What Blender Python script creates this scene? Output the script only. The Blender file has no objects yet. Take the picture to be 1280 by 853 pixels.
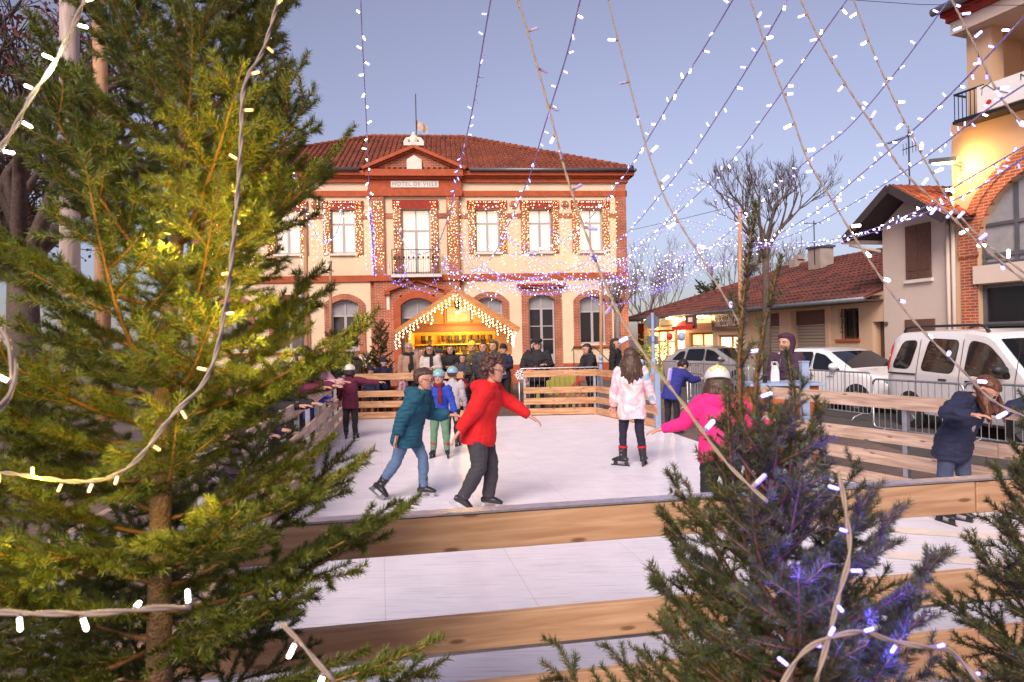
import bpy, bmesh, math, random
import numpy as np
from mathutils import Vector, Matrix, noise
random.seed(7)
PI = math.pi
SC = bpy.context.scene
COL = SC.collection

# ------------------------------------------------------------------ camera
EYE = 1.80
FPX = 852.0
ROLL = math.atan(0.022)
def ray(x, y):
    dx, dy = x - 640.0, y - 426.5
    u = dx * math.cos(ROLL) - dy * math.sin(ROLL)
    v = dx * math.sin(ROLL) + dy * math.cos(ROLL)
    return Vector((u / FPX, 1.0, -v / FPX))
def P(x, y, D):
    return Vector((0, 0, EYE)) + ray(x, y) * D
cam_d = bpy.data.cameras.new('camera')
cam = bpy.data.objects.new('camera', cam_d); COL.objects.link(cam)
ca, sa = math.cos(ROLL), math.sin(ROLL)
cam.matrix_world = Matrix(((ca, sa, 0, 0), (0, 0, -1, 0), (-sa, ca, 0, EYE), (0, 0, 0, 1)))
cam_d.sensor_width = 36.0; cam_d.lens = FPX / 1280 * 36.0
cam_d.clip_start = 0.05; cam_d.clip_end = 2000
cam_d.dof.use_dof = True; cam_d.dof.focus_distance = 9.0; cam_d.dof.aperture_fstop = 8.0
SC.camera = cam

# ------------------------------------------------------------------ object helpers
def tag(o, label=None, cat=None, group=None, kind=None):
    if label: o['label'] = label
    if cat: o['category'] = cat
    if group: o['group'] = group
    if kind: o['kind'] = kind
    return o
def empty(name, loc=(0, 0, 0), rz=0.0):
    o = bpy.data.objects.new(name, None); COL.objects.link(o)
    o.empty_display_size = .2
    o.location = loc; o.rotation_euler = (0, 0, rz)
    return o
def thing(name, label, cat, loc=(0, 0, 0), rz=0.0, group=None):
    return tag(empty(name, loc, rz), label, cat, group)
def link(name, me, parent=None):
    o = bpy.data.objects.new(name, me); COL.objects.link(o)
    if parent: o.parent = parent
    return o
def copy_tree(o, parent=None):
    c = o.copy(); COL.objects.link(c)
    if parent: c.parent = parent
    for ch in list(o.children): copy_tree(ch, c)
    return c

class MB:
    def __init__(s): s.v = []; s.f = []; s.m = []; s.mi = 0
    def add(s, vs, fs, m=None):
        b = len(s.v); s.v.extend([tuple(p) for p in vs])
        for f in fs: s.f.append(tuple(i + b for i in f)); s.m.append(s.mi if m is None else m)
        return s
    def box(s, x0, x1, y0, y1, z0, z1, m=None):
        vs = [(x0,y0,z0),(x1,y0,z0),(x1,y1,z0),(x0,y1,z0),(x0,y0,z1),(x1,y0,z1),(x1,y1,z1),(x0,y1,z1)]
        return s.add(vs, [(0,3,2,1),(4,5,6,7),(0,1,5,4),(1,2,6,5),(2,3,7,6),(3,0,4,7)], m)
    def obox(s, p, q, w, h, m=None, up=Vector((0,0,1))):
        """bar from p to q, width w (sideways), height h (along up)"""
        p, q = Vector(p), Vector(q); d = (q - p).normalized()
        sd = d.cross(up)
        if sd.length < 1e-4: sd = d.cross(Vector((1,0,0)))
        sd.normalize(); u = sd.cross(d).normalized()
        a, b = sd * w / 2, u * h / 2
        vs = [p-a-b, p+a-b, p+a+b, p-a+b, q-a-b, q+a-b, q+a+b, q-a+b]
        return s.add(vs, [(0,1,2,3),(7,6,5,4),(4,5,1,0),(5,6,2,1),(6,7,3,2),(7,4,0,3)], m)
    def tube(s, pts, rad, n=8, m=None, side=None, cap=True):
        pts = [Vector(p) for p in pts]; k = len(pts)
        if not isinstance(rad, (list, tuple)): rad = [rad] * k
        vs = []; ref = Vector(side) if side else None
        for i, p in enumerate(pts):
            d = (pts[min(i+1, k-1)] - pts[max(i-1, 0)])
            if d.length < 1e-9: d = Vector((0,0,1))
            d.normalize()
            if ref is None:
                ref = d.orthogonal()
            a = ref - d * ref.dot(d)
            if a.length < 1e-5: a = d.orthogonal()
            a.normalize(); b = d.cross(a)
            if side is None: ref = a
            r = rad[i]; ra, rb = r if isinstance(r, (tuple, list)) else (r, r)
            for j in range(n):
                t = 2 * PI * j / n
                vs.append(p + a * ra * math.cos(t) + b * rb * math.sin(t))
        fs = []
        for i in range(k - 1):
            for j in range(n):
                a0 = i*n+j; a1 = i*n+(j+1) % n
                fs.append((a0, a1, a1+n, a0+n))
        if cap:
            fs.append(tuple(range(n-1, -1, -1))); fs.append(tuple(range((k-1)*n, k*n)))
        return s.add(vs, fs, m)
    def ell(s, c, r, n=10, k=7, m=None, R=None):
        c = Vector(c); vs = [c + (R @ Vector((0,0,-r[2])) if R else Vector((0,0,-r[2])))]
        for i in range(1, k):
            ph = -PI/2 + PI * i / k
            for j in range(n):
                t = 2*PI*j/n
                w = Vector((r[0]*math.cos(ph)*math.cos(t), r[1]*math.cos(ph)*math.sin(t), r[2]*math.sin(ph)))
                vs.append(c + (R @ w if R else w))
        w = Vector((0,0,r[2])); vs.append(c + (R @ w if R else w))
        fs = [(0, 1+(j+1) % n, 1+j) for j in range(n)]
        for i in range(k-2):
            for j in range(n):
                a0 = 1+i*n+j; a1 = 1+i*n+(j+1) % n
                fs.append((a0, a1, a1+n, a0+n))
        l = len(vs)-1; b = 1+(k-2)*n
        fs += [(b+j, b+(j+1) % n, l) for j in range(n)]
        return s.add(vs, fs, m)
    def prism(s, poly, y0, y1, m=None):
        """polygon in (x,z), extruded from y0 (front) to y1"""
        n = len(poly)
        vs = [(x, y0, z) for x, z in poly] + [(x, y1, z) for x, z in poly]
        fs = [tuple(range(n)), tuple(range(2*n-1, n-1, -1))]
        fs += [(i, i+n, (i+1) % n + n, (i+1) % n) for i in range(n)]
        return s.add(vs, fs, m)
    def prism_z(s, poly, z0, z1, m=None):
        n = len(poly)
        vs = [(x, y, z0) for x, y in poly] + [(x, y, z1) for x, y in poly]
        fs = [tuple(range(n-1, -1, -1)), tuple(range(n, 2*n))]
        fs += [(i, (i+1) % n, (i+1) % n + n, i+n) for i in range(n)]
        return s.add(vs, fs, m)
    def wall(s, x0, x1, z0, z1, holes, y0, y1, m=None):
        """front face at y0 with rectangular holes (xa,xb,za,zb) and reveals back to y1"""
        xs = sorted({x0, x1} | {min(max(h[i], x0), x1) for h in holes for i in (0, 1)})
        zs = sorted({z0, z1} | {min(max(h[i], z0), z1) for h in holes for i in (2, 3)})
        for i in range(len(xs)-1):
            for j in range(len(zs)-1):
                cx, cz = (xs[i]+xs[i+1])/2, (zs[j]+zs[j+1])/2
                if any(h[0] < cx < h[1] and h[2] < cz < h[3] for h in holes): continue
                s.add([(xs[i],y0,zs[j]),(xs[i+1],y0,zs[j]),(xs[i+1],y0,zs[j+1]),(xs[i],y0,zs[j+1])], [(0,1,2,3)], m)
        for a, b, c, d in holes:
            s.add([(a,y0,c),(b,y0,c),(b,y0,d),(a,y0,d),(a,y1,c),(b,y1,c),(b,y1,d),(a,y1,d)],
                  [(0,4,5,1),(1,5,6,2),(2,6,7,3),(3,7,4,0)], m)
        return s
    def mesh(s, name, mats):
        me = bpy.data.meshes.new(name)
        me.from_pydata(s.v, [], s.f)
        for mm in (mats if isinstance(mats, (list, tuple)) else [mats]): me.materials.append(mm)
        me.polygons.foreach_set('material_index', s.m)
        me.update()
        return me
    def build(s, name, mats, parent=None, smooth=False, bevel=0.0, fix=True):
        me = s.mesh(name, mats)
        if fix:
            bm = bmesh.new(); bm.from_mesh(me)
            bmesh.ops.recalc_face_normals(bm, faces=bm.faces); bm.to_mesh(me); bm.free()
        if smooth: me.polygons.foreach_set('use_smooth', [True] * len(me.polygons))
        o = link(name, me, parent)
        if bevel:
            b = o.modifiers.new('bevel', 'BEVEL'); b.width = bevel; b.segments = 2; b.limit_method = 'ANGLE'
        return o

def text_part(name, txt, size, loc, rot, m, parent=None, depth=0.004, align='CENTER', spacing=1.0, sx=1.0):
    cu = bpy.data.curves.new(name, 'FONT'); cu.body = txt; cu.size = size; cu.extrude = depth
    cu.align_x = align; cu.align_y = 'CENTER'; cu.space_character = spacing
    t = bpy.data.objects.new('tmp', cu); COL.objects.link(t)
    bpy.context.view_layer.update()
    me = bpy.data.meshes.new_from_object(t.evaluated_get(bpy.context.evaluated_depsgraph_get()))
    bpy.data.objects.remove(t); bpy.data.curves.remove(cu)
    me.materials.clear(); me.materials.append(m)
    o = link(name, me, parent); o.location = loc; o.rotation_euler = rot; o.scale = (sx, 1, 1)
    return o

# ------------------------------------------------------------------ materials
def s2l(c):
    return tuple(((v/255.)/12.92 if v/255. <= .04045 else (((v/255.)+.055)/1.055)**2.4) for v in c)
def newmat(name):
    m = bpy.data.materials.new(name); m.use_nodes = True
    nt = m.node_tree; return m, nt, nt.nodes['Principled BSDF']
def mat(name, col, rough=.7, metal=0., var=.15, scale=8., bump=0., bscale=None, spec=None, coat=0., trans=0., coord='Object', detail=4):
    m, nt, b = newmat(name); N = nt.nodes; L = nt.links
    b.inputs['Base Color'].default_value = (*col, 1); b.inputs['Roughness'].default_value = rough
    b.inputs['Metallic'].default_value = metal
    if spec is not None: b.inputs['Specular IOR Level'].default_value = spec
    if coat: b.inputs['Coat Weight'].default_value = coat; b.inputs['Coat Roughness'].default_value = .08
    if var or bump:
        tc = N.new('ShaderNodeTexCoord')
        nz = N.new('ShaderNodeTexNoise'); nz.inputs['Scale'].default_value = scale; nz.inputs['Detail'].default_value = detail
        L.new(tc.outputs[coord], nz.inputs['Vector'])
    if var:
        mp = N.new('ShaderNodeMapRange'); L.new(nz.outputs['Fac'], mp.inputs[0])
        mp.inputs[1].default_value = .25; mp.inputs[2].default_value = .75
        mp.inputs[3].default_value = 1 - var; mp.inputs[4].default_value = 1 + var
        vm = N.new('ShaderNodeVectorMath'); vm.operation = 'SCALE'
        vm.inputs[0].default_value = col; L.new(mp.outputs[0], vm.inputs['Scale'])
        L.new(vm.outputs[0], b.inputs['Base Color'])
    if bump:
        n2 = N.new('ShaderNodeTexNoise'); n2.inputs['Scale'].default_value = bscale or scale*4; n2.inputs['Detail'].default_value = 5
        L.new(tc.outputs[coord], n2.inputs['Vector'])
        bp = N.new('ShaderNodeBump'); bp.inputs['Strength'].default_value = bump; bp.inputs['Distance'].default_value = .02
        L.new(n2.outputs['Fac'], bp.inputs['Height']); L.new(bp.outputs[0], b.inputs['Normal'])
    return m
def emat(name, col, strength, base=(.8, .8, .8)):
    m, nt, b = newmat(name)
    b.inputs['Base Color'].default_value = (*base, 1); b.inputs['Roughness'].default_value = .4
    b.inputs['Emission Color'].default_value = (*col, 1); b.inputs['Emission Strength'].default_value = strength
    return m
def brick_mat(name, c1, c2, mortar, bw=.23, rh=.068, ms=.011, bump=.4):
    m, nt, b = newmat(name); N = nt.nodes; L = nt.links
    tc = N.new('ShaderNodeTexCoord'); sp = N.new('ShaderNodeSeparateXYZ'); cb = N.new('ShaderNodeCombineXYZ')
    ad = N.new('ShaderNodeMath'); ad.operation = 'ADD'
    L.new(tc.outputs['Object'], sp.inputs[0]); L.new(sp.outputs[0], ad.inputs[0]); L.new(sp.outputs[1], ad.inputs[1])
    L.new(ad.outputs[0], cb.inputs[0]); L.new(sp.outputs[2], cb.inputs[1])
    br = N.new('ShaderNodeTexBrick'); L.new(cb.outputs[0], br.inputs['Vector'])
    br.inputs['Scale'].default_value = 1; br.inputs['Brick Width'].default_value = bw; br.inputs['Row Height'].default_value = rh
    br.inputs['Mortar Size'].default_value = ms; br.inputs['Bias'].default_value = 0
    br.inputs['Color1'].default_value = (*c1, 1); br.inputs['Color2'].default_value = (*c2, 1); br.inputs['Mortar'].default_value = (*mortar, 1)
    nz = N.new('ShaderNodeTexNoise'); nz.inputs['Scale'].default_value = 1.3; nz.inputs['Detail'].default_value = 6
    L.new(tc.outputs['Object'], nz.inputs['Vector'])
    mp = N.new('ShaderNodeMapRange'); L.new(nz.outputs['Fac'], mp.inputs[0]); mp.inputs[1].default_value = .3; mp.inputs[2].default_value = .7
    mp.inputs[3].default_value = .68; mp.inputs[4].default_value = 1.3
    vm = N.new('ShaderNodeVectorMath'); vm.operation = 'SCALE'; L.new(br.outputs['Color'], vm.inputs[0]); L.new(mp.outputs[0], vm.inputs['Scale'])
    L.new(vm.outputs[0], b.inputs['Base Color']); b.inputs['Roughness'].default_value = .85
    bp = N.new('ShaderNodeBump'); bp.inputs['Strength'].default_value = bump; bp.inputs['Distance'].default_value = .01; bp.invert = True
    L.new(br.outputs['Fac'], bp.inputs['Height']); L.new(bp.outputs[0], b.inputs['Normal'])
    return m
def wood_mat(name, c1, c2, axis=0, knots=True, rough=.65, stretch=12.):
    m, nt, b = newmat(name); N = nt.nodes; L = nt.links
    tc = N.new('ShaderNodeTexCoord'); mpg = N.new('ShaderNodeMapping')
    sc = [stretch]*3; sc[axis] = 1.0; mpg.inputs['Scale'].default_value = sc
    L.new(tc.outputs['Object'], mpg.inputs['Vector'])
    oi = N.new('ShaderNodeObjectInfo'); va = N.new('ShaderNodeVectorMath'); va.operation = 'ADD'
    ms = N.new('ShaderNodeMath'); ms.operation = 'MULTIPLY'; ms.inputs[1].default_value = 37.
    L.new(oi.outputs['Random'], ms.inputs[0]); L.new(mpg.outputs[0], va.inputs[0]); L.new(ms.outputs[0], va.inputs[1])
    nz = N.new('ShaderNodeTexNoise'); nz.inputs['Scale'].default_value = 2.2; nz.inputs['Detail'].default_value = 7; nz.inputs['Distortion'].default_value = .6
    L.new(va.outputs[0], nz.inputs['Vector'])
    cr = N.new('ShaderNodeValToRGB'); cr.color_ramp.elements[0].position = .35; cr.color_ramp.elements[1].position = .68
    cr.color_ramp.elements[0].color = (*c1, 1); cr.color_ramp.elements[1].color = (*c2, 1)
    L.new(nz.outputs['Fac'], cr.inputs[0])
    out = cr.outputs[0]
    if knots:
        vo = N.new('ShaderNodeTexVoronoi'); vo.inputs['Scale'].default_value = 1.0; vo.voronoi_dimensions = '2D'
        mk = N.new('ShaderNodeMapping'); mk.inputs['Scale'].default_value = (1.7, 6.0, 1)
        sp_ = N.new('ShaderNodeSeparateXYZ'); cb_ = N.new('ShaderNodeCombineXYZ'); L.new(tc.outputs['Object'], sp_.inputs[0])
        L.new(sp_.outputs[axis], cb_.inputs[0]); L.new(sp_.outputs[2 if axis != 2 else 0], cb_.inputs[1]); L.new(cb_.outputs[0], mk.inputs['Vector'])
        v2 = N.new('ShaderNodeVectorMath'); v2.operation = 'ADD'; L.new(mk.outputs[0], v2.inputs[0]); L.new(ms.outputs[0], v2.inputs[1])
        L.new(v2.outputs[0], vo.inputs['Vector'])
        kr = N.new('ShaderNodeMapRange'); L.new(vo.outputs['Distance'], kr.inputs[0]); kr.inputs[1].default_value = .035; kr.inputs[2].default_value = .075
        kr.inputs[3].default_value = .8; kr.inputs[4].default_value = 0.
        mx = N.new('ShaderNodeMix'); mx.data_type = 'RGBA'; L.new(kr.outputs[0], mx.inputs[0]); L.new(out, mx.inputs[6])
        mx.inputs[7].default_value = (c1[0]*.3, c1[1]*.22, c1[2]*.2, 1); out = mx.outputs[2]
    L.new(out, b.inputs['Base Color']); b.inputs['Roughness'].default_value = rough
    bp = N.new('ShaderNodeBump'); bp.inputs['Strength'].default_value = .25; bp.inputs['Distance'].default_value = .004
    L.new(nz.outputs['Fac'], bp.inputs['Height']); L.new(bp.outputs[0], b.inputs['Normal'])
    return m

M = {}
M['brick'] = brick_mat('brick', (.42, .085, .03), (.30, .055, .022), (.42, .27, .2))
M['brick_plain'] = mat('brick_moulding', (.40, .085, .032), .8, var=.2, scale=5, bump=.4, bscale=30)
M['brick_dark'] = mat('painted_brick', (.30, .03, .018), .8, var=.2, scale=6, bump=.4)
M['render'] = mat('cream_render', (.74, .585, .42), .9, var=.12, scale=.7, bump=.25, bscale=40)
M['render_cool'] = mat('pale_render', (.60, .50, .45), .9, var=.08, scale=.8, bump=.25, bscale=40)
M['render_ochre'] = mat('ochre_render', (.58, .40, .27), .9, var=.08, scale=.8, bump=.25, bscale=40)
M['stone'] = mat('white_stone', (.72, .68, .62), .8, var=.1, scale=6, bump=.3)
M['frame'] = mat('grey_joinery', (.42, .38, .40), .5, var=.05)
M['zinc'] = mat('zinc', (.16, .17, .20), .45, metal=.6, var=.15, scale=5)
M['dark_metal'] = mat('dark_metal', (.03, .03, .035), .45, metal=.5, var=.1)
M['galv'] = mat('galvanised', (.50, .52, .58), .38, metal=.85, var=.2, scale=14, bump=.1)
M['alu_edge'] = mat('aluminium_edge', (.62, .60, .70), .28, metal=.8, var=.18, scale=22, bump=.2)
M['blue_post'] = mat('pale_blue_paint', (.30, .40, .62), .45, var=.12, scale=9)
M['shutter'] = mat('brown_shutter', (.13, .065, .05), .7, var=.15, scale=9)
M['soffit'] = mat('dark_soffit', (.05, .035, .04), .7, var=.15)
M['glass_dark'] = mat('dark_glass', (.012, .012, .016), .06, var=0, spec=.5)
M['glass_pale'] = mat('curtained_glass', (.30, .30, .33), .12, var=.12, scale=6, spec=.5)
M['concrete'] = mat('concrete', (.36, .30, .28), .9, var=.15, scale=3, bump=.3)
M['white_paint'] = mat('white_panel', (.78, .78, .80), .5, var=.04)
M['red_paint'] = mat('red_paint', (.55, .03, .03), .5, var=.1)
M['black_text'] = mat('dark_lettering', (.05, .045, .05), .6, var=0)
M['grey_text'] = mat('grey_lettering', (.25, .22, .21), .6, var=0)
M['white_text'] = mat('white_lettering', (.8, .76, .72), .6, var=0)
M['pine'] = wood_mat('pine_board', (.40, .19, .085), (.66, .40, .22))
M['pine_near'] = wood_mat('knotty_pine_board', (.40, .22, .125), (.60, .38, .24))
M['pine_pale'] = wood_mat('weathered_pine', (.38, .25, .19), (.62, .46, .37))
M['chalet_wood'] = wood_mat('chalet_wood', (.42, .17, .05), (.55, .26, .09), axis=0, knots=False)
M['chalet_wall'] = wood_mat('chalet_planks', (.60, .38, .10), (.75, .52, .17), axis=0, knots=False)
M['pole_wood'] = wood_mat('pole_wood', (.34, .17, .09), (.50, .28, .15), axis=2, knots=False)
M['post_wood'] = wood_mat('post_wood', (.30, .22, .20), (.50, .40, .36), axis=2, knots=True)
M['bark'] = mat('bark', (.10, .07, .06), .9, var=.4, scale=18, bump=.8, bscale=50)
M['bark_pale'] = mat('plane_bark', (.22, .17, .17), .85, var=.35, scale=10, bump=.5)

def curtain_emit():
    m, nt, b = newmat('lit_curtain'); N = nt.nodes; L = nt.links
    tc = N.new('ShaderNodeTexCoord'); w = N.new('ShaderNodeTexWave'); w.inputs['Scale'].default_value = 4.5; w.inputs['Distortion'].default_value = 1.5
    w.inputs['Detail'].default_value = 2; w.bands_direction = 'X'
    L.new(tc.outputs['Object'], w.inputs['Vector'])
    cr = N.new('ShaderNodeValToRGB'); cr.color_ramp.elements[0].color = (.62, .42, .26, 1); cr.color_ramp.elements[1].color = (1, .80, .58, 1)
    L.new(w.outputs['Color'], cr.inputs[0]); L.new(cr.outputs[0], b.inputs['Emission Color']); b.inputs['Emission Strength'].default_value = .30
    b.inputs['Base Color'].default_value = (.7, .65, .6, 1); b.inputs['Roughness'].default_value = .15
    return m
M['curtain_lit'] = curtain_emit()
M['shop_lit'] = emat('lit_shop_window', (1, .62, .22), .75)
M['shop_white'] = emat('lit_white_shop_window', (1, .80, .50), .9)

def tile_mat(name, c1, c2):
    m, nt, b = newmat(name); N = nt.nodes; L = nt.links
    tc = N.new('ShaderNodeTexCoord'); v = N.new('ShaderNodeTexVoronoi'); v.inputs['Scale'].default_value = 3.2
    L.new(tc.outputs['Object'], v.inputs['Vector'])
    sx = N.new('ShaderNodeSeparateColor'); L.new(v.outputs['Color'], sx.inputs[0])
    nz = N.new('ShaderNodeTexNoise'); nz.inputs['Scale'].default_value = .8; nz.inputs['Detail'].default_value = 6
    L.new(tc.outputs['Object'], nz.inputs['Vector'])
    ad = N.new('ShaderNodeMath'); ad.operation = 'MULTIPLY_ADD'; L.new(sx.outputs[0], ad.inputs[0]); ad.inputs[1].default_value = .5; L.new(nz.outputs['Fac'], ad.inputs[2])
    cr = N.new('ShaderNodeValToRGB'); cr.color_ramp.elements[0].position = .35; cr.color_ramp.elements[1].position = 1.
    cr.color_ramp.elements[0].color = (*c1, 1); cr.color_ramp.elements[1].color = (*c2, 1)
    L.new(ad.outputs[0], cr.inputs[0]); L.new(cr.outputs[0], b.inputs['Base Color']); b.inputs['Roughness'].default_value = .85
    return m
M['tile'] = tile_mat('roof_tile', (.11, .028, .018), (.26, .066, .032))
M['tile_dark'] = tile_mat('weathered_roof_tile', (.045, .022, .024), (.17, .048, .036))
# ------------------------------------------------------------------ ground
def ground_mat():
    m, nt, b = newmat('plaza_paving'); N = nt.nodes; L = nt.links
    tc = N.new('ShaderNodeTexCoord')
    br = N.new('ShaderNodeTexBrick'); L.new(tc.outputs['Object'], br.inputs['Vector'])
    br.inputs['Scale'].default_value = 1; br.inputs['Brick Width'].default_value = .24; br.inputs['Row Height'].default_value = .12
    br.inputs['Mortar Size'].default_value = .006
    br.inputs['Color1'].default_value = (.17, .115, .10, 1); br.inputs['Color2'].default_value = (.12, .085, .08, 1); br.inputs['Mortar'].default_value = (.06, .05, .05, 1)
    nz = N.new('ShaderNodeTexNoise'); nz.inputs['Scale'].default_value = .7; nz.inputs['Detail'].default_value = 8; L.new(tc.outputs['Object'], nz.inputs['Vector'])
    mp = N.new('ShaderNodeMapRange'); L.new(nz.outputs['Fac'], mp.inputs[0]); mp.inputs[1].default_value = .3; mp.inputs[2].default_value = .7; mp.inputs[3].default_value = .7; mp.inputs[4].default_value = 1.3
    vm = N.new('ShaderNodeVectorMath'); vm.operation = 'SCALE'; L.new(br.outputs['Color'], vm.inputs[0]); L.new(mp.outputs[0], vm.inputs['Scale'])
    L.new(vm.outputs[0], b.inputs['Base Color']); b.inputs['Roughness'].default_value = .7
    bp = N.new('ShaderNodeBump'); bp.invert = True; bp.inputs['Strength'].default_value = .4; bp.inputs['Distance'].default_value = .01
    L.new(br.outputs['Fac'], bp.inputs['Height']); L.new(bp.outputs[0], b.inputs['Normal'])
    return m
g = MB(); g.add([(-600,-200,0),(600,-200,0),(600,900,0),(-600,900,0)], [(0,1,2,3)])
tag(g.build('ground', ground_mat()), kind='structure')
M['asphalt'] = mat('asphalt', (.075, .07, .072), .8, var=.25, scale=3, bump=.5, bscale=160)
g = MB(); g.add([(5.9,3,.004),(30,3,.004),(30,60,.004),(-4.0,60,.004),(5.9,14,.004)], [(0,1,2,3,4)])
tag(g.build('road', M['asphalt']), kind='structure')

# ------------------------------------------------------------------ rink
NL, NR, FR, FL = Vector((-1.72,2.52,0)), Vector((6.0,3.86,0)), Vector((1.95,16.0,0)), Vector((-3.93,16.05,0))
GA = Vector((2.82,13.3,0)); GB = Vector((3.42,9.4,0))
def ice_mat():
    m, nt, b = newmat('rink_surface'); N = nt.nodes; L = nt.links
    tc = N.new('ShaderNodeTexCoord'); mpg = N.new('ShaderNodeMapping'); mpg.inputs['Rotation'].default_value = (0, 0, math.radians(-11)); L.new(tc.outputs['Object'], mpg.inputs['Vector'])
    br = N.new('ShaderNodeTexBrick'); L.new(mpg.outputs[0], br.inputs['Vector']); br.offset = 0.0
    br.inputs['Scale'].default_value = 1; br.inputs['Brick Width'].default_value = 1.0; br.inputs['Row Height'].default_value = 2.0; br.inputs['Mortar Size'].default_value = .003
    br.inputs['Color1'].default_value = (.83, .81, .94, 1); br.inputs['Color2'].default_value = (.81, .79, .925, 1); br.inputs['Mortar'].default_value = (.62, .58, .70, 1)
    nz = N.new('ShaderNodeTexNoise'); nz.inputs['Scale'].default_value = 2.3; nz.inputs['Detail'].default_value = 9; nz.inputs['Roughness'].default_value = .65; L.new(tc.outputs['Object'], nz.inputs['Vector'])
    mp = N.new('ShaderNodeMapRange'); L.new(nz.outputs['Fac'], mp.inputs[0]); mp.inputs[1].default_value = .3; mp.inputs[2].default_value = .75; mp.inputs[3].default_value = .88; mp.inputs[4].default_value = 1.05
    # long fine blade scratches
    m2 = N.new('ShaderNodeMapping'); m2.inputs['Rotation'].default_value = (0, 0, .7); m2.inputs['Scale'].default_value = (1.2, 40, 1); L.new(tc.outputs['Object'], m2.inputs['Vector'])
    n2 = N.new('ShaderNodeTexNoise'); n2.inputs['Scale'].default_value = 1.6; n2.inputs['Detail'].default_value = 5; n2.inputs['Distortion'].default_value = .4; L.new(m2.outputs[0], n2.inputs['Vector'])
    mp2 = N.new('ShaderNodeMapRange'); L.new(n2.outputs['Fac'], mp2.inputs[0]); mp2.inputs[1].default_value = .36; mp2.inputs[2].default_value = .44; mp2.inputs[3].default_value = .80; mp2.inputs[4].default_value = 1.
    mu = N.new('ShaderNodeMath'); mu.operation = 'MULTIPLY'; L.new(mp.outputs[0], mu.inputs[0]); L.new(mp2.outputs[0], mu.inputs[1])
    vm = N.new('ShaderNodeVectorMath'); vm.operation = 'SCALE'; L.new(br.outputs['Color'], vm.inputs[0]); L.new(mu.outputs[0], vm.inputs['Scale'])
    L.new(vm.outputs[0], b.inputs['Base Color'])
    b.inputs['Roughness'].default_value = .42
    bp = N.new('ShaderNodeBump'); bp.inputs['Strength'].default_value = .12; bp.inputs['Distance'].default_value = .004
    L.new(nz.outputs['Fac'], bp.inputs['Height']); L.new(bp.outputs[0], b.inputs['Normal'])
    return m
g = MB(); g.prism_z([(p.x, p.y) for p in (NL, NR, GB, GA, FR, FL)], .006, .035)
tag(g.build('ice_rink', ice_mat()), kind='structure')
M['mark'] = mat('floor_marking', (.80, .70, .66), .5, var=.1)
g = MB()
for (x, y, L_, w, a) in ((3.9,5.9,1.5,.10,-.35),(3.55,5.2,1.3,.10,-.35)):
    c, s_ = math.cos(a), math.sin(a)
    g.add([(x-c*L_/2+s_*w, y-s_*L_/2-c*w, .039), (x+c*L_/2+s_*w, y+s_*L_/2-c*w, .039), (x+c*L_/2-s_*w, y+s_*L_/2+c*w, .039), (x-c*L_/2-s_*w, y-s_*L_/2+c*w, .039)], [(0,1,2,3)])
tag(g.build('rink_markings', M['mark']), kind='structure')

BOARDS = [(.945, 1.10), (.56, .705), (.30, .45), (.05, .20)]
def rink_fence(label, A, B, mats_board, inside=1, boards=BOARDS, th=.038, step=2.0, lip=False, rails=False, gap_first=False, ext=0.0, posts=None):
    """A->B along; inside = +1 when the rink lies to the left of A->B"""
    A, B = Vector(A), Vector(B); d = B - A; L_ = d.length; rz = math.atan2(d.y, d.x)
    t = thing('rink_fence', label, 'rink fence', A, rz, 'timber fence sections around the rink')
    n = max(1, round(L_ / 4.0))
    for i, (z0, z1) in enumerate(boards):
        for k in range(n):
            a, b = L_*k/n + (.004 if k else -ext), L_*(k+1)/n - (.004 if k < n-1 else -ext)
            j = random.uniform(-.006, .006)
            mb = MB(); mb.box(0, b-a, -th/2, th/2, z0+j, z1+j)
            o = mb.build('board', mats_board, t, bevel=.004); o.location = (a, 0, 0)
    py = -inside*(th/2+.032)
    for k in (posts if posts is not None else range(int(L_/step)+1)):
        x = min(k*step+.03, L_-.03)
        mb = MB(); mb.box(x-.028, x+.028, py-.03, py+.03, 0.0, 1.075)
        mb.box(x-.06, x+.06, py-.07, py+.07, 0, .01)
        mb.build('post', M['galv'], t, bevel=.003)
    if lip:
        mb = MB(); mb.box(0, L_, -th/2-.006, th/2+.03, 1.103, 1.112); mb.box(0, L_, th/2+.004, th/2+.03, 1.06, 1.103)
        mb.build('edge_strip', M['alu_edge'], t)
    if rails:
        mb = MB(); mb.box(0, L_, -inside*-.06-.02, -inside*-.06+.02, .535, .575)
        mb.build('frame_rail', M['galv'], t)
    return t
near = rink_fence('nearest knotty pine fence with metal capped top board crossing the foreground', NL, NR, M['pine_near'], inside=1,
    boards=[(.955, 1.10), (.545, .685), (.20, .41), (.03, .15)], step=3.0, lip=True, posts=[0, 5.2])
mb = MB(); mb.box(0, 7.8, .025, .06, .515, .548); mb.build('frame_rail', M['galv'], near)
left = rink_fence('long left fence of pale weathered boards running back behind the big spruce', FL, NL, M['pine_pale'], inside=1, step=1.05)
rink_fence('far fence section behind the skaters, left of the chalet', FL, FL.lerp(FR, .47), M['pine'], inside=-1)
rink_fence('short far fence section in front of the woman with the black hat', FL.lerp(FR, .71), FR, M['pine'], inside=-1, step=1.7)
rink_fence('short side fence from the far corner to the rink entrance, behind the pink coat', FR, GA, M['pine'], inside=-1, step=1.35)
rink_fence('right fence of pale boards the long haired girl holds on to', GB, NR, M['pine_pale'], inside=-1, posts=[.02, 1.02, 2.5])
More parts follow.
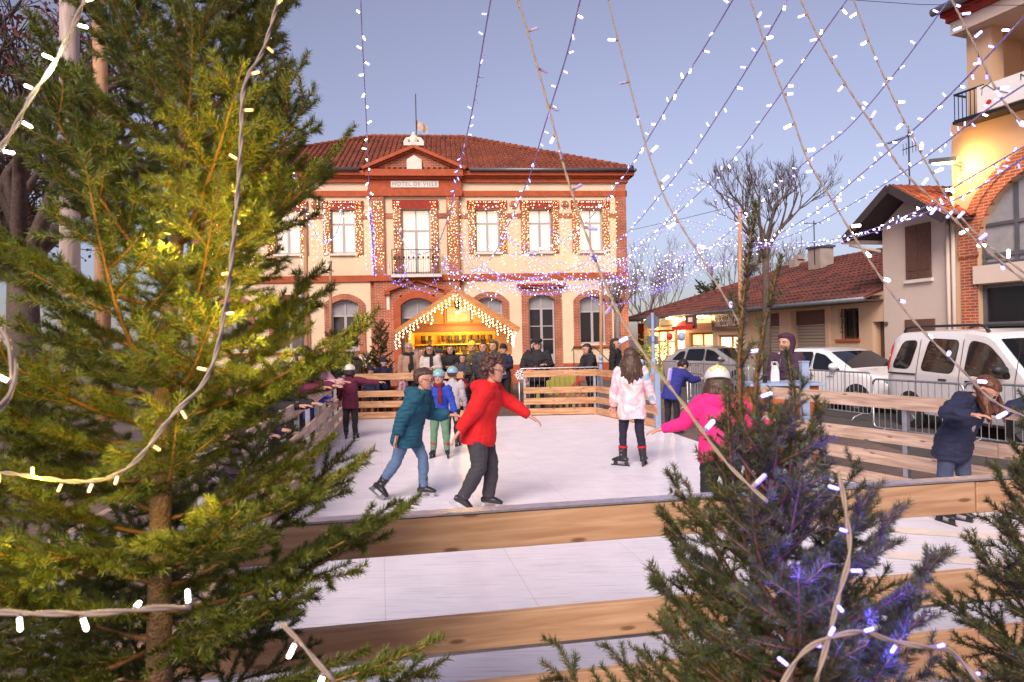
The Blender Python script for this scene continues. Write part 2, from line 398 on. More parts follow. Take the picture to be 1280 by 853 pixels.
# entrance posts
def round_post(x, D, top, label, r=.045, finial=True, grp='pale blue posts by the rink entrance', base=0.0):
    p = P(x, 500, D); t = thing('blue_post', label, 'post', (p.x, p.y, 0), 0, grp)
    mb = MB(); mb.tube([(0,0,base),(0,0,top-.18)], r, 12); mb.tube([(0,0,0),(0,0,.03)], r*2, 12)
    mb.build('shaft', M['blue_post'], t, smooth=False)
    if finial:
        mb = MB(); mb.tube([(0,0,top-.2),(0,0,top-.17),(0,0,top-.15),(0,0,top-.12)], [r*1.5,r*1.6,r*.7,r*.6], 12)
        mb.ell((0,0,top-.07), (r*1.2,r*1.2,.075), 12, 8); mb.build('finial', M['blue_post'], t, smooth=True)
    return t
round_post(752, 16.6, 1.42, 'pale blue bollard with pointed finial behind the far rink corner')
round_post(803, 14.6, 1.35, 'pale blue bollard with finial just right of the girl in the pink tie dye coat')
# tall sign post by the shops
p = P(818, 500, 14.9); t = thing('sign_post', 'slim pale blue post carrying two road signs seen from behind', 'road sign', (p.x, p.y, 0))
mb = MB(); mb.tube([(0,0,0),(0,0,2.35)], .035, 12); mb.tube([(0,0,.9),(0,0,.95),(0,0,1.3),(0,0,1.35)], [.06,.075,.06,.04], 12); mb.build('pole', M['blue_post'], t)
mb = MB(); mb.tube([(0,.045,2.15),(0,.053,2.15)], .16, 24); mb.build('round_sign', M['zinc'], t)
mb = MB(); mb.box(-.12,.12,.04,.048,1.66,1.84); mb.box(-.03,.03,-.04,.04,1.7,1.72); mb.build('plate_sign', M['zinc'], t)
# square gate posts
for (x, D, h, lab) in ((1006, 9.45, 1.42, 'square galvanised gate post at the near end of the entrance, by the orange counter'),
                  (822, 13.2, 1.12, 'short galvanised gate post where the side fence ends, far end of the entrance')):
    p = P(x, 500, D); mb = MB(); mb.box(-.05,.05,-.05,.05,0,h); mb.box(-.058,.058,-.058,.058,h,h+.015); mb.box(-.1,.1,-.1,.1,0,.012)
    o = mb.build('gate_post', M['blue_post'], None, bevel=.003); o.location = (p.x, p.y, 0); tag(o, lab, 'post')
# entrance counter
M['orange_board'] = wood_mat('orange_board', (.45, .09, .03), (.58, .15, .05), axis=0, knots=False)
p = P(975, 500, 9.9); t = thing('entrance_counter', 'orange timber counter with pale blue top in front of the hooded man', 'counter', (p.x, p.y, 0), -.1)
mb = MB(); mb.box(-.5,.45,-.3,.3,.03,1.08); mb.build('cabinet', M['orange_board'], t, bevel=.01)
mb = MB(); mb.box(-.56,.51,-.36,.36,1.083,1.12); mb.build('counter_top', M['blue_post'], t, bevel=.005)
p2 = P(966, 460, 9.9); t = thing('paper_cup', 'small dark cup standing on the entrance counter', 'cup', (p.x-.25, p.y-.1, 1.121))
mb = MB(); mb.tube([(0,0,0),(0,0,.1)], [.03,.04], 12); mb.build('cup', M['dark_metal'], t); mb = MB(); mb.tube([(0,0,.101),(0,0,.112)], [.043,.04], 12); mb.build('lid', M['black_text'], t)
t = thing('white_bag', 'white plastic bag standing on the entrance counter', 'bag', (p.x-.05, p.y+.05, 1.121))
mb = MB(); mb.tube([(0,0,0),(0,0,.02),(0.005,0,.15),(.01,0,.24)], [(.12,.07),(.125,.075),(.12,.065),(.115,.03)], 4); mb.build('sack', M['white_paint'], t, bevel=.01)
for s_ in (-1, 1):
    mb = MB(); mb.tube([(-.04,s_*.02,.235),(-.03,s_*.03,.29),(.03,s_*.03,.29),(.05,s_*.02,.235)], .005, 5); mb.build('handle', M['white_paint'], t)

# crowd barriers
def barrier(label, a, b, z=1.0):
    a, b = Vector(a), Vector(b); d = b-a; L_ = d.length
    t = thing('crowd_barrier', label, 'crowd barrier', a, math.atan2(d.y, d.x), 'galvanised crowd barriers')
    r = .09; pts = []
    for (cx, cz, a0) in ((r, z-r, PI), (L_-r, z-r, PI/2), (L_-r, .16+r, 0), (r, .16+r, -PI/2)):
        for k in range(5):
            th = a0 - k/4*PI/2; pts.append((cx+r*math.cos(th), 0, cz+r*math.sin(th)))
    pts.append(pts[0])
    mb = MB(); mb.tube(pts, .018, 8); mb.build('frame', M['galv'], t, smooth=True)
    n = int(L_/.115)
    for i in range(1, n):
        x = L_*i/n; mb = MB(); mb.tube([(x,0,.17),(x,0,z-.01)], .0075, 6, cap=False); mb.build('bar', M['galv'], t, smooth=True)
    for x in (.25, L_-.25):
        mb = MB(); mb.tube([(x,-.28,.02),(x,-.2,.10),(x,0,.16),(x,.2,.10),(x,.28,.02)], .015, 6); mb.build('foot', M['galv'], t, smooth=True)
    return t
def g0(x, D): q = P(x, 430, D); return (q.x, q.y, 0)
barrier('crowd barrier before the white hatchback', g0(1004,15.6), g0(1088,13.7))
barrier('crowd barrier directly in front of the rear half of the white van', g0(1090,11.9), g0(1203,10.3))
barrier('rightmost crowd barrier beside the white van front door', g0(1205,10.6), g0(1322,9.3))
barrier('crowd barrier behind the far fence where the caped woman leans', (0.15,16.35,0), (2.1,16.35,0), 1.13)
barrier('crowd barrier in front of the silver car, right of the bending boy', g0(862,18.5), g0(935,16.0), 1.1)
barrier('crowd barrier near the shops, left of the bending boy', g0(775,21.5), g0(848,20.0), 1.1)
# leaning barriers folded behind the entrance
barrier('tilted crowd barrier end beside the bending boy, lower feet crossing', g0(858,16.8), g0(880,15.4), .95)
# snowflake ornament on barrier
t = thing('snowflake_ornament', 'pale snowflake decoration hung on the far barrier end', 'decoration', (.17,16.27,.99))
mb = MB()
for k in range(6):
    a = k*PI/3; mb.obox((0,0,0), (.13*math.cos(a),0,.13*math.sin(a)), .02, .02)
    for s_ in (-.5,.5): mb.obox((.07*math.cos(a),0,.07*math.sin(a)), (.11*math.cos(a+s_),0,.11*math.sin(a+s_)), .018,.018)
mb.build('flake', M['white_paint'], t)

# ------------------------------------------------------------------ facade frames
class Frame:
    def __init__(s, O, dirv):
        s.O = Vector((O[0], O[1], 0)); s.d = Vector((dirv[0], dirv[1], 0)).normalized()
        s.n = Vector((-s.d.y, s.d.x, 0)); s.rz = math.atan2(s.d.y, s.d.x)
    def at(s, x, y, off=0.0):
        r = ray(x, y); c = Vector((0,0,EYE)); O = s.O + s.n*off
        t = (O - Vector((0,0,0))).dot(s.n) / Vector((r.x, r.y, 0)).dot(s.n)
        p = c + r*t
        return ((p - s.O).dot(s.d), p.z)
def arch_pts(xc, hw, zs, rise, n=12):
    """points left->right of a segmental arch"""
    R = (hw*hw + rise*rise)/(2*rise); cz = zs + rise - R; a = math.asin(min(1, hw/R))
    if rise > hw: a = PI/2
    return [(xc + R*math.sin(-a + 2*a*i/n), cz + R*math.cos(-a + 2*a*i/n)) for i in range(n+1)]
def surround(mb, xc, hw, z0, zs, rise, w, y0, y1, flat=False, wtop=None, n=12, foot=True):
    wtop = wtop or w
    if rise <= 0:
        mb.box(xc-hw-w, xc-hw, y0, y1, z0, zs); mb.box(xc+hw, xc+hw+w, y0, y1, z0, zs); mb.box(xc-hw-w, xc+hw+w, y0, y1, zs, zs+wtop)
        return
    inn = [(xc-hw, z0)] + arch_pts(xc, hw, zs, rise, n) + [(xc+hw, z0)]
    outa = arch_pts(xc, hw+w, zs+.02, rise+wtop*.85, n)
    out = [(xc-hw-w, z0)] + outa + [(xc+hw+w, z0)]
    k = len(inn); vs = [(x, y0, z) for x, z in inn] + [(x, y0, z) for x, z in out] + [(x, y1, z) for x, z in inn] + [(x, y1, z) for x, z in out]
    fs = []
    for i in range(k-1):
        fs += [(i, i+1, k+i+1, k+i), (2*k+i, 3*k+i, 3*k+i+1, 2*k+i+1), (i, 2*k+i, 2*k+i+1, i+1), (k+i, k+i+1, 3*k+i+1, 3*k+i)]
    fs += [(0, k, 3*k, 2*k), (k-1, 3*k-1, 4*k-1, 2*k-1)]
    mb.add(vs, fs)
def window(par, xc, hw, z0, zs, rise, y, kind, name='window', trans=None, door=False):
    """casement: frame with mullion and transom; pane child meshes"""
    fw = .07; top = zs + rise
    w = MB()
    w.box(xc-hw, xc-hw+fw, y, y+.07, z0, zs); w.box(xc+hw-fw, xc+hw, y, y+.07, z0, zs)
    w.box(xc-hw+fw, xc+hw-fw, y, y+.07, z0, z0+fw*1.2)
    zt = trans if trans else z0 + (top-z0)*.66
    w.box(xc-hw+fw, xc+hw-fw, y-.004, y+.06, zt, zt+fw)
    w.box(xc-fw*.75, xc+fw*.75, y-.008, y+.06, z0+fw*1.2, zt-.001)
    w.box(xc-fw*.4, xc+fw*.4, y-.002, y+.06, zt+fw, top-.03)
    if rise > 0:
        a = arch_pts(xc, hw, zs, rise); b = arch_pts(xc, hw-fw, zs, rise-fw*.6)
        k = len(a); vs = [(x, y, z) for x, z in a] + [(x, y, z) for x, z in b] + [(x, y+.07, z) for x, z in b]
        w.add(vs, [(i, i+1, k+i+1, k+i) for i in range(k-1)] + [(k+i, k+i+1, 2*k+i+1, 2*k+i) for i in range(k-1)])
    else: w.box(xc-hw+fw, xc+hw-fw, y, y+.07, zs-fw, zs)
    if door:
        for q in (.25, .5, .72): 
            zz = z0 + (zt-z0)*q; w.box(xc-hw+fw, xc-fw*.75, y+.003, y+.05, zz, zz+.04); w.box(xc+fw*.75, xc+hw-fw, y+.003, y+.05, zz, zz+.04)
        w.box(xc-hw+fw, xc-fw*.75, y+.006, y+.05, z0+.06, z0+(zt-z0)*.25); w.box(xc+fw*.75, xc+hw-fw, y+.006, y+.05, z0+.06, z0+(zt-z0)*.25)
    fo = w.build(name, M['frame'], par)
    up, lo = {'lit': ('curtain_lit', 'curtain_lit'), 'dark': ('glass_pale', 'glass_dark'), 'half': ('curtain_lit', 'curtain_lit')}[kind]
    q = MB(); yy = y+.035
    q.add([(xc-hw, yy, z0), (xc+hw, yy, z0), (xc+hw, yy, zt+.03), (xc-hw, yy, zt+.03)], [(0,1,2,3)]); q.build('pane', M[lo], fo)
    q = MB(); pts = [(xc-hw, zt+.03), (xc+hw, zt+.03)] + ([(x, z) for x, z in reversed(arch_pts(xc, hw, zs, rise))] if rise > 0 else [(xc+hw, zs), (xc-hw, zs)])
    q.add([(x, yy, z) for x, z in pts], [tuple(range(len(pts)))]); q.build('upper_pane', M[up], fo)
    return fo

def tile_roof(par, polys, m, pitch=.235, r=.085, name='roof_tiles', under=True):
    """polys: list of (quad/tri eave-left, eave-right, top-right, top-left) in local coords; canal tile ridges run up the slope"""
    mb = MB(); 
    for (A, B, C, D) in polys:
        A, B, C, D = map(Vector, (A, B, C, D)); e = (B-A); W = e.length; e.normalize()
        nrm = e.cross((D-A).normalized() if (D-A).length > .01 else (C-B).normalized())
        upd = nrm.cross(e).normalized()          # up the slope
        if upd.z < 0: upd = -upd
        nrm = e.cross(upd).normalized()
        if nrm.z < 0: nrm = -nrm
        mb.add([A, B, C, D] if (C-D).length > .01 else [A, B, C], [(0,1,2,3)] if (C-D).length > .01 else [(0,1,2)])
        def height(x):   # distance up slope available at position x along the eave
            c = (C-A).dot(e); d = (D-A).dot(e); hc = (C-A).dot(upd); hd = (D-A).dot(upd)
            if d > x and d > 1e-6: return hd * x / d
            if x > c and W-c > 1e-6: return hc * (W-x)/(W-c)
            if abs(c-d) < 1e-6: return hc
            return hd + (hc-hd)*(x-d)/(c-d)
        n = int(W/pitch)
        for i in range(n):
            x = (i+.5)*pitch; h = height(x)
            if h < .15: continue
            seg = max(1, int(h/.42)); jit = random.uniform(-.012,.012)
            for k in range(seg):
                h0 = h*k/seg - (.03 if k == 0 else .02); h1 = h*(k+1)/seg
                lift0, lift1 = .035+random.uniform(-.005,.01), .012
                vs = []
                for (hh, lf, rr) in ((h0, lift0, r), (h1, lift1, r*.85)):
                    for q in range(5):
                        th = PI*q/4
                        vs.append(A + e*(x+jit-rr*math.cos(th)) + upd*hh + nrm*(lf+rr*.8*math.sin(th)))
                mb.add(vs, [(q, q+1, q+6, q+5) for q in range(4)] + [(0,1,2,3,4)])
    return mb.build(name, m, par, fix=False)

# ------------------------------------------------------------------ town hall
F = Frame((-3.98, 29.0), (10.2, 1.0))
hall = thing('town_hall', 'two storey brick and cream town hall with hipped tile roof and central pediment', 'town hall', (F.O.x, F.O.y, 0), F.rz)
def fs(x, y=300): return F.at(x, y)[0]
def fz(x, y): return F.at(x, y)[1]
HW = 9.12
Z = dict(base=.78, sc0=fz(650,350), sc1=fz(650,343), b0=fz(650,246), b1=fz(650,239), c0=fz(650,229), c1=fz(650,216), eave=fz(650,213))
w1 = [fs(609.5), fs(675), fs(738.5)]; wall_holes = []
sill1 = fz(675,315); top1 = fz(675,261.5); hw1 = .52
gz0, gzs = fz(612,433), fz(612,378); ghw = .57; grise = .20
xs_1 = [s_ for s_ in w1] + [-s_ for s_ in w1]
gx_win = [w1[0], -w1[0], w1[2], -w1[2], -w1[1]]; gx_door = w1[1]
for x in xs_1: wall_holes.append((x-hw1, x+hw1, sill1, top1))
for x in gx_win: wall_holes.append((x-ghw, x+ghw, gz0, gzs+grise+.02))
wall_holes.append((gx_door-ghw, gx_door+ghw, .5, gzs+grise+.12))
CB = 1.80   # half width of the central bay
w = MB(); w.wall(-HW, -CB, 0, Z['c1'], [h for h in wall_holes if h[1] < -CB], 0, .35); w.build('front_wall', M['render'], hall)
w = MB(); w.wall(CB, HW, 0, Z['c1'], [h for h in wall_holes if h[0] > CB], 0, .35); w.build('front_wall', M['render'], hall)
w = MB(); w.box(-HW, HW, .40, 11.6, 0, Z['c1']-.05); w.build('building_body', M['render'], hall)
# central bay in brick, proud of the wall
dz0, dzs = .5, fz(527,382)
w = MB(); w.wall(-CB, CB, 0, Z['sc0'], [(-.72, .72, .5, dzs+.42)], -.22, .3); w.box(-CB, -CB+.02, -.218, 0, 0, Z['sc0']); w.box(CB-.02, CB, -.218, 0, 0, Z['sc0'])
w.build('entrance_bay', M['brick'], hall)
w = MB(); w.wall(-CB, CB, Z['sc0'], Z['c1'], [(-.60, .60, Z['sc1']+.02, top1)], -.12, .3)
w.build('upper_bay', M['render'], hall)
for s_ in (-1, 1):
    w = MB(); w.box(s_*CB-.03 if s_ < 0 else CB-.50, s_*CB+.50 if s_ < 0 else CB+.03, -.24, -.123, Z['sc1'], Z['b0'])     ; w.build('pilaster', M['brick'], hall); w = MB()
    w.box(min(s_*.63, s_*.93), max(s_*.63, s_*.93), -.20, -.123, Z['sc1'], top1)                           ; w.build('door_jamb', M['brick'], hall); w = MB()
    w.box(min(s_*(HW+.02), s_*(HW-.45)), max(s_*(HW+.02), s_*(HW-.45)), -.06, .0-.003, Z['base'], Z['c0'])    
    w.build('corner_quoin', M['brick'], hall)
    w = MB(); w.box(min(s_*(CB+.16), s_*(CB+.0)), max(s_*(CB+.16), s_*(CB+.0)), -.05, -.003, 0, Z['sc0']); w.build('quoin', M['brick'], hall)
w = MB()
for s_ in (-1, 1):
    a, b = sorted((s_*HW, s_*CB))
    for x0, x1, z0, z1, d in ((a, b, Z['sc0'], Z['sc1'], .07), (a, b, Z['b0'], Z['b1'], .07), (a, b, Z['c0'], Z['c0']+.18, .12), (a, b, Z['c0']+.18, Z['c0']+.26, .2), (a, b, Z['c0']+.26, Z['c1'], .34)):
        w.box(x0-(d if s_ < 0 else -0.0), x1+(d if s_ > 0 else 0.0), -d, .3, z0, z1)
w.box(-HW, HW, -.05, -.003, 0, Z['base'])
w.box(-HW, HW, -.07, .02, Z['sc1']-.002, Z['sc1']+.03)
for (z0, z1, d) in ((Z['sc0'], Z['sc1'], .30), (Z['b0']-.02, Z['b1'], .28), (Z['b1'], Z['c0']+.1, .20), (Z['c0']+.1, Z['c0']+.2, .3), (Z['c0']+.2, Z['c1']+.03, .46)):
    w.box(-CB-.1-d*.3, CB+.1+d*.3, -d-.004, .28, z0+.002, z1)
w.box(HW-.001, HW+.06, -.07, 11.5, Z['b0'], Z['b1']); w.box(HW+.02, HW+.33, -.33, 11.6, Z['c0']+.26, Z['c1']-.003)
w.box(-HW-.33, -HW-.02, -.33, 11.6, Z['c0']+.26, Z['c1']-.003)
w.build('cornice', M['brick_plain'], hall)
zi0, zi1 = fz(650,273), fz(650,267)
edges = sorted([x-hw1-.30 for x in xs_1] + [x+hw1+.30 for x in xs_1])
segs = [(CB, w1[0]-hw1-.30), (w1[0]+hw1+.3, w1[1]-hw1-.3), (w1[1]+hw1+.3, w1[2]-hw1-.3), (w1[2]+hw1+.3, HW-.45)]
for a, b in segs:
    for s_ in (-1, 1):
        x0, x1 = sorted((s_*a, s_*b)); w = MB(); w.box(x0, x1, -.035, -.003, zi0, zi1); w.build('brick_band', M['brick'], hall)
for a, b in segs[1:3]:
    for s_ in (-1, 1):
        c = s_*(a+b)/2; zc = fz(675,256); w = MB(); w.tube([(c, -.003, zc), (c, -.05, zc)], .17, 16); w.tube([(c, -.051, zc), (c, -.07, zc)], .09, 12); w.build('roundel', M['brick'], hall)
for s_ in (-1, 1):
    x0, x1 = sorted((s_*.93, s_*(CB-.5))); w = MB(); w.box(x0, x1, -.16, -.123, zi0, zi1); w.build('brick_band', M['brick'], hall)
for x in xs_1:
    mb = MB(); mb.box(x-hw1-.30, x-hw1, -.06, .12, sill1-.05, top1); mb.build('window_jamb', M['brick'], hall)
    mb = MB(); mb.box(x+hw1, x+hw1+.30, -.06, .12, sill1-.05, top1); mb.build('window_jamb', M['brick'], hall)
    mb = MB(); mb.box(x-hw1-.34, x+hw1+.34, -.065, .12, top1+.001, fz(675,251)); mb.build('lintel', M['brick_dark'], hall)
    mb = MB(); mb.box(x-hw1-.08, x+hw1+.08, -.10, .16, sill1-.09, sill1-.001); mb.build('sill', M['stone'], hall)
    window(hall, x, hw1, sill1, top1, 0, .14, 'lit')
mb = MB(); mb.box(-.96, .96, -.21, .1, top1+.001, fz(527,251)); mb.build('lintel', M['brick_dark'], hall)
window(hall, 0, .60, Z['sc1']+.03, top1, 0, .02, 'lit', name='balcony_door')
# balcony
mb = MB(); mb.box(-1.05, 1.05, -.62, -.31, Z['sc1']-.12, Z['sc1']+.0); mb.build('balcony_slab', M['stone'], hall)
mb = MB(); zb = Z['sc1']; zt = fz(527,314)
mb.box(-1.0,1.0,-.60,-.57,zt-.03,zt); mb.box(-1.0,1.0,-.60,-.57,zb+.06,zb+.09); mb.box(-1.0,1.0,-.595,-.575,zb+.62,zb+.64)
for i in range(21):
    x = -1.0+i*.1; mb.box(x-.008,x+.008,-.593,-.577,zb,zt-.03)
for s_ in (-1, 1):
    mb.box(s_-.012,s_+.012,-.57,-.3,zt-.03,zt); 
    for k in range(4): mb.box(s_-.008,s_+.008,-.53+k*.07,-.515+k*.07,zb,zt)
for i in range(10): mb.tube([(-.9+i*.2,-.585,zb+.7),(-.9+i*.2,-.575,zb+.7)], .05, 10)
mb.build('balcony_railing', M['dark_metal'], hall)
# ground floor openings
for x in gx_win:
    mb = MB(); surround(mb, x, ghw, gz0-.06, gzs, grise, .27, -.07, .12); mb.build('window_surround', M['brick'], hall)
    mb = MB(); mb.box(x-ghw-.3, x+ghw+.3, -.11, .16, gz0-.15, gz0-.062); mb.build('sill', M['brick_plain'], hall)
    window(hall, x, ghw, gz0, gzs, grise, .14, 'dark')
mb = MB(); surround(mb, gx_door, ghw, .5, gzs+.08, grise, .30, -.07, .12)
zt = gzs+grise+.40; mb.box(gx_door-ghw-.30, gx_door-ghw-.02, -.068, .1, gzs+.2, zt); mb.box(gx_door+ghw+.02, gx_door+ghw+.30, -.068, .1, gzs+.2, zt); mb.box(gx_door-ghw-.30, gx_door+ghw+.30, -.066, -.004, gzs+grise+.3, zt)
mb.build('door_surround', M['brick'], hall)
mb = MB(); mb.box(gx_door-ghw-.42, gx_door+ghw+.42, -.20, -.004, zt, zt+.09); mb.box(gx_door-ghw-.5, gx_door+ghw+.5, -.26, -.004, zt+.09, zt+.17); mb.build('door_hood', M['brick_plain'], hall)
window(hall, gx_door, ghw, .5, gzs+.08, grise, .14, 'dark', name='side_door', trans=gzs-.35, door=True)
window(hall, 0, .70, .5, dzs, .30, .0, 'dark', name='main_door', trans=dzs-.55, door=True)
mb = MB(); surround(mb, 0, .70, .5, dzs, .30, .30, -.30, .02); mb.build('door_surround', M['brick_plain'], hall)
# small pediment over the main door
zp = fz(527,362)
mb = MB()
for s_ in (-1, 1): mb.obox((s_*1.35, -.30, zp-.1), (0, -.30, zp+.38), .18, .09)
for s_ in (-1, 1): mb.box(s_*1.25-.12, s_*1.25+.12, -.38, -.223, zp-.22, zp-.1)
mb.build('door_pediment', M['brick_plain'], hall)
for s_ in (-1, 1):
    mb = MB(); mb.box(s_*1.22-.06, s_*1.22+.06, -.25, -.223, zp-.85, zp-.24); mb.build('stone_inlay', M['stone'], hall)
mb = MB(); mb.box(gx_door-1.0, gx_door+1.0, -1.6, -.06, .004, .25); mb.box(gx_door-1.0, gx_door+1.0, -.9, -.06, .25, .49); mb.build('door_steps', M['concrete'], hall)
mb = MB(); a = fs(715,430); b = fs(768,430)
mb.tube([(a-.1,-.35,gz0-.3),(a,-.35,gz0-.12),(a+.9,-.35,gz0-.12),(b,-.35,gz0-1.1)], .02, 6); mb.tube([(a+1.2,-.35,gz0-.36),(a+1.2,-.35,.0)], .018, 6); mb.tube([(a,-.35,gz0-.12),(a,-.35,0)], .018, 6)
mb.build('handrail', M['dark_metal'], hall)
# pediment and name plate
zpb, zpa = Z['c1']+.035, fz(523,188)
PHW = CB+.30
mb = MB(); mb.prism([(-PHW+.15, zpb), (PHW-.15, zpb), (0, zpa-.12)], -.30, .5); mb.build('pediment_field', M['brick'], hall)
mb = MB()
for s_ in (-1, 1):
    mb.obox((s_*(PHW+.05), -.1, zpb+.02), (0, -.1, zpa+.02), .95, .13); mb.obox((s_*(PHW+.0), -.05, zpb-.06), (0, -.05, zpa-.08), .75, .09)
mb.build('pediment_cornice', M['brick_plain'], hall)
mb = MB(); mb.prism([(-.31, zpb+.01), (.31, zpb+.01), (.31, zpb+.40), (0, zpb+.60), (-.31, zpb+.40)], -.40, -.303); mb.build('pediment_tablet', M['stone'], hall)
mb = MB(); z = zpa+.08
mb.box(-.42,.42,-.45,-.15,z,z+.14); mb.tube([(-.36,-.3,z+.14),(-.26,-.3,z+.3),(-.14,-.3,z+.34)], [.10,.09,.06], 8); mb.tube([(.36,-.3,z+.14),(.26,-.3,z+.3),(.14,-.3,z+.34)], [.10,.09,.06], 8)
mb.ell((0,-.3,z+.30), (.19,.12,.2)); mb.ell((0,-.3,z+.50), (.09,.08,.1)); mb.build('roof_ornament', M['stone'], hall, smooth=False)
zn0, zn1 = fz(523,236), fz(523,228)
mb = MB(); mb.box(-1.0,1.0,-.235,-.206,zn0,zn1); mb.build('name_plate', M['stone'], hall)
text_part('plate_lettering', 'HOTEL DE VILLE', .23, (0,-.238,(zn0+zn1)/2), (PI/2,0,0), M['grey_text'], hall, .003, spacing=1.15)
# hipped roof
rdep = 5.9; zr = P(523,173,29+rdep).z
e = HW+.28; ze = Z['c1']+.06; RX = 2.35
FLc, FRc, BRc, BLc = (-e,-.30,ze), (e,-.30,ze), (e,12.1,ze), (-e,12.1,ze); R0, R1 = (-RX,rdep,zr), (RX,rdep,zr)
tile_roof(hall, [(FLc, FRc, R1, R0), (FRc, BRc, R1, R1), (BLc, FLc, R0, R0), (BRc, BLc, R0, R1)], M['tile'], name='roof')
mb = MB()
for a, b in ((FLc, R0), (FRc, R1), (BRc, R1), (BLc, R0), (R0, R1)):
    a, b = Vector(a), Vector(b); n = int((b-a).length/.38)
    for k in range(n):
        p0, p1 = a.lerp(b, k/n), a.lerp(b, (k+1)/n+.01); mb.tube([p0+Vector((0,0,.08)), p1+Vector((0,0,.05))], [.12,.10], 8)
mb.build('ridge_tiles', M['tile'], hall)
mb = MB(); mb.tube([(-e-.02,-.42,ze-.03),(-PHW-.2,-.42,ze-.03)], .075, 8); mb.tube([(PHW+.2,-.42,ze-.03),(e+.02,-.42,ze-.03)], .075, 8); mb.tube([(e+.08,-.42,ze-.03),(e+.08,12,ze-.03)], .075, 8)
mb.build('gutter', M['zinc'], hall, smooth=True)
mb = MB(); mb.tube([(-4.75,-.1,Z['sc1']),(-4.75,-.1,.1)], .05, 8); mb.build('downpipe', M['zinc'], hall, smooth=True); mb = MB(); mb.tube([(HW-.6,-.1,Z['sc0']),(HW-.6,-.1,.1)], .05, 8); mb.build('downpipe', M['zinc'], hall, smooth=True)
# paper notice in the left window
mb = MB(); s0, z0 = F.at(449, 428); s1, z1 = F.at(455, 420); mb.box(s0, s1, .155, .16, z0, z1); mb.build('window_notice', M['white_paint'], hall)
# flag
zf = fz(523,133)
fl = thing('roof_flag', 'small tattered flag flying from the pole above the roof ridge', 'flag', F.O + F.n*3.0 + Vector((0,0,zr-2.4)), F.rz)
mb = MB(); mb.tube([(0,0,-.6),(0,0,3.6)], .025, 6); mb.build('flag_pole', M['dark_metal'], fl)
M['flag'] = mat('flag_cloth', (.48,.36,.30), .8, var=.35, scale=5)
mb = MB(); n = 8; vs = []
for i in range(n+1):
    x = i*.065; wv = .05*math.sin(i*1.1)
    vs += [(x, wv, 1.95 - i*.025 - .03*(i % 2)), (x, wv+.02, 2.40 - i*.035)]
mb.add(vs, [(2*i, 2*i+2, 2*i+3, 2*i+1) for i in range(n)]); mb.build('cloth', M['flag'], fl, smooth=True)
# ------------------------------------------------------------------ row of shops and garages on the right
RO = Vector((6.39, 33.0, 0)); RD = Vector((9.87-6.39, 18.0-33.0, 0)).normalized()
RF = Frame(RO, RD)
RL = (Vector((9.87,18,0))-RO).length
row = thing('shop_row', 'long low row of shops and garages under one dark tiled roof', 'shops', RO, RF.rz)
ez = RF.at(1000,377)[1]            # eave height
holes = []
def rs(x, y=430): return RF.at(x, y)[0]
def rz_(x, y): return RF.at(x, y)[1]
gar = [(rs(950,400), rs(974,400), 0.02, rz_(962,392)), (rs(988,400), rs(1031,400), 0.02, rz_(1010,388))]
win = (rs(1047,400), rs(1073.5,400), rz_(1060,424), rz_(1060,386))
dor = (rs(1091,420), rs(1107,420), .02, rz_(1100,402))
sh1 = (rs(811), rs(843), .5, rz_(827,413)); shd = (rs(843), rs(856), .1, rz_(850,409)); sh2 = (rs(862), rs(891), .4, rz_(876,416)); sh3 = (rs(897), rs(929), .5, rz_(912,419))
w = MB(); w.wall(0, RL, 0, ez-.03, gar+[win, dor, sh1, shd, sh2, sh3], 0, .35)
w.add([(RL,0,0),(RL,7,0),(RL,7,ez),(RL,0,ez)], [(0,1,2,3)]); w.add([(0,0,0),(0,7,0),(0,7,ez),(0,0,ez)], [(0,1,2,3)])
w.build('front_wall', M['render_ochre'], row)
def metal_slats(name, col):
    m, nt, b = newmat(name); N = nt.nodes; L = nt.links
    tc = N.new('ShaderNodeTexCoord'); wv = N.new('ShaderNodeTexWave'); wv.bands_direction = 'Z'; wv.inputs['Scale'].default_value = 3.2
    L.new(tc.outputs['Object'], wv.inputs['Vector']); cr = N.new('ShaderNodeValToRGB'); cr.color_ramp.elements[0].position = .05; cr.color_ramp.elements[1].position = .4
    cr.color_ramp.elements[0].color = (col[0]*.45, col[1]*.45, col[2]*.45, 1); cr.color_ramp.elements[1].color = (*col, 1)
    L.new(wv.outputs['Color'], cr.inputs[0]); L.new(cr.outputs[0], b.inputs['Base Color']); b.inputs['Roughness'].default_value = .5
    bp = N.new('ShaderNodeBump'); bp.inputs['Strength'].default_value = .6; L.new(wv.outputs['Color'], bp.inputs['Height']); L.new(bp.outputs[0], b.inputs['Normal'])
    return m
M['roller'] = metal_slats('roller_shutter', (.40, .34, .27))
for i, (a, b, c, d) in enumerate(gar):
    mb = MB(); zz = d-.45; mb.box(a, b, .22, .30, zz, d); q = mb.build('garage_lintel', M['shutter'], row)
    mb = MB()
    n = int((zz-c)/.12)
    for k in range(n): mb.box(a+.02, b-.02, .25, .275+.02*(k % 2), c+(zz-c)*k/n, c+(zz-c)*(k+1)/n-.008)
    mb.build('garage_shutter', M['roller'], row)
mb = MB(); mb.box(rs(1035), rs(1039), -.05, -.003, 0, ez-.1); mb.build('pilaster', M['render_ochre'], row)
fo = MB(); a, b, c, d = win
fo.box(a,b,.22,.27,c,c+.06); fo.box(a,b,.22,.27,d-.06,d); fo.box(a,a+.06,.22,.27,c,d); fo.box(b-.06,b,.22,.27,c,d); fo.box((a+b)/2-.03,(a+b)/2+.03,.21,.27,c,d)
wf = fo.build('barred_window', M['shutter'], row)
mb = MB(); mb.add([(a,.26,c),(b,.26,c),(b,.26,d),(a,.26,d)], [(0,1,2,3)]); mb.build('pane', M['glass_dark'], wf)
mb = MB()
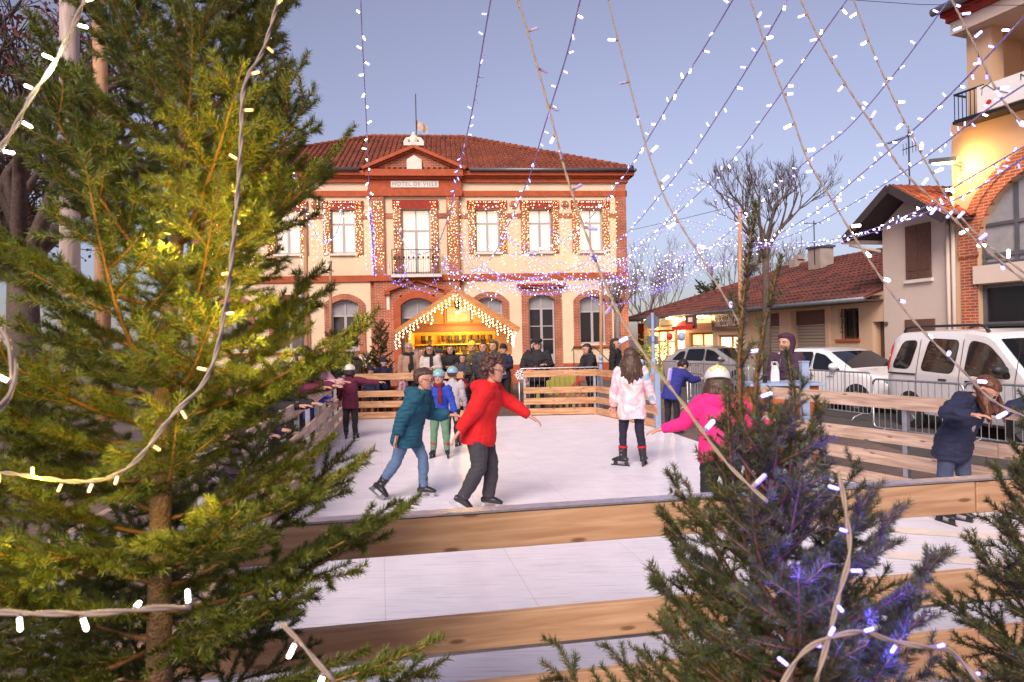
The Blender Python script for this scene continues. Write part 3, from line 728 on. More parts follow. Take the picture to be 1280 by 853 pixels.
for k in range(6):
    x = a+(b-a)*(k+.5)/6; mb.tube([(x,.09,c),(x,.09,d)], .009, 5)
    mb.tube([(x-.05,.09,c+.3),(x+.05,.09,c+.5),(x-.05,.09,c+.7),(x+.05,.09,c+.9)], .008, 5)
mb.tube([(a,.09,c+.2),(b,.09,c+.2)], .01, 5); mb.tube([(a,.09,d-.2),(b,.09,d-.2)], .01, 5)
mb.build('window_bars', M['dark_metal'], wf)
mb = MB(); mb.box(a-.05,b+.05,-.06,.2,c-.07,c-.002); mb.build('sill', M['brick_plain'], row)
mb = MB(); mb.box(a-.1, b, -.03, -.003, .05, c-.35); mb.build('cellar_hatch', M['shutter'], row)
a, b, c, d = dor
mb = MB(); mb.box(a,b,.25,.30,c,d)
for k in range(5):
    zz = c+.1+(d-c-.2)*k/5
    for q in (0, 1): mb.box(a+.08+q*(b-a)/2, a+(b-a)/2-.05+q*(b-a)/2, .235, .249, zz, zz+(d-c)/5-.1)
mb.build('panelled_door', M['shutter'], row)
# shop fronts
for (a, b, c, d), mt, nm in ((sh1, 'shop_lit', 'shop_window'), (shd, 'shop_white', 'shop_door'), (sh2, 'shop_lit', 'shop_window'), (sh3, 'shop_white', 'shop_window')):
    fo = MB(); n = max(1, round((b-a)/.9))
    for k in range(n+1): x = a+(b-a)*k/n; fo.box(x-.04, x+.04, .1, .17, c, d)
    fo.box(a,b,.1,.17,c,c+.08); fo.box(a,b,.1,.17,d-.08,d); fo.box(a,b,.105,.165,d-.55,d-.5)
    f_ = fo.build(nm, M['chalet_wood'], row)
    mb = MB(); mb.add([(a,.15,c),(b,.15,c),(b,.15,d),(a,.15,d)], [(0,1,2,3)])
    mb.build('lit_pane', M[mt], f_)
    mb = MB()
    for k in range(int((b-a)*4)):   # goods in the window, silhouettes against the light
        x = random.uniform(a+.1,b-.1); h = random.uniform(.1,.5); mb.tube([(x,.125,c+.1),(x,.125,c+.1+h*.5),(x,.125,c+.1+h)], [.07,.09,.03], 7)
    mb.build('window_display', M['shutter'], f_)
# fascias and signs
def rbox(x0, x1, y0, y1, yy, name, m, th=.05, parent=row):
    a, b = rs(x0), rs(x1); xm = (x0+x1)/2; z1, z0 = rz_(xm, y0), rz_(xm, y1)
    mb = MB(); mb.box(a, b, yy-th, yy, z0, z1); return mb.build(name, m, parent), (a, b, z0, z1)
rbox(809, 858, 397, 407, -.03, 'shop_fascia', M['concrete'])
rbox(858, 890, 392.5, 404, -.03, 'lit_fascia', M['shop_lit'])
M['sign_dark'] = mat('dark_sign_board', (.09,.05,.045), .5, var=.1)
_, (a, b, c, d) = rbox(893, 928, 391, 412.5, -.04, 'shop_sign_board', M['sign_dark'], .06)
text_part('sign_lettering', 'PURE ELEGANCE', .62, ((a+b)/2,-.105,(c+d)/2), (PI/2,0,0), M['white_text'], row, .01, spacing=1.05, sx=.70*(b-a)/4.6)
a, b = rs(861), rs(888); zc = rz_(875,407)
mb = MB(); n = 12; vs = []
for k in range(n+1):
    x = a+(b-a)*k/n; vs += [(x,-.05,zc+.30),(x,-.75,zc-.0),(x,-.76,zc-.16-(.05 if k % 2 else 0))]
mb.add(vs, [(3*k,3*k+3,3*k+4,3*k+1) for k in range(n)]+[(3*k+1,3*k+4,3*k+5,3*k+2) for k in range(n)]); mb.build('red_awning', M['red_paint'], row)
o, (a, b, c, d) = rbox(875, 888, 394, 411, -.55, 'hanging_sign', M['sign_dark'], .08)
mb = MB(); mb.box(a+(b-a)*.3, a+(b-a)*.72, -.645, -.632, c+(d-c)*.5, c+(d-c)*.85); mb.box(a+(b-a)*.15, a+(b-a)*.85, -.645, -.632, c+(d-c)*.2, c+(d-c)*.28); mb.build('sign_emblem', M['white_text'], o)
mb = MB()
for i, x in enumerate((815, 821, 842, 847, 852, 863, 869, 875, 881, 886)):
    s_ = rs(x); z = rz_(x, 397 if x < 856 else 394); l = MB(); l.tube([(s_,-.02,z+.12),(s_,-.22,z+.12),(s_,-.26,z+.04)], .012, 5); fo = l.build('fascia_lamp', M['dark_metal'], row)
    l = MB(); l.ell((s_,-.26,z-.02), (.09,.09,.07), 8, 6); l.build('lamp_bulb', emat('lamp_glow', (1,.65,.28), 6) if i == 0 else bpy.data.materials['lamp_glow'], fo)
# red end unit at the far end
mb = MB(); mb.box(rs(792)-.6, -.003, .5, 5, 0, ez-.3); mb.build('red_annex', M['brick_dark'], row)
# roof
ov = .55; rd = 5.5; rzt = P(1040,327,19.5+5).z; rzt = ez+1.95
tile_roof(row, [((-1.5,-ov,ez-.12),(RL-.02,-ov,ez-.12),(RL-.02,rd,rzt),(3.0,rd,rzt)), ((-1.5,12,ez-.12),(-1.5,-ov,ez-.12),(3.0,rd,rzt),(3.0,rd,rzt))], M['tile_dark'], pitch=.22, r=.075, name='roof')
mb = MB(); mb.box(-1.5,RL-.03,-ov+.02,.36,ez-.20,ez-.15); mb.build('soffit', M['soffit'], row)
mb = MB(); mb.tube([(-1.5,-ov-.07,ez-.14),(RL-.02,-ov-.07,ez-.14)], .07, 8); mb.build('gutter', M['zinc'], row, smooth=True)
mb = MB(); n = 40
for k in range(n):
    p0 = Vector((3.0+(RL-3.0)*k/n, rd, rzt+.05)); p1 = Vector((3.0+(RL-3.0)*(k+1)/n+.02, rd, rzt+.04)); mb.tube([p0,p1], [.13,.11], 8)
mb.build('ridge_tiles', M['tile_dark'], row)
sc = rs(1035); 
cs = RF.at(1023,318,4.2)[0]; zt = RF.at(1023,308,4.2)[1]
mb = MB(); mb.box(cs-.36,cs+.36,4.0,4.6,ez+.8,zt-.08); ch = mb.build('chimney', M['concrete'], row); mb = MB(); mb.box(cs-.42,cs+.42,3.94,4.66,zt-.079,zt); mb.build('chimney_cap', M['zinc'], ch)
cs2 = RF.at(1000,325,5.6)[0]; z2 = RF.at(1000,325,5.6)[1]
mb = MB(); mb.box(cs2-.22,cs2+.22,5.2,5.7,rzt-.3,z2); mb.box(cs2-.05,cs2+.3,5.3,5.6,z2+.001,z2+.18); mb.build('chimney', M['concrete'], row)
mb = MB(); cs3 = RF.at(957,357,.8)[0]; mb.box(cs3-.12,cs3+.12,.9,1.1,ez+.3,ez+.62); mb.build('roof_vent', M['red_paint'], row)
# houses beyond the ridge
t = thing('distant_house', 'low house roof edge peeping over the row left of the chimney', 'house', P(975,350,44).xy.to_3d(), -.2)
mb = MB(); mb.prism([(-3.5,0),(3.5,0),(3.5,4.6),(0,6.0),(-3.5,4.6)], 0, 8); mb.build('wall', M['concrete'], t)
mb = MB(); mb.obox((-3.9,-.2,4.42),(0,-.2,6.08),.5,.16); mb.obox((3.9,-.2,4.42),(0,-.2,6.08),.5,.16)
mb.add([(-3.9,-.2,4.5),(0,-.2,6.16),(0,8.2,6.16),(-3.9,8.2,4.5),(3.9,-.2,4.5),(3.9,8.2,4.5)], [(0,1,2,3),(4,5,2,1)]); mb.build('roof', M['tile'], t)
t = thing('distant_house', 'orange tiled roof behind the big chimney', 'house', P(1062,350,33).xy.to_3d(), RF.rz)
mb = MB(); mb.box(-5,5,0,6,0,4.6); mb.build('wall', M['render_ochre'], t); 
mb = MB(); mb.add([(-5.3,-.3,4.5),(5.3,-.3,4.5),(5.3,3,5.75),(-5.3,3,5.75),(5.3,6.3,4.5),(-5.3,6.3,4.5)], [(0,1,2,3),(3,2,4,5)]); mb.build('roof', M['tile'], t)

# ------------------------------------------------------------------ gable house
HS0, HS1 = RL+.003, RF.at(1191,350)[0]
hl = HS1-HS0; hcx = hl/2
house = thing('gable_house', 'narrow pale rendered house with brown shutters and deep dark eaves', 'house', RO+RF.d*HS0, RF.rz)
zl = RF.at(1107,282)[1]; za = RF.at(1143,240)[1]
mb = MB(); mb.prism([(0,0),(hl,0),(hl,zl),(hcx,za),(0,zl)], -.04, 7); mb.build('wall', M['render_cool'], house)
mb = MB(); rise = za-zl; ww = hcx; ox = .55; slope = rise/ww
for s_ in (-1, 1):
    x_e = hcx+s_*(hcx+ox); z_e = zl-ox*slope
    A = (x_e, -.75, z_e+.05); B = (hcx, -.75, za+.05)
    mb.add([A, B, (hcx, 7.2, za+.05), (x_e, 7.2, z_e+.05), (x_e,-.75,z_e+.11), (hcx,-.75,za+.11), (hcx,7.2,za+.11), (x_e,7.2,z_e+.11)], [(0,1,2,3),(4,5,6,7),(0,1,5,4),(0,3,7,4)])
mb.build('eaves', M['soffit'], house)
mb = MB()
for s_ in (-1, 1):
    x_e = hcx+s_*(hcx+ox); z_e = zl-ox*slope; mb.obox((x_e,-.78,z_e+.06),(hcx,-.78,za+.07),.05,.2)
mb.build('bargeboards', M['soffit'], house)
x_l, x_r = hcx-(hcx+ox), hcx+(hcx+ox); z_e = zl-ox*slope+.12
tile_roof(house, [((x_l,7.2,z_e),(x_l,-.75,z_e),(hcx,-.75,za+.12),(hcx,7.2,za+.12)), ((x_r,-.75,z_e),(x_r,7.2,z_e),(hcx,7.2,za+.12),(hcx,-.75,za+.12))], M['tile'], pitch=.21, r=.075, name='roof')
def hs(x, y): q = RF.at(x, y); return q[0]-HS0, q[1]
(a, d), (b, _), (_, c) = hs(1134.5,284), hs(1165.5,283), hs(1148,348.5)
mb = MB(); mb.box(a-.05,b+.05,-.12,-.043,c-.10,c-.02); mb.build('sill', M['stone'], house)
for (x0, x1) in ((a, (a+b)/2-.008), ((a+b)/2+.008, b)):
    mb = MB(); mb.box(x0,x1,-.085,-.045,c,d)
    for k in range(1, 5): xx = x0+(x1-x0)*k/5; mb.box(xx-.003, xx+.003, -.088,-.0855,c+.02,d-.02)
    for zz in (c+.2, d-.25): mb.box(x0+.01,x1-.01,-.098,-.0885,zz,zz+.06)
    mb.build('shutter', M['shutter'], house)
(a, d), (b, _) = hs(1134,400), hs(1171,400)
mb = MB(); mb.box(a,b,-.08,-.045,.8,d); mb.build('lower_shutter', M['shutter'], house)
mb = MB(); mb.tube([(x_l-.02,-.8,z_e-.12),(x_l-.02,7,z_e-.12)], .06, 8); mb.tube([(x_l,-.6,z_e-.2),(.02,-.12,z_e-.45)], .04, 8)
mb.tube([(hl-.02,-.1,zl-.2),(hl-.02,-.1,.1)], .045, 8); mb.tube([(hl+.12,-.1,zl+.3),(hl+.12,-.1,.1)], .045, 8); mb.build('downpipes', M['render_cool'], house, smooth=True)
mb = MB(); a = hs(1110,405); mb.tube([(a[0],-.043,a[1]),(a[0],-.07,a[1])], .06, 12); mb.build('wall_plaque', M['zinc'], house)
# ------------------------------------------------------------------ arch building
AO = RF.O + RF.d*RF.at(1193,350)[0]; AD = Vector((.40,-1,0)).normalized(); AF = Frame(AO, AD)
arch = thing('arched_building', 'ochre building with brick arched window, balcony and lit wall lamp', 'building', AO, AF.rz)
def as_(x, y): return AF.at(x, y)
ax0 = as_(1222,330)[0]; zsp = as_(1222,315)[1]; R_ = 1.75; axc = ax0+R_; 
zlow1 = as_(1240,354)[1]; zslab0, zslab1 = zlow1, as_(1215,334)[1]
topz = as_(1195,45)[1]; AL = 9.0
hole = [(ax0, axc+R_, zslab1, zsp+R_), (ax0, axc+R_, .6, zlow1-.02)]
zmid = as_(1210,150)[1]; setb = .35
w = MB(); w.wall(0, AL, 0, zmid, hole, 0, .4)
w.add([(0,0,0),(0,8,0),(0,8,zmid),(0,0,zmid)], [(0,1,2,3)]); w.add([(0,0,zmid),(AL,0,zmid),(AL,8,zmid),(0,8,zmid)], [(0,1,2,3)])
# spandrels above the arch hole
for s_ in (-1, 1):
    pts = [(axc+s_*R_*math.cos(t), zsp+R_*math.sin(t)) for t in [PI/2*k/10 for k in range(11)]]
    poly = pts + [(axc+s_*R_, zsp+R_)]
    w.prism(poly, 0.001, .39)
w.build('wall', M['render_ochre'], arch)
w = MB(); k = 28; 
for (r0, r1, y0) in ((R_, R_+.24, -.03), (R_+.242, R_+.42, -.05)):
    vs = []
    for i in range(k+1):
        t = PI*i/k
        for r in (r0, r1):
            for yy in (y0, .1): vs.append((axc-r*math.cos(t), yy, zsp+r*math.sin(t)))
    w.add(vs, [(4*i,4*i+2,4*i+6,4*i+4) for i in range(k)]+[(4*i,4*i+4,4*i+5,4*i+1) for i in range(k)]+[(4*i+2,4*i+3,4*i+7,4*i+6) for i in range(k)])
for s_ in (-1, 1):
    x0, x1 = sorted((axc+s_*R_, axc+s_*(R_+.36))); w.box(x0,x1,-.04,-.002,0,zsp-.1); w.box(min(x0,x1)-.03,x1+.03,-.07,-.002,zsp-.1,zsp)
w.build('brick_arch', M['brick'], arch)
w = MB(); w.box(ax0-.05, axc+R_+.05, -.10, .3, zslab0, zslab1); w.build('balcony_slab', M['render_cool'], arch)
w = MB()
for x in (ax0+.05, ax0+.75, axc, axc+R_-.75, axc+R_-.05): 
    hgt = zsp + math.sqrt(max(0, R_**2-(x-axc)**2)) if abs(x-axc) < R_-.06 else zsp+.3
    w.box(x-.04,x+.04,.15,.22,zslab1,hgt-.02)
w.box(ax0,axc+R_,.145,.22,zsp-.15,zsp-.06); w.box(ax0,axc+R_,.145,.22,zsp+.55,zsp+.62)
w.box(ax0,axc+R_,.145,.22,zslab1,zslab1+.08)
for x in (ax0+.04, axc, axc+R_-.04): w.box(x-.05,x+.05,.15,.22,.6,zlow1-.02)
w.box(ax0,axc+R_,.145,.22,zlow1-.95,zlow1-.86); w.box(ax0,axc+R_,.145,.22,zlow1-.10,zlow1-.02); w.box(ax0,axc+R_,.145,.22,.6,.7)
wf = w.build('arched_window', M['zinc'], arch)
q = MB(); pts = [(ax0,.19,zslab1),(axc+R_,.19,zslab1)]+[(axc+R_*math.cos(PI*i/20),.19,zsp+R_*math.sin(PI*i/20)) for i in range(21)]
q.add(pts, [tuple(range(len(pts)))]); q.build('pane', M['glass_pale'], wf)
q = MB(); q.add([(ax0,.19,.6),(axc+R_,.19,.6),(axc+R_,.19,zlow1-.02),(ax0,.19,zlow1-.02)], [(0,1,2,3)]); q.build('pane', M['glass_dark'], wf)
# upper storey with loggia
ux0 = as_(1209,100)[0]; zrail = as_(1215,118)[1]+.6-.02; zct, zcb = as_(1190,28)[1], as_(1195,50)[1]
w = MB(); w.box(ux0, ux0+.55, 0.0, .4, zmid+.002, zcb); w.box(ux0, AL, 1.6, 2.0, zmid+.002, zcb); w.box(ux0+.55, AL, 0.0, .2, zmid+.002, zrail-1.2); w.box(ux0, ux0+.2, .41, 1.59, zmid+.002, zcb)
w.box(AL-.5, AL, 0, .4, zrail-1.199, zcb); w.build('loggia_wall', M['render_ochre'], arch)
w = MB(); w.box(ux0-.12, AL, -.35, 8, zcb, zcb+.28); w.build('eaves_soffit', M['render_cool'], arch)
w = MB(); w.box(ux0-.18, AL, -.43, 8, zcb+.281, zcb+.42); w.box(ux0-.25, AL, -.51, 8, zcb+.421, zcb+.52); w.build('cornice', M['brick_dark'], arch)
w = MB(); w.add([(ux0-.3,-.58,zcb+.53),(AL,-.9,zcb+.53),(AL,5,zcb+2.0),(ux0+3,5,zcb+2.0),(ux0-.3,8,zcb+.53)], [(0,1,2,3),(0,3,4)]); w.build('roof', M['tile_dark'], arch)
w = MB(); w.tube([(ux0-.33,-.66,zcb+.55),(AL,-.66,zcb+.55)], .09, 8); w.build('gutter', M['zinc'], arch)
w = MB(); zr0 = zrail-1.2
w.box(ux0-.05,ux0+.62,-.40,-.37,zr0+.58,zr0+.62); w.box(ux0-.05,ux0+.62,-.40,-.37,zr0,zr0+.03); w.box(ux0-.05,ux0-.02,-.37,0,zr0+.58,zr0+.62)
for k in range(8): x = ux0-.04+k*.09; w.box(x-.008,x+.008,-.39,-.38,zr0+.03,zr0+.58)
w.box(ux0-.05,AL,-.45,-.003,zr0-.08,zr0-.005); w.build('balcony_railing', M['dark_metal'], arch)
ban = thing('hanging_banner', 'white lettered banner hung on the balcony of the ochre building', 'banner', AO+AF.d*(ux0+.5)+AF.n*(-.42)+Vector((0,0,zr0+.02)), AF.rz)
w = MB(); w.box(0,2.6,-.012,0,0,.56); w.build('sheet', M['white_paint'], ban)
text_part('banner_lettering', 'Massages', .2, (1.25,-.016,.45), (PI/2,0,0), M['black_text'], ban, .002); text_part('banner_lettering', 'au Ballon', .2, (1.5,-.016,.2), (PI/2,0,0), M['black_text'], ban, .002)
w = MB(); w.ell((.25,-.014,.16), (.06,.004,.055), 12, 8); w.build('banner_flower', M['red_paint'], ban)
w = MB(); w.tube([(.08,-.015,.5),(.2,-.015,.55),(.35,-.015,.4),(.5,-.015,.3),(.65,-.015,.22)], .008, 5); w.tube([(.1,-.015,.35),(.12,-.015,.5),(.3,-.015,.57)], .007, 5); w.build('banner_flourish', M['black_text'], ban)
# wall lamp (lit)
lx, lz = as_(1203,203)
lp = thing('wall_lamp', 'lit street lamp fixed to the corner of the ochre building', 'street lamp', AO+AF.d*(lx+.0)+Vector((0,0,lz)), AF.rz)
w = MB(); w.obox((0,0,-.1),(0,-.35,0),.05,.05); w.box(-.04,.04,-.05,0,-.2,.0); w.obox((.12,-.3,.02),(-.45,-.45,.09),.2,.10); w.build('lamp_housing', M['zinc'], lp, bevel=.01)
w = MB(); w.obox((.02,-.32,-.035),(-.40,-.43,.025),.15,.03); w.build('lamp_lens', emat('sodium_lens', (1,.62,.22), 8), lp)
# aerial on the gable house
p = P(1137,190,17.2); q = P(1137,232,17.2)
t = thing('roof_aerial', 'television aerial on a mast above the gable house', 'aerial', (q.x,q.y,za-.1), RF.rz)
h = p.z-za+.75
w = MB(); w.tube([(0,0,0),(0,0,h)], .018, 6); w.build('mast', M['dark_metal'], t)
w = MB(); w.tube([(-.7,0,h-.25),(.15,0,h-.25)], .012, 5)
for k in range(10): w.tube([(-.68+k*.08,-.12,h-.25),(-.68+k*.08,.12,h-.25)], .006, 4)
w.tube([(-.2,0,h-.55),(.25,0,h-.55)], .012, 5)
for k in range(5): w.tube([(-.18+k*.1,0,h-.7),(-.18+k*.1,0,h-.4)], .006, 4)
w.build('antenna', M['dark_metal'], t)
for (x, y0, y1, D, lab) in ((1018,276,312,26,'thin aerial on the shop roof by the big chimney'),):
    p = P(x,y0,D); q = P(x,y1,D); t = thing('roof_aerial', lab, 'aerial', (q.x,q.y,q.z-.6))
    w = MB(); w.tube([(0,0,0),(0,0,p.z-q.z+.6)], .02, 5); w.build('mast', M['dark_metal'], t)
    w = MB(); zt = p.z-q.z+.5; w.tube([(-.4,0,zt),(.3,0,zt)], .014, 4); w.tube([(-.3,-.15,zt),(-.3,.15,zt)], .012, 4); w.tube([(.1,-.15,zt),(.1,.15,zt)], .012, 4); w.build('antenna', M['dark_metal'], t)

# ------------------------------------------------------------------ rental chalet
CD = 20.0
cL, cR, cA = P(499,414,CD), P(646,414,CD), P(572,365,CD)
ccx = (cL.x+cR.x)/2; cw = (cR.x-cL.x)/2
ze_, za_ = (cL.z+cR.z)/2, cA.z
chal = thing('skate_chalet', 'small wooden rental chalet glowing yellow inside with icicle lights', 'chalet', (ccx, CD, 0), .06)
bw = cw-.22; dp = 2.4
mb = MB(); mb.box(-bw,bw,dp-.06,dp,0,ze_+.2); mb.box(-bw,-bw+.06,0.003,dp-.062,0,ze_+.0); mb.box(bw-.06,bw,0.003,dp-.062,0,ze_+.0); mb.box(-bw+.06,bw-.06,.02,dp-.06,0,.06)
mb.build('walls', M['chalet_wall'], chal)
mb = MB(); sl = (za_-ze_)/cw
zb = ze_-.02
mb.prism([(-bw-.0,zb+.18),(bw,zb+.18),(bw,ze_+.16),(0,za_-.12),(-bw,ze_+.16)], .30, .34)
mb.build('gable', M['chalet_wall'], chal)
mb = MB(); mb.box(-bw-.05,bw+.05,-.04,.06,zb,zb+.16); mb.box(-bw-.05,bw+.05,.24,.29,zb+.0,zb+.25)
for s_ in (-1, 1): mb.box(s_*bw-.06,s_*bw+.06,-.06,.06,0,zb-.002)
mb.box(bw-.42,bw-.06,-.01,.05,0,zb-.002)
mb.box(-.42,-.38,.27,.299,zb+.25,za_-.35); mb.box(.38,.42,.27,.299,zb+.25,za_-.35); mb.build('frame', M['chalet_wood'], chal)
mb = MB(); mb.box(-.32,.36,.25,.29,zb+.30,zb+.74); mb.build('blank_sign', mat('chalet_sign', (.75,.66,.5), .6), chal)
mb = MB()
for s_ in (-1, 1):
    A = Vector((s_*cw,-.75,ze_)); B = Vector((0,-.75,za_)); C = Vector((0,dp+.3,za_)); D = Vector((s_*cw,dp+.3,ze_)); n = Vector((s_*sl,0,1)).normalized()*.05
    mb.add([A,B,C,D,A+n,B+n,C+n,D+n], [(0,1,2,3),(4,5,6,7),(0,1,5,4),(0,3,7,4),(2,3,7,6)])
mb.build('roof', M['chalet_wood'], chal)
mb = MB()
for s_ in (-1, 1): mb.obox((s_*(cw+.02),-.78,ze_-.03),(0,-.78,za_-.02),.04,.16)
mb.build('bargeboards', M['chalet_wood'], chal)
mb = MB(); mb.box(-bw+.06,bw-.45,-.25,.15,.92,.97); mb.build('counter_top', M['chalet_wood'], chal); mb = MB(); mb.box(-bw+.06,bw-.45,.0,.05,0,.92); mb.build('counter_front', M['chalet_wood'], chal)
for z in (1.16, 1.42, 1.72):
    mb = MB(); mb.box(-bw+.1,bw-.5,dp-.55,dp-.07,z,z+.03); mb.build('shelf', M['chalet_wall'], chal)
l = MB(); l.tube([(0,-.5,za_-.1),(0,-.5,za_-.32)], .012, 5); l.tube([(0,-.5,za_-.30),(0,-.5,za_-.33),(0,-.5,za_-.34),(0,-.5,za_-.52),(0,-.5,za_-.56)], [.03,.10,.09,.06,.02], 6)
lo = l.build('lantern', M['dark_metal'], chal)
mb = MB(); mb.tube([(0,-.5,za_-.60),(0,-.5,za_-.66)], .04, 8); mb.build('lantern_bulb', emat('lantern_glow', (1,.7,.35), 6), lo)
mb = MB(); mb.box(bw-.30,bw+.06,-.10,-.075,1.02,1.40); so = mb.build('rental_sign', M['white_paint'], chal)
mb = MB(); mb.prism([(bw-.24,1.18),(bw-.0,1.18),(bw-.12,1.36)], -.108, -.102); mb.build('sign_triangle', M['red_paint'], so)
mb = MB(); mb.box(bw-.22,bw-.02,-.108,-.102,1.10,1.13); mb.box(bw-.20,bw-.05,-.108,-.102,1.06,1.08); mb.build('sign_lines', M['black_text'], so)
M['poster'] = mat('poster_print', (.45,.42,.58), .5, var=.45, scale=9)
mb = MB(); mb.box(-bw+.07,-bw+.32,-.05,-.03,1.0,1.62); mb.build('poster', M['poster'], chal)
# skates on the shelves: one boot mesh, copied
def boot_mesh():
    mb = MB(); mb.tube([(0,0,.07),(0,0,.16),(0,.0,.24)], [(.045,.05),(.045,.055),(.05,.06)], 8)
    mb.tube([(0,.07,.09),(0,0,.09),(0,-.1,.08),(0,-.17,.07)], [(.035,.035),(.045,.045),(.04,.035),(.02,.02)], 8)
    mb.box(-.006,.006,-.16,.09,0,.03); mb.box(-.008,.008,-.1,-.07,.03,.07); mb.box(-.008,.008,.03,.06,.03,.07)
    return mb.mesh('rental_skate', M['black_text'])
bm_ = boot_mesh(); kb = 0
for z in (1.19, 1.45, 1.75):
    for k in range(11):
        x = -bw+.22+k*(2*bw-.85)/10
        if random.random() < .15: continue
        o = link('rental_skate', bm_); o.location = (ccx+x, CD+dp-.35+.06*x, z); o.rotation_euler = (0,0,random.uniform(-.9,.9)+PI/4*random.choice((0,1,2))); o.scale = (1.3,1.2,1.15)
        tag(o, 'black rental skate lined up on the chalet shelves', 'skate', 'rental skates on the chalet shelves'); kb += 1
# icicle lights of the chalet
M['led_warm'] = emat('led_warm_white', (1,.72,.38), 6); M['led_gold'] = emat('led_gold', (1,.50,.11), 4)
M['led_cool'] = emat('led_cool_white', (.24,.25,1), 1.9); M['led_blue'] = emat('led_blue', (.10,.07,1), 3.2); M['led_white'] = emat('led_white', (1,.90,.78), 4.5)
M['led_yellow'] = emat('led_yellow', (1,.30,.0), 1.2)
M['cable_violet_lit'] = mat('violet_lit_cable', (.34,.27,.60), .6, var=.2, scale=40); M['cable_white'] = mat('white_rope_cable', (.28,.215,.18), .6, var=.15, scale=40)  # violet glow of the bulbs is painted into the overhead cable's base colour
M['cable_clear'] = mat('clear_cable', (.35,.28,.2), .5, var=.1)
def octa(mb, p, r, m=0):
    x, y, z = p; mb.add([(x+r,y,z),(x-r,y,z),(x,y+r,z),(x,y-r,z),(x,y,z+r*1.3),(x,y,z-r*1.3)], [(0,2,4),(2,1,4),(1,3,4),(3,0,4),(2,0,5),(1,2,5),(3,1,5),(0,3,5)], m)
ic = thing('icicle_lights', 'warm white icicle light curtain along the chalet roof edge', 'string lights', (ccx, CD-.83, 0), .06)
mc, ml = MB(), MB()
for s_ in (-1, 1):
    mc.tube([(s_*(cw-.02),0,ze_-.12),(0,0,za_-.12)], .008, 4)
    for k in range(17):
        f_ = (k+.5)/17; x = s_*cw*(1-f_); z = ze_+(za_-ze_)*f_-.14; n = random.choice((2,3,4,5,3))
        for q in range(n): octa(ml, (x+random.uniform(-.02,.02), random.uniform(-.02,.02), z-q*.09), .022)
        mc.tube([(x,0,z),(x,0,z-n*.09)], .004, 3)
for q in range(4): octa(ml, (cw-.1, 0, ze_-.2-q*.09), .026)
mc.build('cable', M['cable_clear'], ic); tag(ml.build('bulbs', M['led_warm'], ic), kind='stuff')
# ------------------------------------------------------------------ vehicles
M['white_car'] = mat('white_car_paint', (.78,.78,.83), .22, var=.03, coat=.6)
M['silver_car'] = mat('silver_car_paint', (.42,.40,.42), .25, metal=.4, var=.03, coat=.6)
M['rubber'] = mat('tyre_rubber', (.02,.02,.022), .85, var=.1)
M['rim'] = mat('alloy_rim', (.45,.46,.5), .3, metal=.8, var=.05)
M['car_glass'] = mat('car_glass', (.012,.014,.02), .03, var=0, spec=.45)
M['lamp_red'] = mat('tail_lamp_red', (.5,.015,.02), .2, var=0, coat=.5)
M['lamp_clear'] = mat('headlamp_clear', (.55,.56,.6), .12, var=0, metal=.4, coat=.5)
M['lamp_orange'] = mat('indicator_orange', (.7,.2,.02), .2, var=0)
M['plastic'] = mat('black_trim', (.025,.025,.028), .5, var=.1)
M['plate'] = mat('number_plate', (.7,.7,.68), .5, var=0)
def interp(pts, x):
    for (x0, z0), (x1, z1) in zip(pts, pts[1:]):
        if x0 <= x <= x1: return z0 + (z1-z0)*(x-x0)/(x1-x0+1e-9)
    return pts[0][1] if x < pts[0][0] else pts[-1][1]
def rounded(poly, r=.06, k=4):
    out = []; n = len(poly)
    for i in range(n):
        p = Vector(poly[i]); a = Vector(poly[i-1]); b = Vector(poly[(i+1) % n])
        da, db = (a-p), (b-p); ra = min(r, da.length*.45); rb = min(r, db.length*.45)
        pa, pb = p+da.normalized()*ra, p+db.normalized()*rb
        for j in range(k+1):
            t = j/k; q = pa.lerp(p, t).lerp(p.lerp(pb, t), t); out.append((q.x, q.y))
    return out
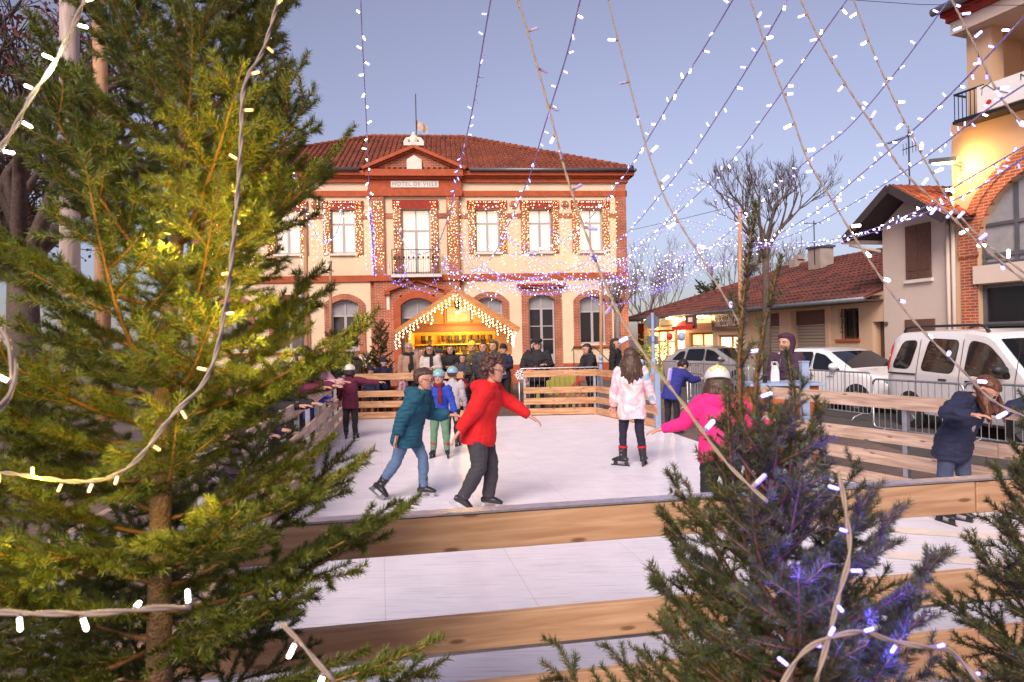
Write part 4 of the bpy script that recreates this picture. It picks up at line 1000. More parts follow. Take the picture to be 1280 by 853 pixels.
def make_car(name, label, loc, rz, S, paint):
    """local +x forward. S: top profile [(x,z)], belt [(x,z)], half width, wheel positions, windows"""
    t = thing(name, label, 'van' if 'van' in name else 'car', loc, rz, None)
    top, belt, W = S['top'], S['belt'], S['w']; x0, x1 = top[0][0], top[-1][0]; zb = S.get('zb', .22)
    xs = sorted({round(x0+(x1-x0)*i/46, 3) for i in range(47)} | {round(p[0], 3) for p in top})
    tum = S.get('tum', .16)
    def wid(x):
        e = max(0, min(1, (x-x0)/.35)); f = max(0, min(1, (x1-x)/.7))
        return W*(1-.10*(1-e)**2)*(1-.22*(1-f)**2)
    def side_y(x, z):
        zt, zl = interp(top, x), min(interp(belt, x), interp(top, x)-.02); w = wid(x)
        if z <= zl: return w
        return w - tum*(z-zl)/max(.05, (S['zmax']-zl))*1.0
    rings = []
    for x in xs:
        zt = interp(top, x); zl = min(interp(belt, x), zt-.02); w = wid(x); lo = zb + (.10 if x < x0+.15 or x > x1-.2 else 0)
        wt = side_y(x, zt-.04) if zt-zl > .1 else w-.03
        half = [(0, lo), (w*.86, lo), (w*.97, lo+.07), (w, lo+.22), (w+.012, (lo+zl)/2+.05), (w, zl-.05), (side_y(x, zl), zl), (side_y(x, (zl+zt)/2), (zl+zt)/2-.01), (wt, zt-.06), (wt-.06, zt-.012), (wt-.18, zt), (wt*.4, zt+.012), (0, zt+.015)]
        ring = [(x, y, z) for y, z in half] + [(x, -y, z) for y, z in reversed(half[1:-1])]
        rings.append(ring)
    mb = MB(); n = len(rings[0]); vs = [p for r in rings for p in r]; fs = []
    for i in range(len(rings)-1):
        for j in range(n): fs.append((i*n+j, i*n+(j+1) % n, (i+1)*n+(j+1) % n, (i+1)*n+j))
    fs += [tuple(range(n)), tuple(range((len(rings)-1)*n+n-1, (len(rings)-1)*n-1, -1))]
    mb.add(vs, fs); body = mb.build('body', paint, t, smooth=True)
    me = body.data; bmx = bmesh.new(); bmx.from_mesh(me)
    for e in bmx.edges:
        if len(e.link_faces) == 2 and e.calc_face_angle() > .7: e.smooth = False
    bmx.to_mesh(me); bmx.free()
    # windows
    for poly, nm in S['side']:
        rp = rounded(poly, S.get('rw', .10))
        for s_ in (-1, 1):
            for grow, m_, off, nm2 in ((1.045, M['plastic'], .006, None), (1.0, M['car_glass'], .010, nm)):
                cx = sum(p[0] for p in rp)/len(rp); cz = sum(p[1] for p in rp)/len(rp)
                pp = [((x-cx)*grow+cx, (z-cz)*grow+cz) for x, z in rp]
                q = MB(); pts = [(x, s_*(side_y(x, z)+off), z) for x, z in pp]; c = (cx, s_*(side_y(cx, cz)+off), cz)
                q.add([c]+pts, [(0, i+1, (i+1) % len(pts)+1) for i in range(len(pts))])
                o = q.build('side_window' if nm2 else 'window_seal', m_, t, fix=False)
                if nm2 is None: seal = o
                else: seal.parent = o
    for (xa, xb), nm in S['screens']:
        za_, zb_ = interp(top, xa), interp(top, xb); d = Vector((xb-xa, 0, zb_-za_)); nrm = Vector((-d.z, 0, d.x)).normalized()
        if nrm.z < 0: nrm = -nrm
        q = MB(); pts = []
        for f_, in ((.05,), (.95,)):
            x = xa+(xb-xa)*f_; z = interp(top, x); y = (side_y(x, z-.04) if z-interp(belt, x) > .1 else wid(x)-.06)-.09
            pts.append((x, y, z))
        a, b = pts; k = 9; vs = []
        for j in range(k+1):
            u = -1+2*j/k
            for (x, y, z) in (a, b):
                p = Vector((x, u*y, z+.014*(1-u*u)))+nrm*.013; vs.append(p)
        q.add(vs, [(2*j, 2*j+2, 2*j+3, 2*j+1) for j in range(k)]); q.build(nm, M['car_glass'], t, smooth=True, fix=False)
    if S.get('tail'):
        for s_ in (-1, 1):
            q = MB(); q.tube([(x, s_*(side_y(x, z)-.025), z) for x, z in S['tail']], [.02]+[.045]*(len(S['tail'])-2)+[.02], 8); q.build('tail_lamp', M['lamp_red'], t, smooth=True)
    R = S['r']
    for xw in S['wheels']:
        for s_ in (-1, 1):
            y = s_*(wid(xw)-.10)
            wh = tag(empty('wheel'), None); wh.parent = t; wh.location = (xw, y, R)
            q = MB(); q.tube([(0,-.10,0),(0,-.085,0),(0,.085,0),(0,.10,0)], [R-.03,R,R,R-.03], 28); q.build('tyre', M['rubber'], wh, smooth=False)
            q = MB()
            q.tube([(0,s_*.098,0),(0,s_*.104,0)], R*.64, 24)
            q.tube([(0,s_*.103,0),(0,s_*.118,0)], R*.14, 12)
            for k in range(7):
                a = 2*PI*k/7; q.obox((R*.1*math.cos(a), s_*.107, R*.1*math.sin(a)), (R*.62*math.cos(a), s_*.109, R*.62*math.sin(a)), .02, .05, up=Vector((0,1,0)).cross(Vector((math.cos(a),0,math.sin(a)))))
            q.build('rim', M['rim'], wh)
            q = MB(); q.tube([(xw, s_*(wid(xw)+.004), R), (xw, s_*(wid(xw)+.016), R)], R+.065, 28); 
            q.build('wheel_arch', M['plastic'], t)
            wh.location = (xw, s_*(wid(xw)-.078), R)
    for args in S.get('boxes', []):
        nm, m_, (a, b, c, d, e, f_), mir = args
        for s_ in ((1, -1) if mir else (1,)):
            q = MB(); ys = sorted((s_*c, s_*d)); q.box(a, b, ys[0], ys[1], e, f_); q.build(nm, m_, t, bevel=.02)
    for s_ in (-1, 1):
        xm, zm = S['mirror']; y = side_y(xm, zm)
        q = MB(); q.ell((xm, s_*(y+.13), zm+.02), (.09,.13,.085), 12, 8); q.tube([(xm, s_*(y-.01), zm-.03), (xm, s_*(y+.08), zm-.02)], .03, 6); q.build('wing_mirror', S.get('mirror_mat', paint), t, smooth=True)
        for (xd) in S['doors']:
            q = MB(); pts = []
            for k in range(9):
                z = .34+(S['zmax']-.16-.34)*k/8
                pts.append((xd, s_*(side_y(xd, z)+.008+(.006 if z < interp(belt, xd) else 0)), z))
            q.tube(pts, .005, 4); q.build('door_seam', M['plastic'], t)
        for (xh, zh) in S['handles']:
            q = MB(); y = side_y(xh, zh)+.02; q.obox((xh-.09, s_*y, zh), (xh+.09, s_*y, zh), .03, .028); q.build('door_handle', S.get('handle_mat', paint), t, bevel=.005)
    return t
VAN = dict(tail=[(-2.075,.98),(-2.06,1.1),(-2.02,1.3),(-1.97,1.5),(-1.93,1.62)], top=[(-2.10,.72),(-2.085,1.05),(-2.02,1.55),(-1.93,1.72),(-1.75,1.80),(-.9,1.825),(0,1.82),(.45,1.76),(.62,1.68),(1.28,1.12),(1.85,.98),(2.07,.80),(2.12,.5)],
    belt=[(-2.2,1.06),(-1.5,1.06),(.9,1.03),(1.3,1.0),(2.2,.8)], w=.885, zmax=1.82, r=.315, tum=.15, wheels=(-1.30,1.33),
    side=[([(-1.86,1.12),(-1.34,1.11),(-1.20,1.64),(-1.62,1.63)],'w'), ([(-1.02,1.10),(-.20,1.07),(-.14,1.64),(-.88,1.67)],'w'), ([(.08,1.06),(1.08,1.04),(.88,1.30),(.52,1.57),(.12,1.64)],'w')],
    screens=[((.62,1.28),'windscreen')], mirror=(.98,1.16), doors=(-1.12,-.03,1.16), handles=((-.42,.95),(.22,.95)), rw=.13, mirror_mat=M['plastic'], handle_mat=M['plastic'],
    boxes=[('headlamp', M['lamp_clear'], (1.85,2.10,.45,.80,.66,.90), True), ('bumper', M['plastic'], (-2.16,-1.95,0,.80,.32,.52), True), ('bumper', M['plastic'], (1.95,2.16,0,.72,.28,.48), True), ('side_moulding', M['plastic'], (-1.95,-1.15,.888,.905,1.00,1.03), True), ('door_track', M['plastic'], (-.85,1.0,.893,.91,.50,.60), True)])
def g3(x, D): q = P(x, 430, D); return q.x, q.y
a = Vector((*g3(1104,13.7), 0)); b = Vector((*g3(1272,10.4), 0)); dv = (b-a).normalized(); rz = math.atan2(dv.y, dv.x)
side = Vector((dv.y, -dv.x, 0)); side = side if side.x < 0 else -side    # outward, towards the camera side
org = a + dv*2.10 - side*.885
van = make_car('parked_van', 'white panel sided passenger van with black roof bars parked at the right edge', org, rz, VAN, M['white_car'])
for s_ in (-1, 1):
    q = MB(); q.tube([(-1.75,s_*.66,1.80),(-1.68,s_*.66,1.88),(-1.5,s_*.66,1.90),(.15,s_*.66,1.90),(.30,s_*.66,1.87),(.38,s_*.66,1.78)], [.03,.026,.024,.024,.028,.03], 8); q.build('roof_bar', M['plastic'], van, smooth=True)
HATCH = dict(top=[(-1.95,.55),(-1.93,.95),(-1.75,1.10),(-1.25,1.38),(-.7,1.46),(0,1.455),(.35,1.38),(1.10,.98),(1.75,.84),(1.98,.66),(2.02,.42)],
    belt=[(-2,.92),(-1,.93),(1,.90),(2,.70)], w=.86, zmax=1.46, r=.30, tum=.17, wheels=(-1.22,1.28),
    side=[([(-1.45,.98),(-.95,.97),(-.90,1.30),(-1.15,1.27)],'w'), ([(-.85,.97),(-.10,.96),(-.08,1.37),(-.78,1.36)],'w'), ([(0,.96),(.82,.95),(.32,1.29),(0,1.36)],'w')],
    screens=[((.35,1.10),'windscreen'),((-1.75,-1.25),'rear_window')], mirror=(.72,1.02), doors=(-.05,.95), handles=((-.3,.82),(.55,.82)), rw=.08,
    boxes=[('headlamp', M['lamp_clear'], (1.72,1.99,.40,.70,.58,.76), True), ('grille', M['plastic'], (1.97,2.03,0,.36,.50,.60), True), ('lower_grille', M['plastic'], (1.98,2.04,0,.55,.27,.40), True), ('number_plate', M['plate'], (2.04,2.055,0,.26,.42,.52), True), ('tail_lamp', M['lamp_red'], (-1.95,-1.85,.55,.76,.75,.95), True)])
hx, hy = g3(1040,16.9)
make_car('parked_car', 'white hatchback parked behind the left crowd barrier, windscreen lit yellow', (hx+.15, hy, 0), math.radians(-68), HATCH, M['white_car'])
S2 = dict(HATCH); S2['boxes'] = HATCH['boxes']+[('indicator', M['lamp_orange'], (1.90,2.0,.66,.76,.60,.70), True)]
hx, hy = g3(899,24.5)
make_car('parked_car', 'silver car parked in front of the lit shops', (hx, hy, 0), math.radians(-52), S2, M['silver_car'])
# ------------------------------------------------------------------ people
def union(name, mb, m, parent, voxel=.010, smooth=2, noise_amp=0., noise_f=9., seed=0, fold=0.):
    me = mb.mesh('tmp', m); o = link('tmp', me)
    r = o.modifiers.new('r', 'REMESH'); r.mode = 'VOXEL'; r.voxel_size = voxel; r.use_smooth_shade = True
    if smooth: s_ = o.modifiers.new('s', 'SMOOTH'); s_.iterations = smooth; s_.factor = .5
    bpy.context.view_layer.update()
    dg = bpy.context.evaluated_depsgraph_get()
    out = bpy.data.meshes.new_from_object(o.evaluated_get(dg)); out.name = name
    bpy.data.objects.remove(o); bpy.data.meshes.remove(me)
    if noise_amp:
        n = len(out.vertices); co = np.empty(n*3); no = np.empty(n*3)
        out.vertices.foreach_get('co', co); out.vertices.foreach_get('normal', no); co = co.reshape(-1,3); no = no.reshape(-1,3)
        off = Vector((seed*3.1, seed*1.7, seed))
        for i in range(n):
            c = Vector(co[i])
            a = noise.noise(c*noise_f+off)*noise_amp
            if fold:
                b = noise.noise(Vector((c.x*noise_f*.8, c.y*noise_f*.8, c.z*noise_f*2.6))+off); a += (1-abs(b)*2.2)*fold
            co[i] += no[i]*a
        out.vertices.foreach_set('co', co.ravel())
    out.polygons.foreach_set('use_smooth', [True]*len(out.polygons)); out.update()
    if not out.materials: out.materials.append(m)
    return link(name, out, parent)

def cloth(name, col, rough=.85, var=.10, bump=.15, scale=7):
    if name not in M: M[name] = mat(name, col, rough, var=var, scale=scale, bump=bump, bscale=60)
    return M[name]
def tiedye():
    m, nt, b = newmat('tie_dye'); N = nt.nodes; L = nt.links
    tc = N.new('ShaderNodeTexCoord'); nz = N.new('ShaderNodeTexNoise'); nz.inputs['Scale'].default_value = 3.1; nz.inputs['Detail'].default_value = 2; nz.inputs['Distortion'].default_value = .5
    L.new(tc.outputs['Object'], nz.inputs['Vector']); cr = N.new('ShaderNodeValToRGB'); e = cr.color_ramp.elements
    e[0].position = .33; e[0].color = (.25,.40,.52,1); e[1].position = .40; e[1].color = (.80,.70,.80,1)
    for p, c in ((.48,(.80,.40,.48,1)),(.56,(.84,.72,.76,1)),(.64,(.82,.34,.32,1)),(.72,(.84,.74,.74,1))): x = e.new(p); x.color = c
    L.new(nz.outputs['Fac'], cr.inputs[0]); L.new(cr.outputs[0], b.inputs['Base Color']); b.inputs['Roughness'].default_value = .9
    return m
M['tie_dye'] = tiedye()
def plaid():
    m, nt, b = newmat('plaid_cloth'); N = nt.nodes; L = nt.links
    tc = N.new('ShaderNodeTexCoord'); outs = []
    for i, ax in enumerate(('X', 'Z')):
        sp = N.new('ShaderNodeSeparateXYZ'); L.new(tc.outputs['Object'], sp.inputs[0])
        mm = N.new('ShaderNodeMath'); mm.operation = 'PINGPONG'; mm.inputs[1].default_value = .09; L.new(sp.outputs[ax], mm.inputs[0])
        gt = N.new('ShaderNodeMath'); gt.operation = 'GREATER_THAN'; gt.inputs[1].default_value = .045; L.new(mm.outputs[0], gt.inputs[0]); outs.append(gt)
    ad = N.new('ShaderNodeMath'); ad.operation = 'ADD'; L.new(outs[0].outputs[0], ad.inputs[0]); L.new(outs[1].outputs[0], ad.inputs[1])
    dv = N.new('ShaderNodeMath'); dv.operation = 'MULTIPLY'; dv.inputs[1].default_value = .5; L.new(ad.outputs[0], dv.inputs[0])
    cr = N.new('ShaderNodeValToRGB'); cr.color_ramp.elements[0].color = (.75,.68,.70,1); cr.color_ramp.elements[1].color = (.05,.04,.07,1)
    x = cr.color_ramp.elements.new(.5); x.color = (.25,.20,.26,1); L.new(dv.outputs[0], cr.inputs[0])
    L.new(cr.outputs[0], b.inputs['Base Color']); b.inputs['Roughness'].default_value = .95
    return m
M['plaid'] = plaid()
def hairmat(name, col):
    if name in M: return M[name]
    m, nt, b = newmat(name); N = nt.nodes; L = nt.links
    tc = N.new('ShaderNodeTexCoord'); mp = N.new('ShaderNodeMapping'); mp.inputs['Scale'].default_value = (70,70,7); L.new(tc.outputs['Object'], mp.inputs['Vector'])
    nz = N.new('ShaderNodeTexNoise'); nz.inputs['Scale'].default_value = 1; nz.inputs['Detail'].default_value = 4; L.new(mp.outputs[0], nz.inputs['Vector'])
    cr = N.new('ShaderNodeValToRGB'); cr.color_ramp.elements[0].position = .3; cr.color_ramp.elements[1].position = .75
    cr.color_ramp.elements[0].color = (col[0]*.5, col[1]*.5, col[2]*.5, 1); cr.color_ramp.elements[1].color = (col[0]*1.5, col[1]*1.5, col[2]*1.5, 1)
    L.new(nz.outputs['Fac'], cr.inputs[0]); L.new(cr.outputs[0], b.inputs['Base Color']); b.inputs['Roughness'].default_value = .5
    bp = N.new('ShaderNodeBump'); bp.inputs['Strength'].default_value = .6; bp.inputs['Distance'].default_value = .01; L.new(nz.outputs['Fac'], bp.inputs['Height']); L.new(bp.outputs[0], b.inputs['Normal'])
    M[name] = m; return m
def skinmat():
    m, nt, b = newmat('skin'); N = nt.nodes; L = nt.links
    b.inputs['Base Color'].default_value = (.56,.30,.22,1); b.inputs['Roughness'].default_value = .5
    b.inputs['Subsurface Weight'].default_value = .12; b.inputs['Subsurface Radius'].default_value = (.02,.008,.004)
    return m
M['skin'] = skinmat()
M['lips'] = mat('lips', (.38,.10,.09), .5, var=0); M['eye'] = mat('eye_dark', (.03,.02,.02), .2, var=0)
M['eye_white'] = mat('eye_white', (.6,.58,.56), .3, var=0)
M['black_boot'] = mat('black_boot', (.022,.02,.026), .4, var=.2, scale=20); M['steel'] = mat('skate_steel', (.5,.5,.55), .25, metal=.9, var=0)
M['wire_glasses'] = mat('glasses_frame', (.06,.04,.10), .3, metal=.3, var=0)

def V(t): return Vector((t[0], -t[1], t[2]))      # (left, forward, up) -> local axes
HEADP = [(0.0,.17,.34,-.12),(.06,.25,.40,-.02),(.16,.30,.425,.12),(.27,.345,.43,.28),(.40,.37,.43,.40),(.50,.378,.42,.46),(.62,.385,.435,.50),(.76,.365,.41,.48),(.88,.28,.31,.38),(.96,.16,.18,.24),(1.0,.05,.05,.08)]
def head_ring(mb, base, hu, hf, hs_, hh, prof, n=18, m=None):
    vs = []
    for (t, w, f, bk) in prof:
        cf, rf = (f-bk)/2, (f+bk)/2        # centre offset forward, radius
        c = base + hu*(t*hh) + hf*(cf*hh)
        for j in range(n):
            a = 2*PI*j/n; vs.append(c + hs_*(w*hh*math.cos(a)) + hf*(rf*hh*math.sin(a)))
    k = len(prof); fs = [(i*n+j, i*n+(j+1) % n, (i+1)*n+(j+1) % n, (i+1)*n+j) for i in range(k-1) for j in range(n)]
    fs += [tuple(range(n-1,-1,-1)), tuple(range((k-1)*n, k*n))]
    mb.add(vs, fs, m)

DEF = dict(lean=(0,0,1), twist=0, roll=0, head=(0,.05,1), hf=(0,1,0), ual=(.22,.0,-1), fal=(.08,.25,-1), uar=(-.22,0,-1), far=(-.08,.25,-1),
           thl=(.05,.02,-1), shl=(.02,-.04,-1), thr=(-.05,.02,-1), shr=(-.02,-.04,-1), ftl=(.2,1,0), ftr=(-.2,1,0))
def person(label, loc, face, H, pose=None, jacket='navy', trousers='black_trousers', hair='short', hairc='brown_hair', shoes='shoe', hat=None, hatm=None, near=False,
           fat=1.0, jlen=.0, head_scale=1.09, hood=None, glasses=False, scarf=None, extras=None, hands=True, long_len=.22, group=None, shoe_m=None, skip_legs=False, jr=1.0, vest=None, cuff=None):
    po = dict(DEF); po.update(pose or {})
    t = thing('person', label, 'person', loc, math.radians(face), group)
    up = V(po['lean']).normalized(); tw = math.radians(po['twist'])
    sx = Vector((math.cos(tw), math.sin(tw), 0)); sx = (sx - up*sx.dot(up)).normalized()
    if po['roll']: sx = (sx + up*po['roll']).normalized()
    fw = sx.cross(up).normalized()             # chest forward
    hip_x = Vector((1,0,0))
    hh = .132*H*head_scale
    pel = Vector((0,0,0)); neck = pel + up*.30*H; sh_c = pel + up*.272*H
    J = {}
    for s_, k in ((1,'l'),(-1,'r')):
        J['s'+k] = sh_c + sx*s_*.105*H*fat**.5; J['e'+k] = J['s'+k] + V(po['ua'+k]).normalized()*.165*H; J['w'+k] = J['e'+k] + V(po['fa'+k]).normalized()*.145*H
        J['h'+k] = pel + hip_x*s_*.052*H + Vector((0,0,-.01*H)); J['k'+k] = J['h'+k] + V(po['th'+k]).normalized()*.245*H; J['a'+k] = J['k'+k] + V(po['sh'+k]).normalized()*.225*H
    skate = shoes in ('skate', 'inline')
    sole = .045*H + (.055 if skate else 0)
    zmin = min(J['al'].z, J['ar'].z); lift = sole - zmin
    root = Vector((0,0,lift))
    pel += root; neck += root; sh_c += root
    for k in J: J[k] = J[k] + root
    hu = V(po['head']).normalized(); hf = V(po['hf']); hf = (hf - hu*hf.dot(hu)).normalized(); hs_ = hf.cross(hu).normalized()*-1
    hbase = neck + hu*.035*H + hf*(.0*hh)
    vx = .0075 if near else .012
    # ---- body
    B = MB()
    B.tube([pel-up*.03*H, pel+up*.04*H, pel+up*.12*H, pel+up*.20*H, pel+up*.265*H, pel+up*.29*H], [(.075*H,.055*H),(.085*H,.062*H),(.072*H,.052*H),(.09*H,.06*H),(.085*H,.05*H),(.04*H,.04*H)], 14, side=sx)
    B.tube([sh_c+up*.0*H, neck+up*.0, hbase+hu*.15*hh+hf*.02*hh, hbase+hu*.35*hh], [.045*H,.036*H,.034*H,.034*H], 12)
    for k in 'lr':
        B.tube([J['s'+k], J['s'+k].lerp(J['e'+k],.5), J['e'+k], J['e'+k].lerp(J['w'+k],.3), J['w'+k]], [.034*H,.029*H,.024*H,.023*H,.016*H], 10)
        B.tube([J['h'+k], J['h'+k].lerp(J['k'+k],.5), J['k'+k], J['k'+k].lerp(J['a'+k],.3), J['a'+k]], [.046*H,.040*H,.028*H,.028*H,.018*H], 10)
        if hands:   # palm, four fingers and a thumb
            w_ = J['w'+k]; d = (w_-J['e'+k]).normalized(); sd = d.cross(Vector((0,0,1)))
            if sd.length < .3: sd = d.cross(fw)
            sd.normalize(); if_ = 1 if k == 'l' else -1
            pn = sd.cross(d).normalized()
            if pn.z > 0: pn = -pn
            hl_ = .105*H*head_scale**.3
            B.tube([w_-d*.01, w_+d*hl_*.15, w_+d*hl_*.48], [(.016*H,.014*H),(.024*H,.012*H),(.026*H,.011*H)], 10, side=sd)
            for q, (o_, ln) in enumerate(((-.75,.78),(-.26,.92),(.24,1.0),(.72,.90))):
                r = .0062*H; p0 = w_+d*hl_*.42+sd*o_*.023*H; 
                p1 = p0+(d+sd*o_*.22)*hl_*.28*ln; p2 = p1+(d+pn*.45+sd*o_*.12).normalized()*hl_*.2*ln; p3 = p2+(d+pn*1.0).normalized()*hl_*.13*ln
                B.tube([p0,p1,p2,p3], [r*1.1,r,r*.95,r*.75], 6)
            p0 = w_+d*hl_*.15+sd*if_*-.018*H; p1 = p0+(d*.7-sd*if_*.8+pn*.2).normalized()*hl_*.26; p2 = p1+(d+pn*.4-sd*if_*.2).normalized()*hl_*.24; B.tube([p0,p1,p2], [.009*H,.0075*H,.0055*H], 6)
    head_ring(B, hbase, hu, hf, hs_, hh, HEADP)
    B.tube([hbase+hu*.62*hh+hf*.40*hh, hbase+hu*.50*hh+hf*.47*hh, hbase+hu*.40*hh+hf*.52*hh, hbase+hu*.37*hh+hf*.44*hh], [.035*hh,.045*hh,.068*hh,.05*hh], 8)
    Rm = Matrix((hs_, hf, hu)).transposed()
    for s_ in (-1, 1): B.ell(hbase+hu*.47*hh+hs_*s_*.385*hh+hf*-.02*hh, (.035*hh,.075*hh,.12*hh), 8, 6, R=Rm)
    B.ell(hbase+hu*.60*hh+hf*.40*hh, (.26*hh,.06*hh,.035*hh), 10, 6, R=Rm)
    B.ell(hbase+hu*.06*hh+hf*.33*hh, (.12*hh,.09*hh,.07*hh), 8, 6, R=Rm)
    union('body', B, M['skin'], t, voxel=.0055 if near else .008, smooth=1)
    for s_ in (-1, 1):
        e = MB(); c = hbase+hu*.515*hh+hs_*s_*.165*hh+hf*.405*hh; e.ell(c, (.058*hh,.03*hh,.034*hh), 10, 6, R=Rm); eo = e.build('eye', M['eye_white'], t, smooth=True)
        e = MB(); e.ell(c+hf*.018*hh, (.030*hh,.02*hh,.032*hh), 8, 6, R=Rm); e.build('iris', M['eye'], eo, smooth=True)
        e = MB(); e.tube([hbase+hu*.59*hh+hs_*s_*.07*hh+hf*.455*hh, hbase+hu*.625*hh+hs_*s_*.16*hh+hf*.45*hh, hbase+hu*.595*hh+hs_*s_*.26*hh+hf*.405*hh], [.014*hh,.018*hh,.010*hh], 6); e.build('eyebrow', hairmat(hairc, HC[hairc]), t)
    e = MB(); e.ell(hbase+hu*.235*hh+hf*.425*hh, (.12*hh,.030*hh,.032*hh), 10, 6, R=Rm); e.build('lips', M['lips'], t, smooth=True)
    # ---- jacket
    jm = M[jacket]; Jk = MB(); f2 = fat*jr
    dn_ = (up*.45+Vector((0,0,1))*.55).normalized(); hem = pel - dn_*(.065+jlen)*H
    Jk.tube([hem-dn_*.015*H, hem+dn_*.02*H, pel+up*.03*H, pel+up*.12*H, pel+up*.21*H, pel+up*.265*H, pel+up*.295*H, pel+up*.315*H],
            [(.110*H*f2,.092*H*f2),(.116*H*f2,.097*H*f2),(.110*H*f2,.092*H*f2),(.100*H*f2,.080*H*f2),(.112*H*f2,.082*H*f2),(.100*H*f2,.066*H*f2),(.062*H,.056*H),(.047*H,.047*H)], 18, side=sx)
    for k in 'lr':
        a, b, c = J['s'+k], J['e'+k], J['w'+k]
        Jk.tube([a-(b-a)*.18+ (sh_c-a)*.1, a, a.lerp(b,.5), b, b.lerp(c,.45), b.lerp(c,.93), b.lerp(c,1.0)], [.043*H*jr,.052*H*jr,.047*H*jr,.041*H*jr,.038*H*jr,.031*H*jr,.027*H*jr], 12)
    if hood == 'down' or hood is None and False:
        Jk.tube([neck+sx*.06*H+fw*.04*H, neck+sx*.075*H-fw*.03*H-up*.005*H, neck-fw*.085*H-up*.035*H, neck-sx*.075*H-fw*.03*H-up*.005*H, neck-sx*.06*H+fw*.04*H], [.022*H,.032*H,.048*H,.032*H,.022*H], 10)
    if hood != 'none': Jk.tube([neck+up*(-.02)*H, neck+up*.03*H], [.06*H,.052*H], 14)
    soft = jacket in ('red','tie_dye','hot_pink','cream','beige','plaid')
    union('jacket', Jk, jm, t, voxel=vx, smooth=3, noise_amp=(.016 if soft else .012)*H, noise_f=(9 if soft else 13)/H, seed=len(label), fold=(.002 if soft else .007)*H)
    z_ = MB(); pts = []
    for f_ in (-.05-jlen, .05, .12, .20, .27):
        r = {True: .088}.get(True); pts.append(pel+up*f_*H+fw*(.0885*H*f2 if f_ < .22 else .070*H*f2))
    if not vest and jacket not in ('red','hot_pink','tie_dye'): z_.tube(pts, .004*H, 5); z_.build('zip', M['wire_glasses'], t)
    if hood == 'up':
        hm = MB(); head_ring(hm, hbase, hu, hf, hs_, hh*1.16, [(-.10,.36,.16,.36),(.12,.40,.18,.44),(.35,.44,.20,.52),(.6,.45,.26,.54),(.78,.41,.36,.50),(.90,.30,.34,.38),(.98,.12,.14,.18)], 18)
        union('hood', hm, jm, t, voxel=vx, smooth=1, noise_amp=.006, noise_f=12)
    # ---- trousers
    T = MB(); tm = M[trousers]; lf = po.get('legfat', 1.0)
    T.tube([pel-up*.075*H, pel-Vector((0,0,.03*H)), pel+up*.03*H, pel+up*.06*H], [(.07*H*fat,.06*H*fat),(.096*H*fat,.072*H*fat),(.092*H*fat,.070*H*fat),(.08*H*fat,.06*H*fat)], 14, side=hip_x)
    for k in 'lr':
        a, b, c = J['h'+k], J['k'+k], J['a'+k]
        T.tube([a, a.lerp(b,.4), b, b.lerp(c,.35), b.lerp(c,.80), b.lerp(c,1.0)], [.066*H*lf,.058*H*lf,.044*H*lf,.044*H*lf,.036*H*lf,.035*H*lf], 12)
    union('trousers', T, tm, t, voxel=vx, smooth=2, noise_amp=.009*H, noise_f=12/H, seed=len(label)+3, fold=.003*H)
    # ---- footwear
    for k in 'lr':
        a = J['a'+k]; sdn = (J['a'+k]-J['k'+k]).normalized(); f_ = V(po['ft'+k]); 
        if skate:
            f_ = (f_ - sdn*f_.dot(sdn)).normalized(); dn = sdn
        else: f_ = Vector((f_.x, f_.y, f_.z)).normalized(); dn = Vector((0,0,-1)); dn = (dn - f_*dn.dot(f_)).normalized()
        s_ = f_.cross(dn); fl = .15*H
        q = MB()
        q.tube([a-dn*.075*H*(1.0 if skate else .1), a-dn*.03*H*(1.0 if skate else .1), a+dn*.012*H, a+dn*.035*H], [(.037*H,.040*H),(.033*H,.036*H),(.031*H,.038*H),(.028*H,.035*H)], 12, side=s_)
        q.tube([a+dn*.028*H-f_*.045*H, a+dn*.018*H, a+dn*.022*H+f_*.05*H, a+dn*.03*H+f_*.085*H, a+dn*.034*H+f_*.105*H], [(.024*H,.016*H),(.029*H,.027*H),(.030*H,.022*H),(.026*H,.015*H),(.014*H,.009*H)], 12, side=s_)
        if skate:
            so = union('skate', q, M['black_boot'], t, voxel=.007 if near else .010, smooth=1)
            g_ = MB(); zb_ = a+dn*.045*H; 
            p0, p1 = zb_-f_*.062*H+dn*.052, zb_+f_*.115*H+dn*.052
            g_.obox(p0, p1, .007 if shoes == 'skate' else .022, .022, up=-dn)
            g_.obox(zb_-f_*.03*H, zb_-f_*.035*H+dn*.045, .03, .05, up=f_); g_.obox(zb_+f_*.07*H, zb_+f_*.075*H+dn*.045, .03, .05, up=f_)
            g_.build('blade', M['steel'] if shoes == 'skate' else M['plastic'], so)
            g_ = MB()
            for u in (-.055, -.02): 
                c = a+dn*u*H; g_.tube([c+s_*.036*H, c+f_*.040*H, c-s_*.036*H], .006*H, 5)
            g_.build('buckles', M['galv'], so)
            if cuff:
                g_ = MB(); c = a-dn*.078*H; g_.tube([c, c-dn*.018*H], [.041*H,.041*H], 12); g_.build('sock_cuff', M[cuff], so)
        else: union('shoe', q, M[shoe_m or 'black_boot'], t, voxel=.010, smooth=1)
    # ---- hair
    hm = hairmat(hairc, HC[hairc]); q = MB()
    short = [(.22,.34,-.02,.36),(.32,.385,-.03,.47),(.45,.415,-.03,.535),(.60,.43,.06,.57),(.74,.425,.30,.56),(.84,.385,.42,.51),(.93,.29,.34,.41),(1.01,.16,.20,.26),(1.05,.05,.06,.10)]
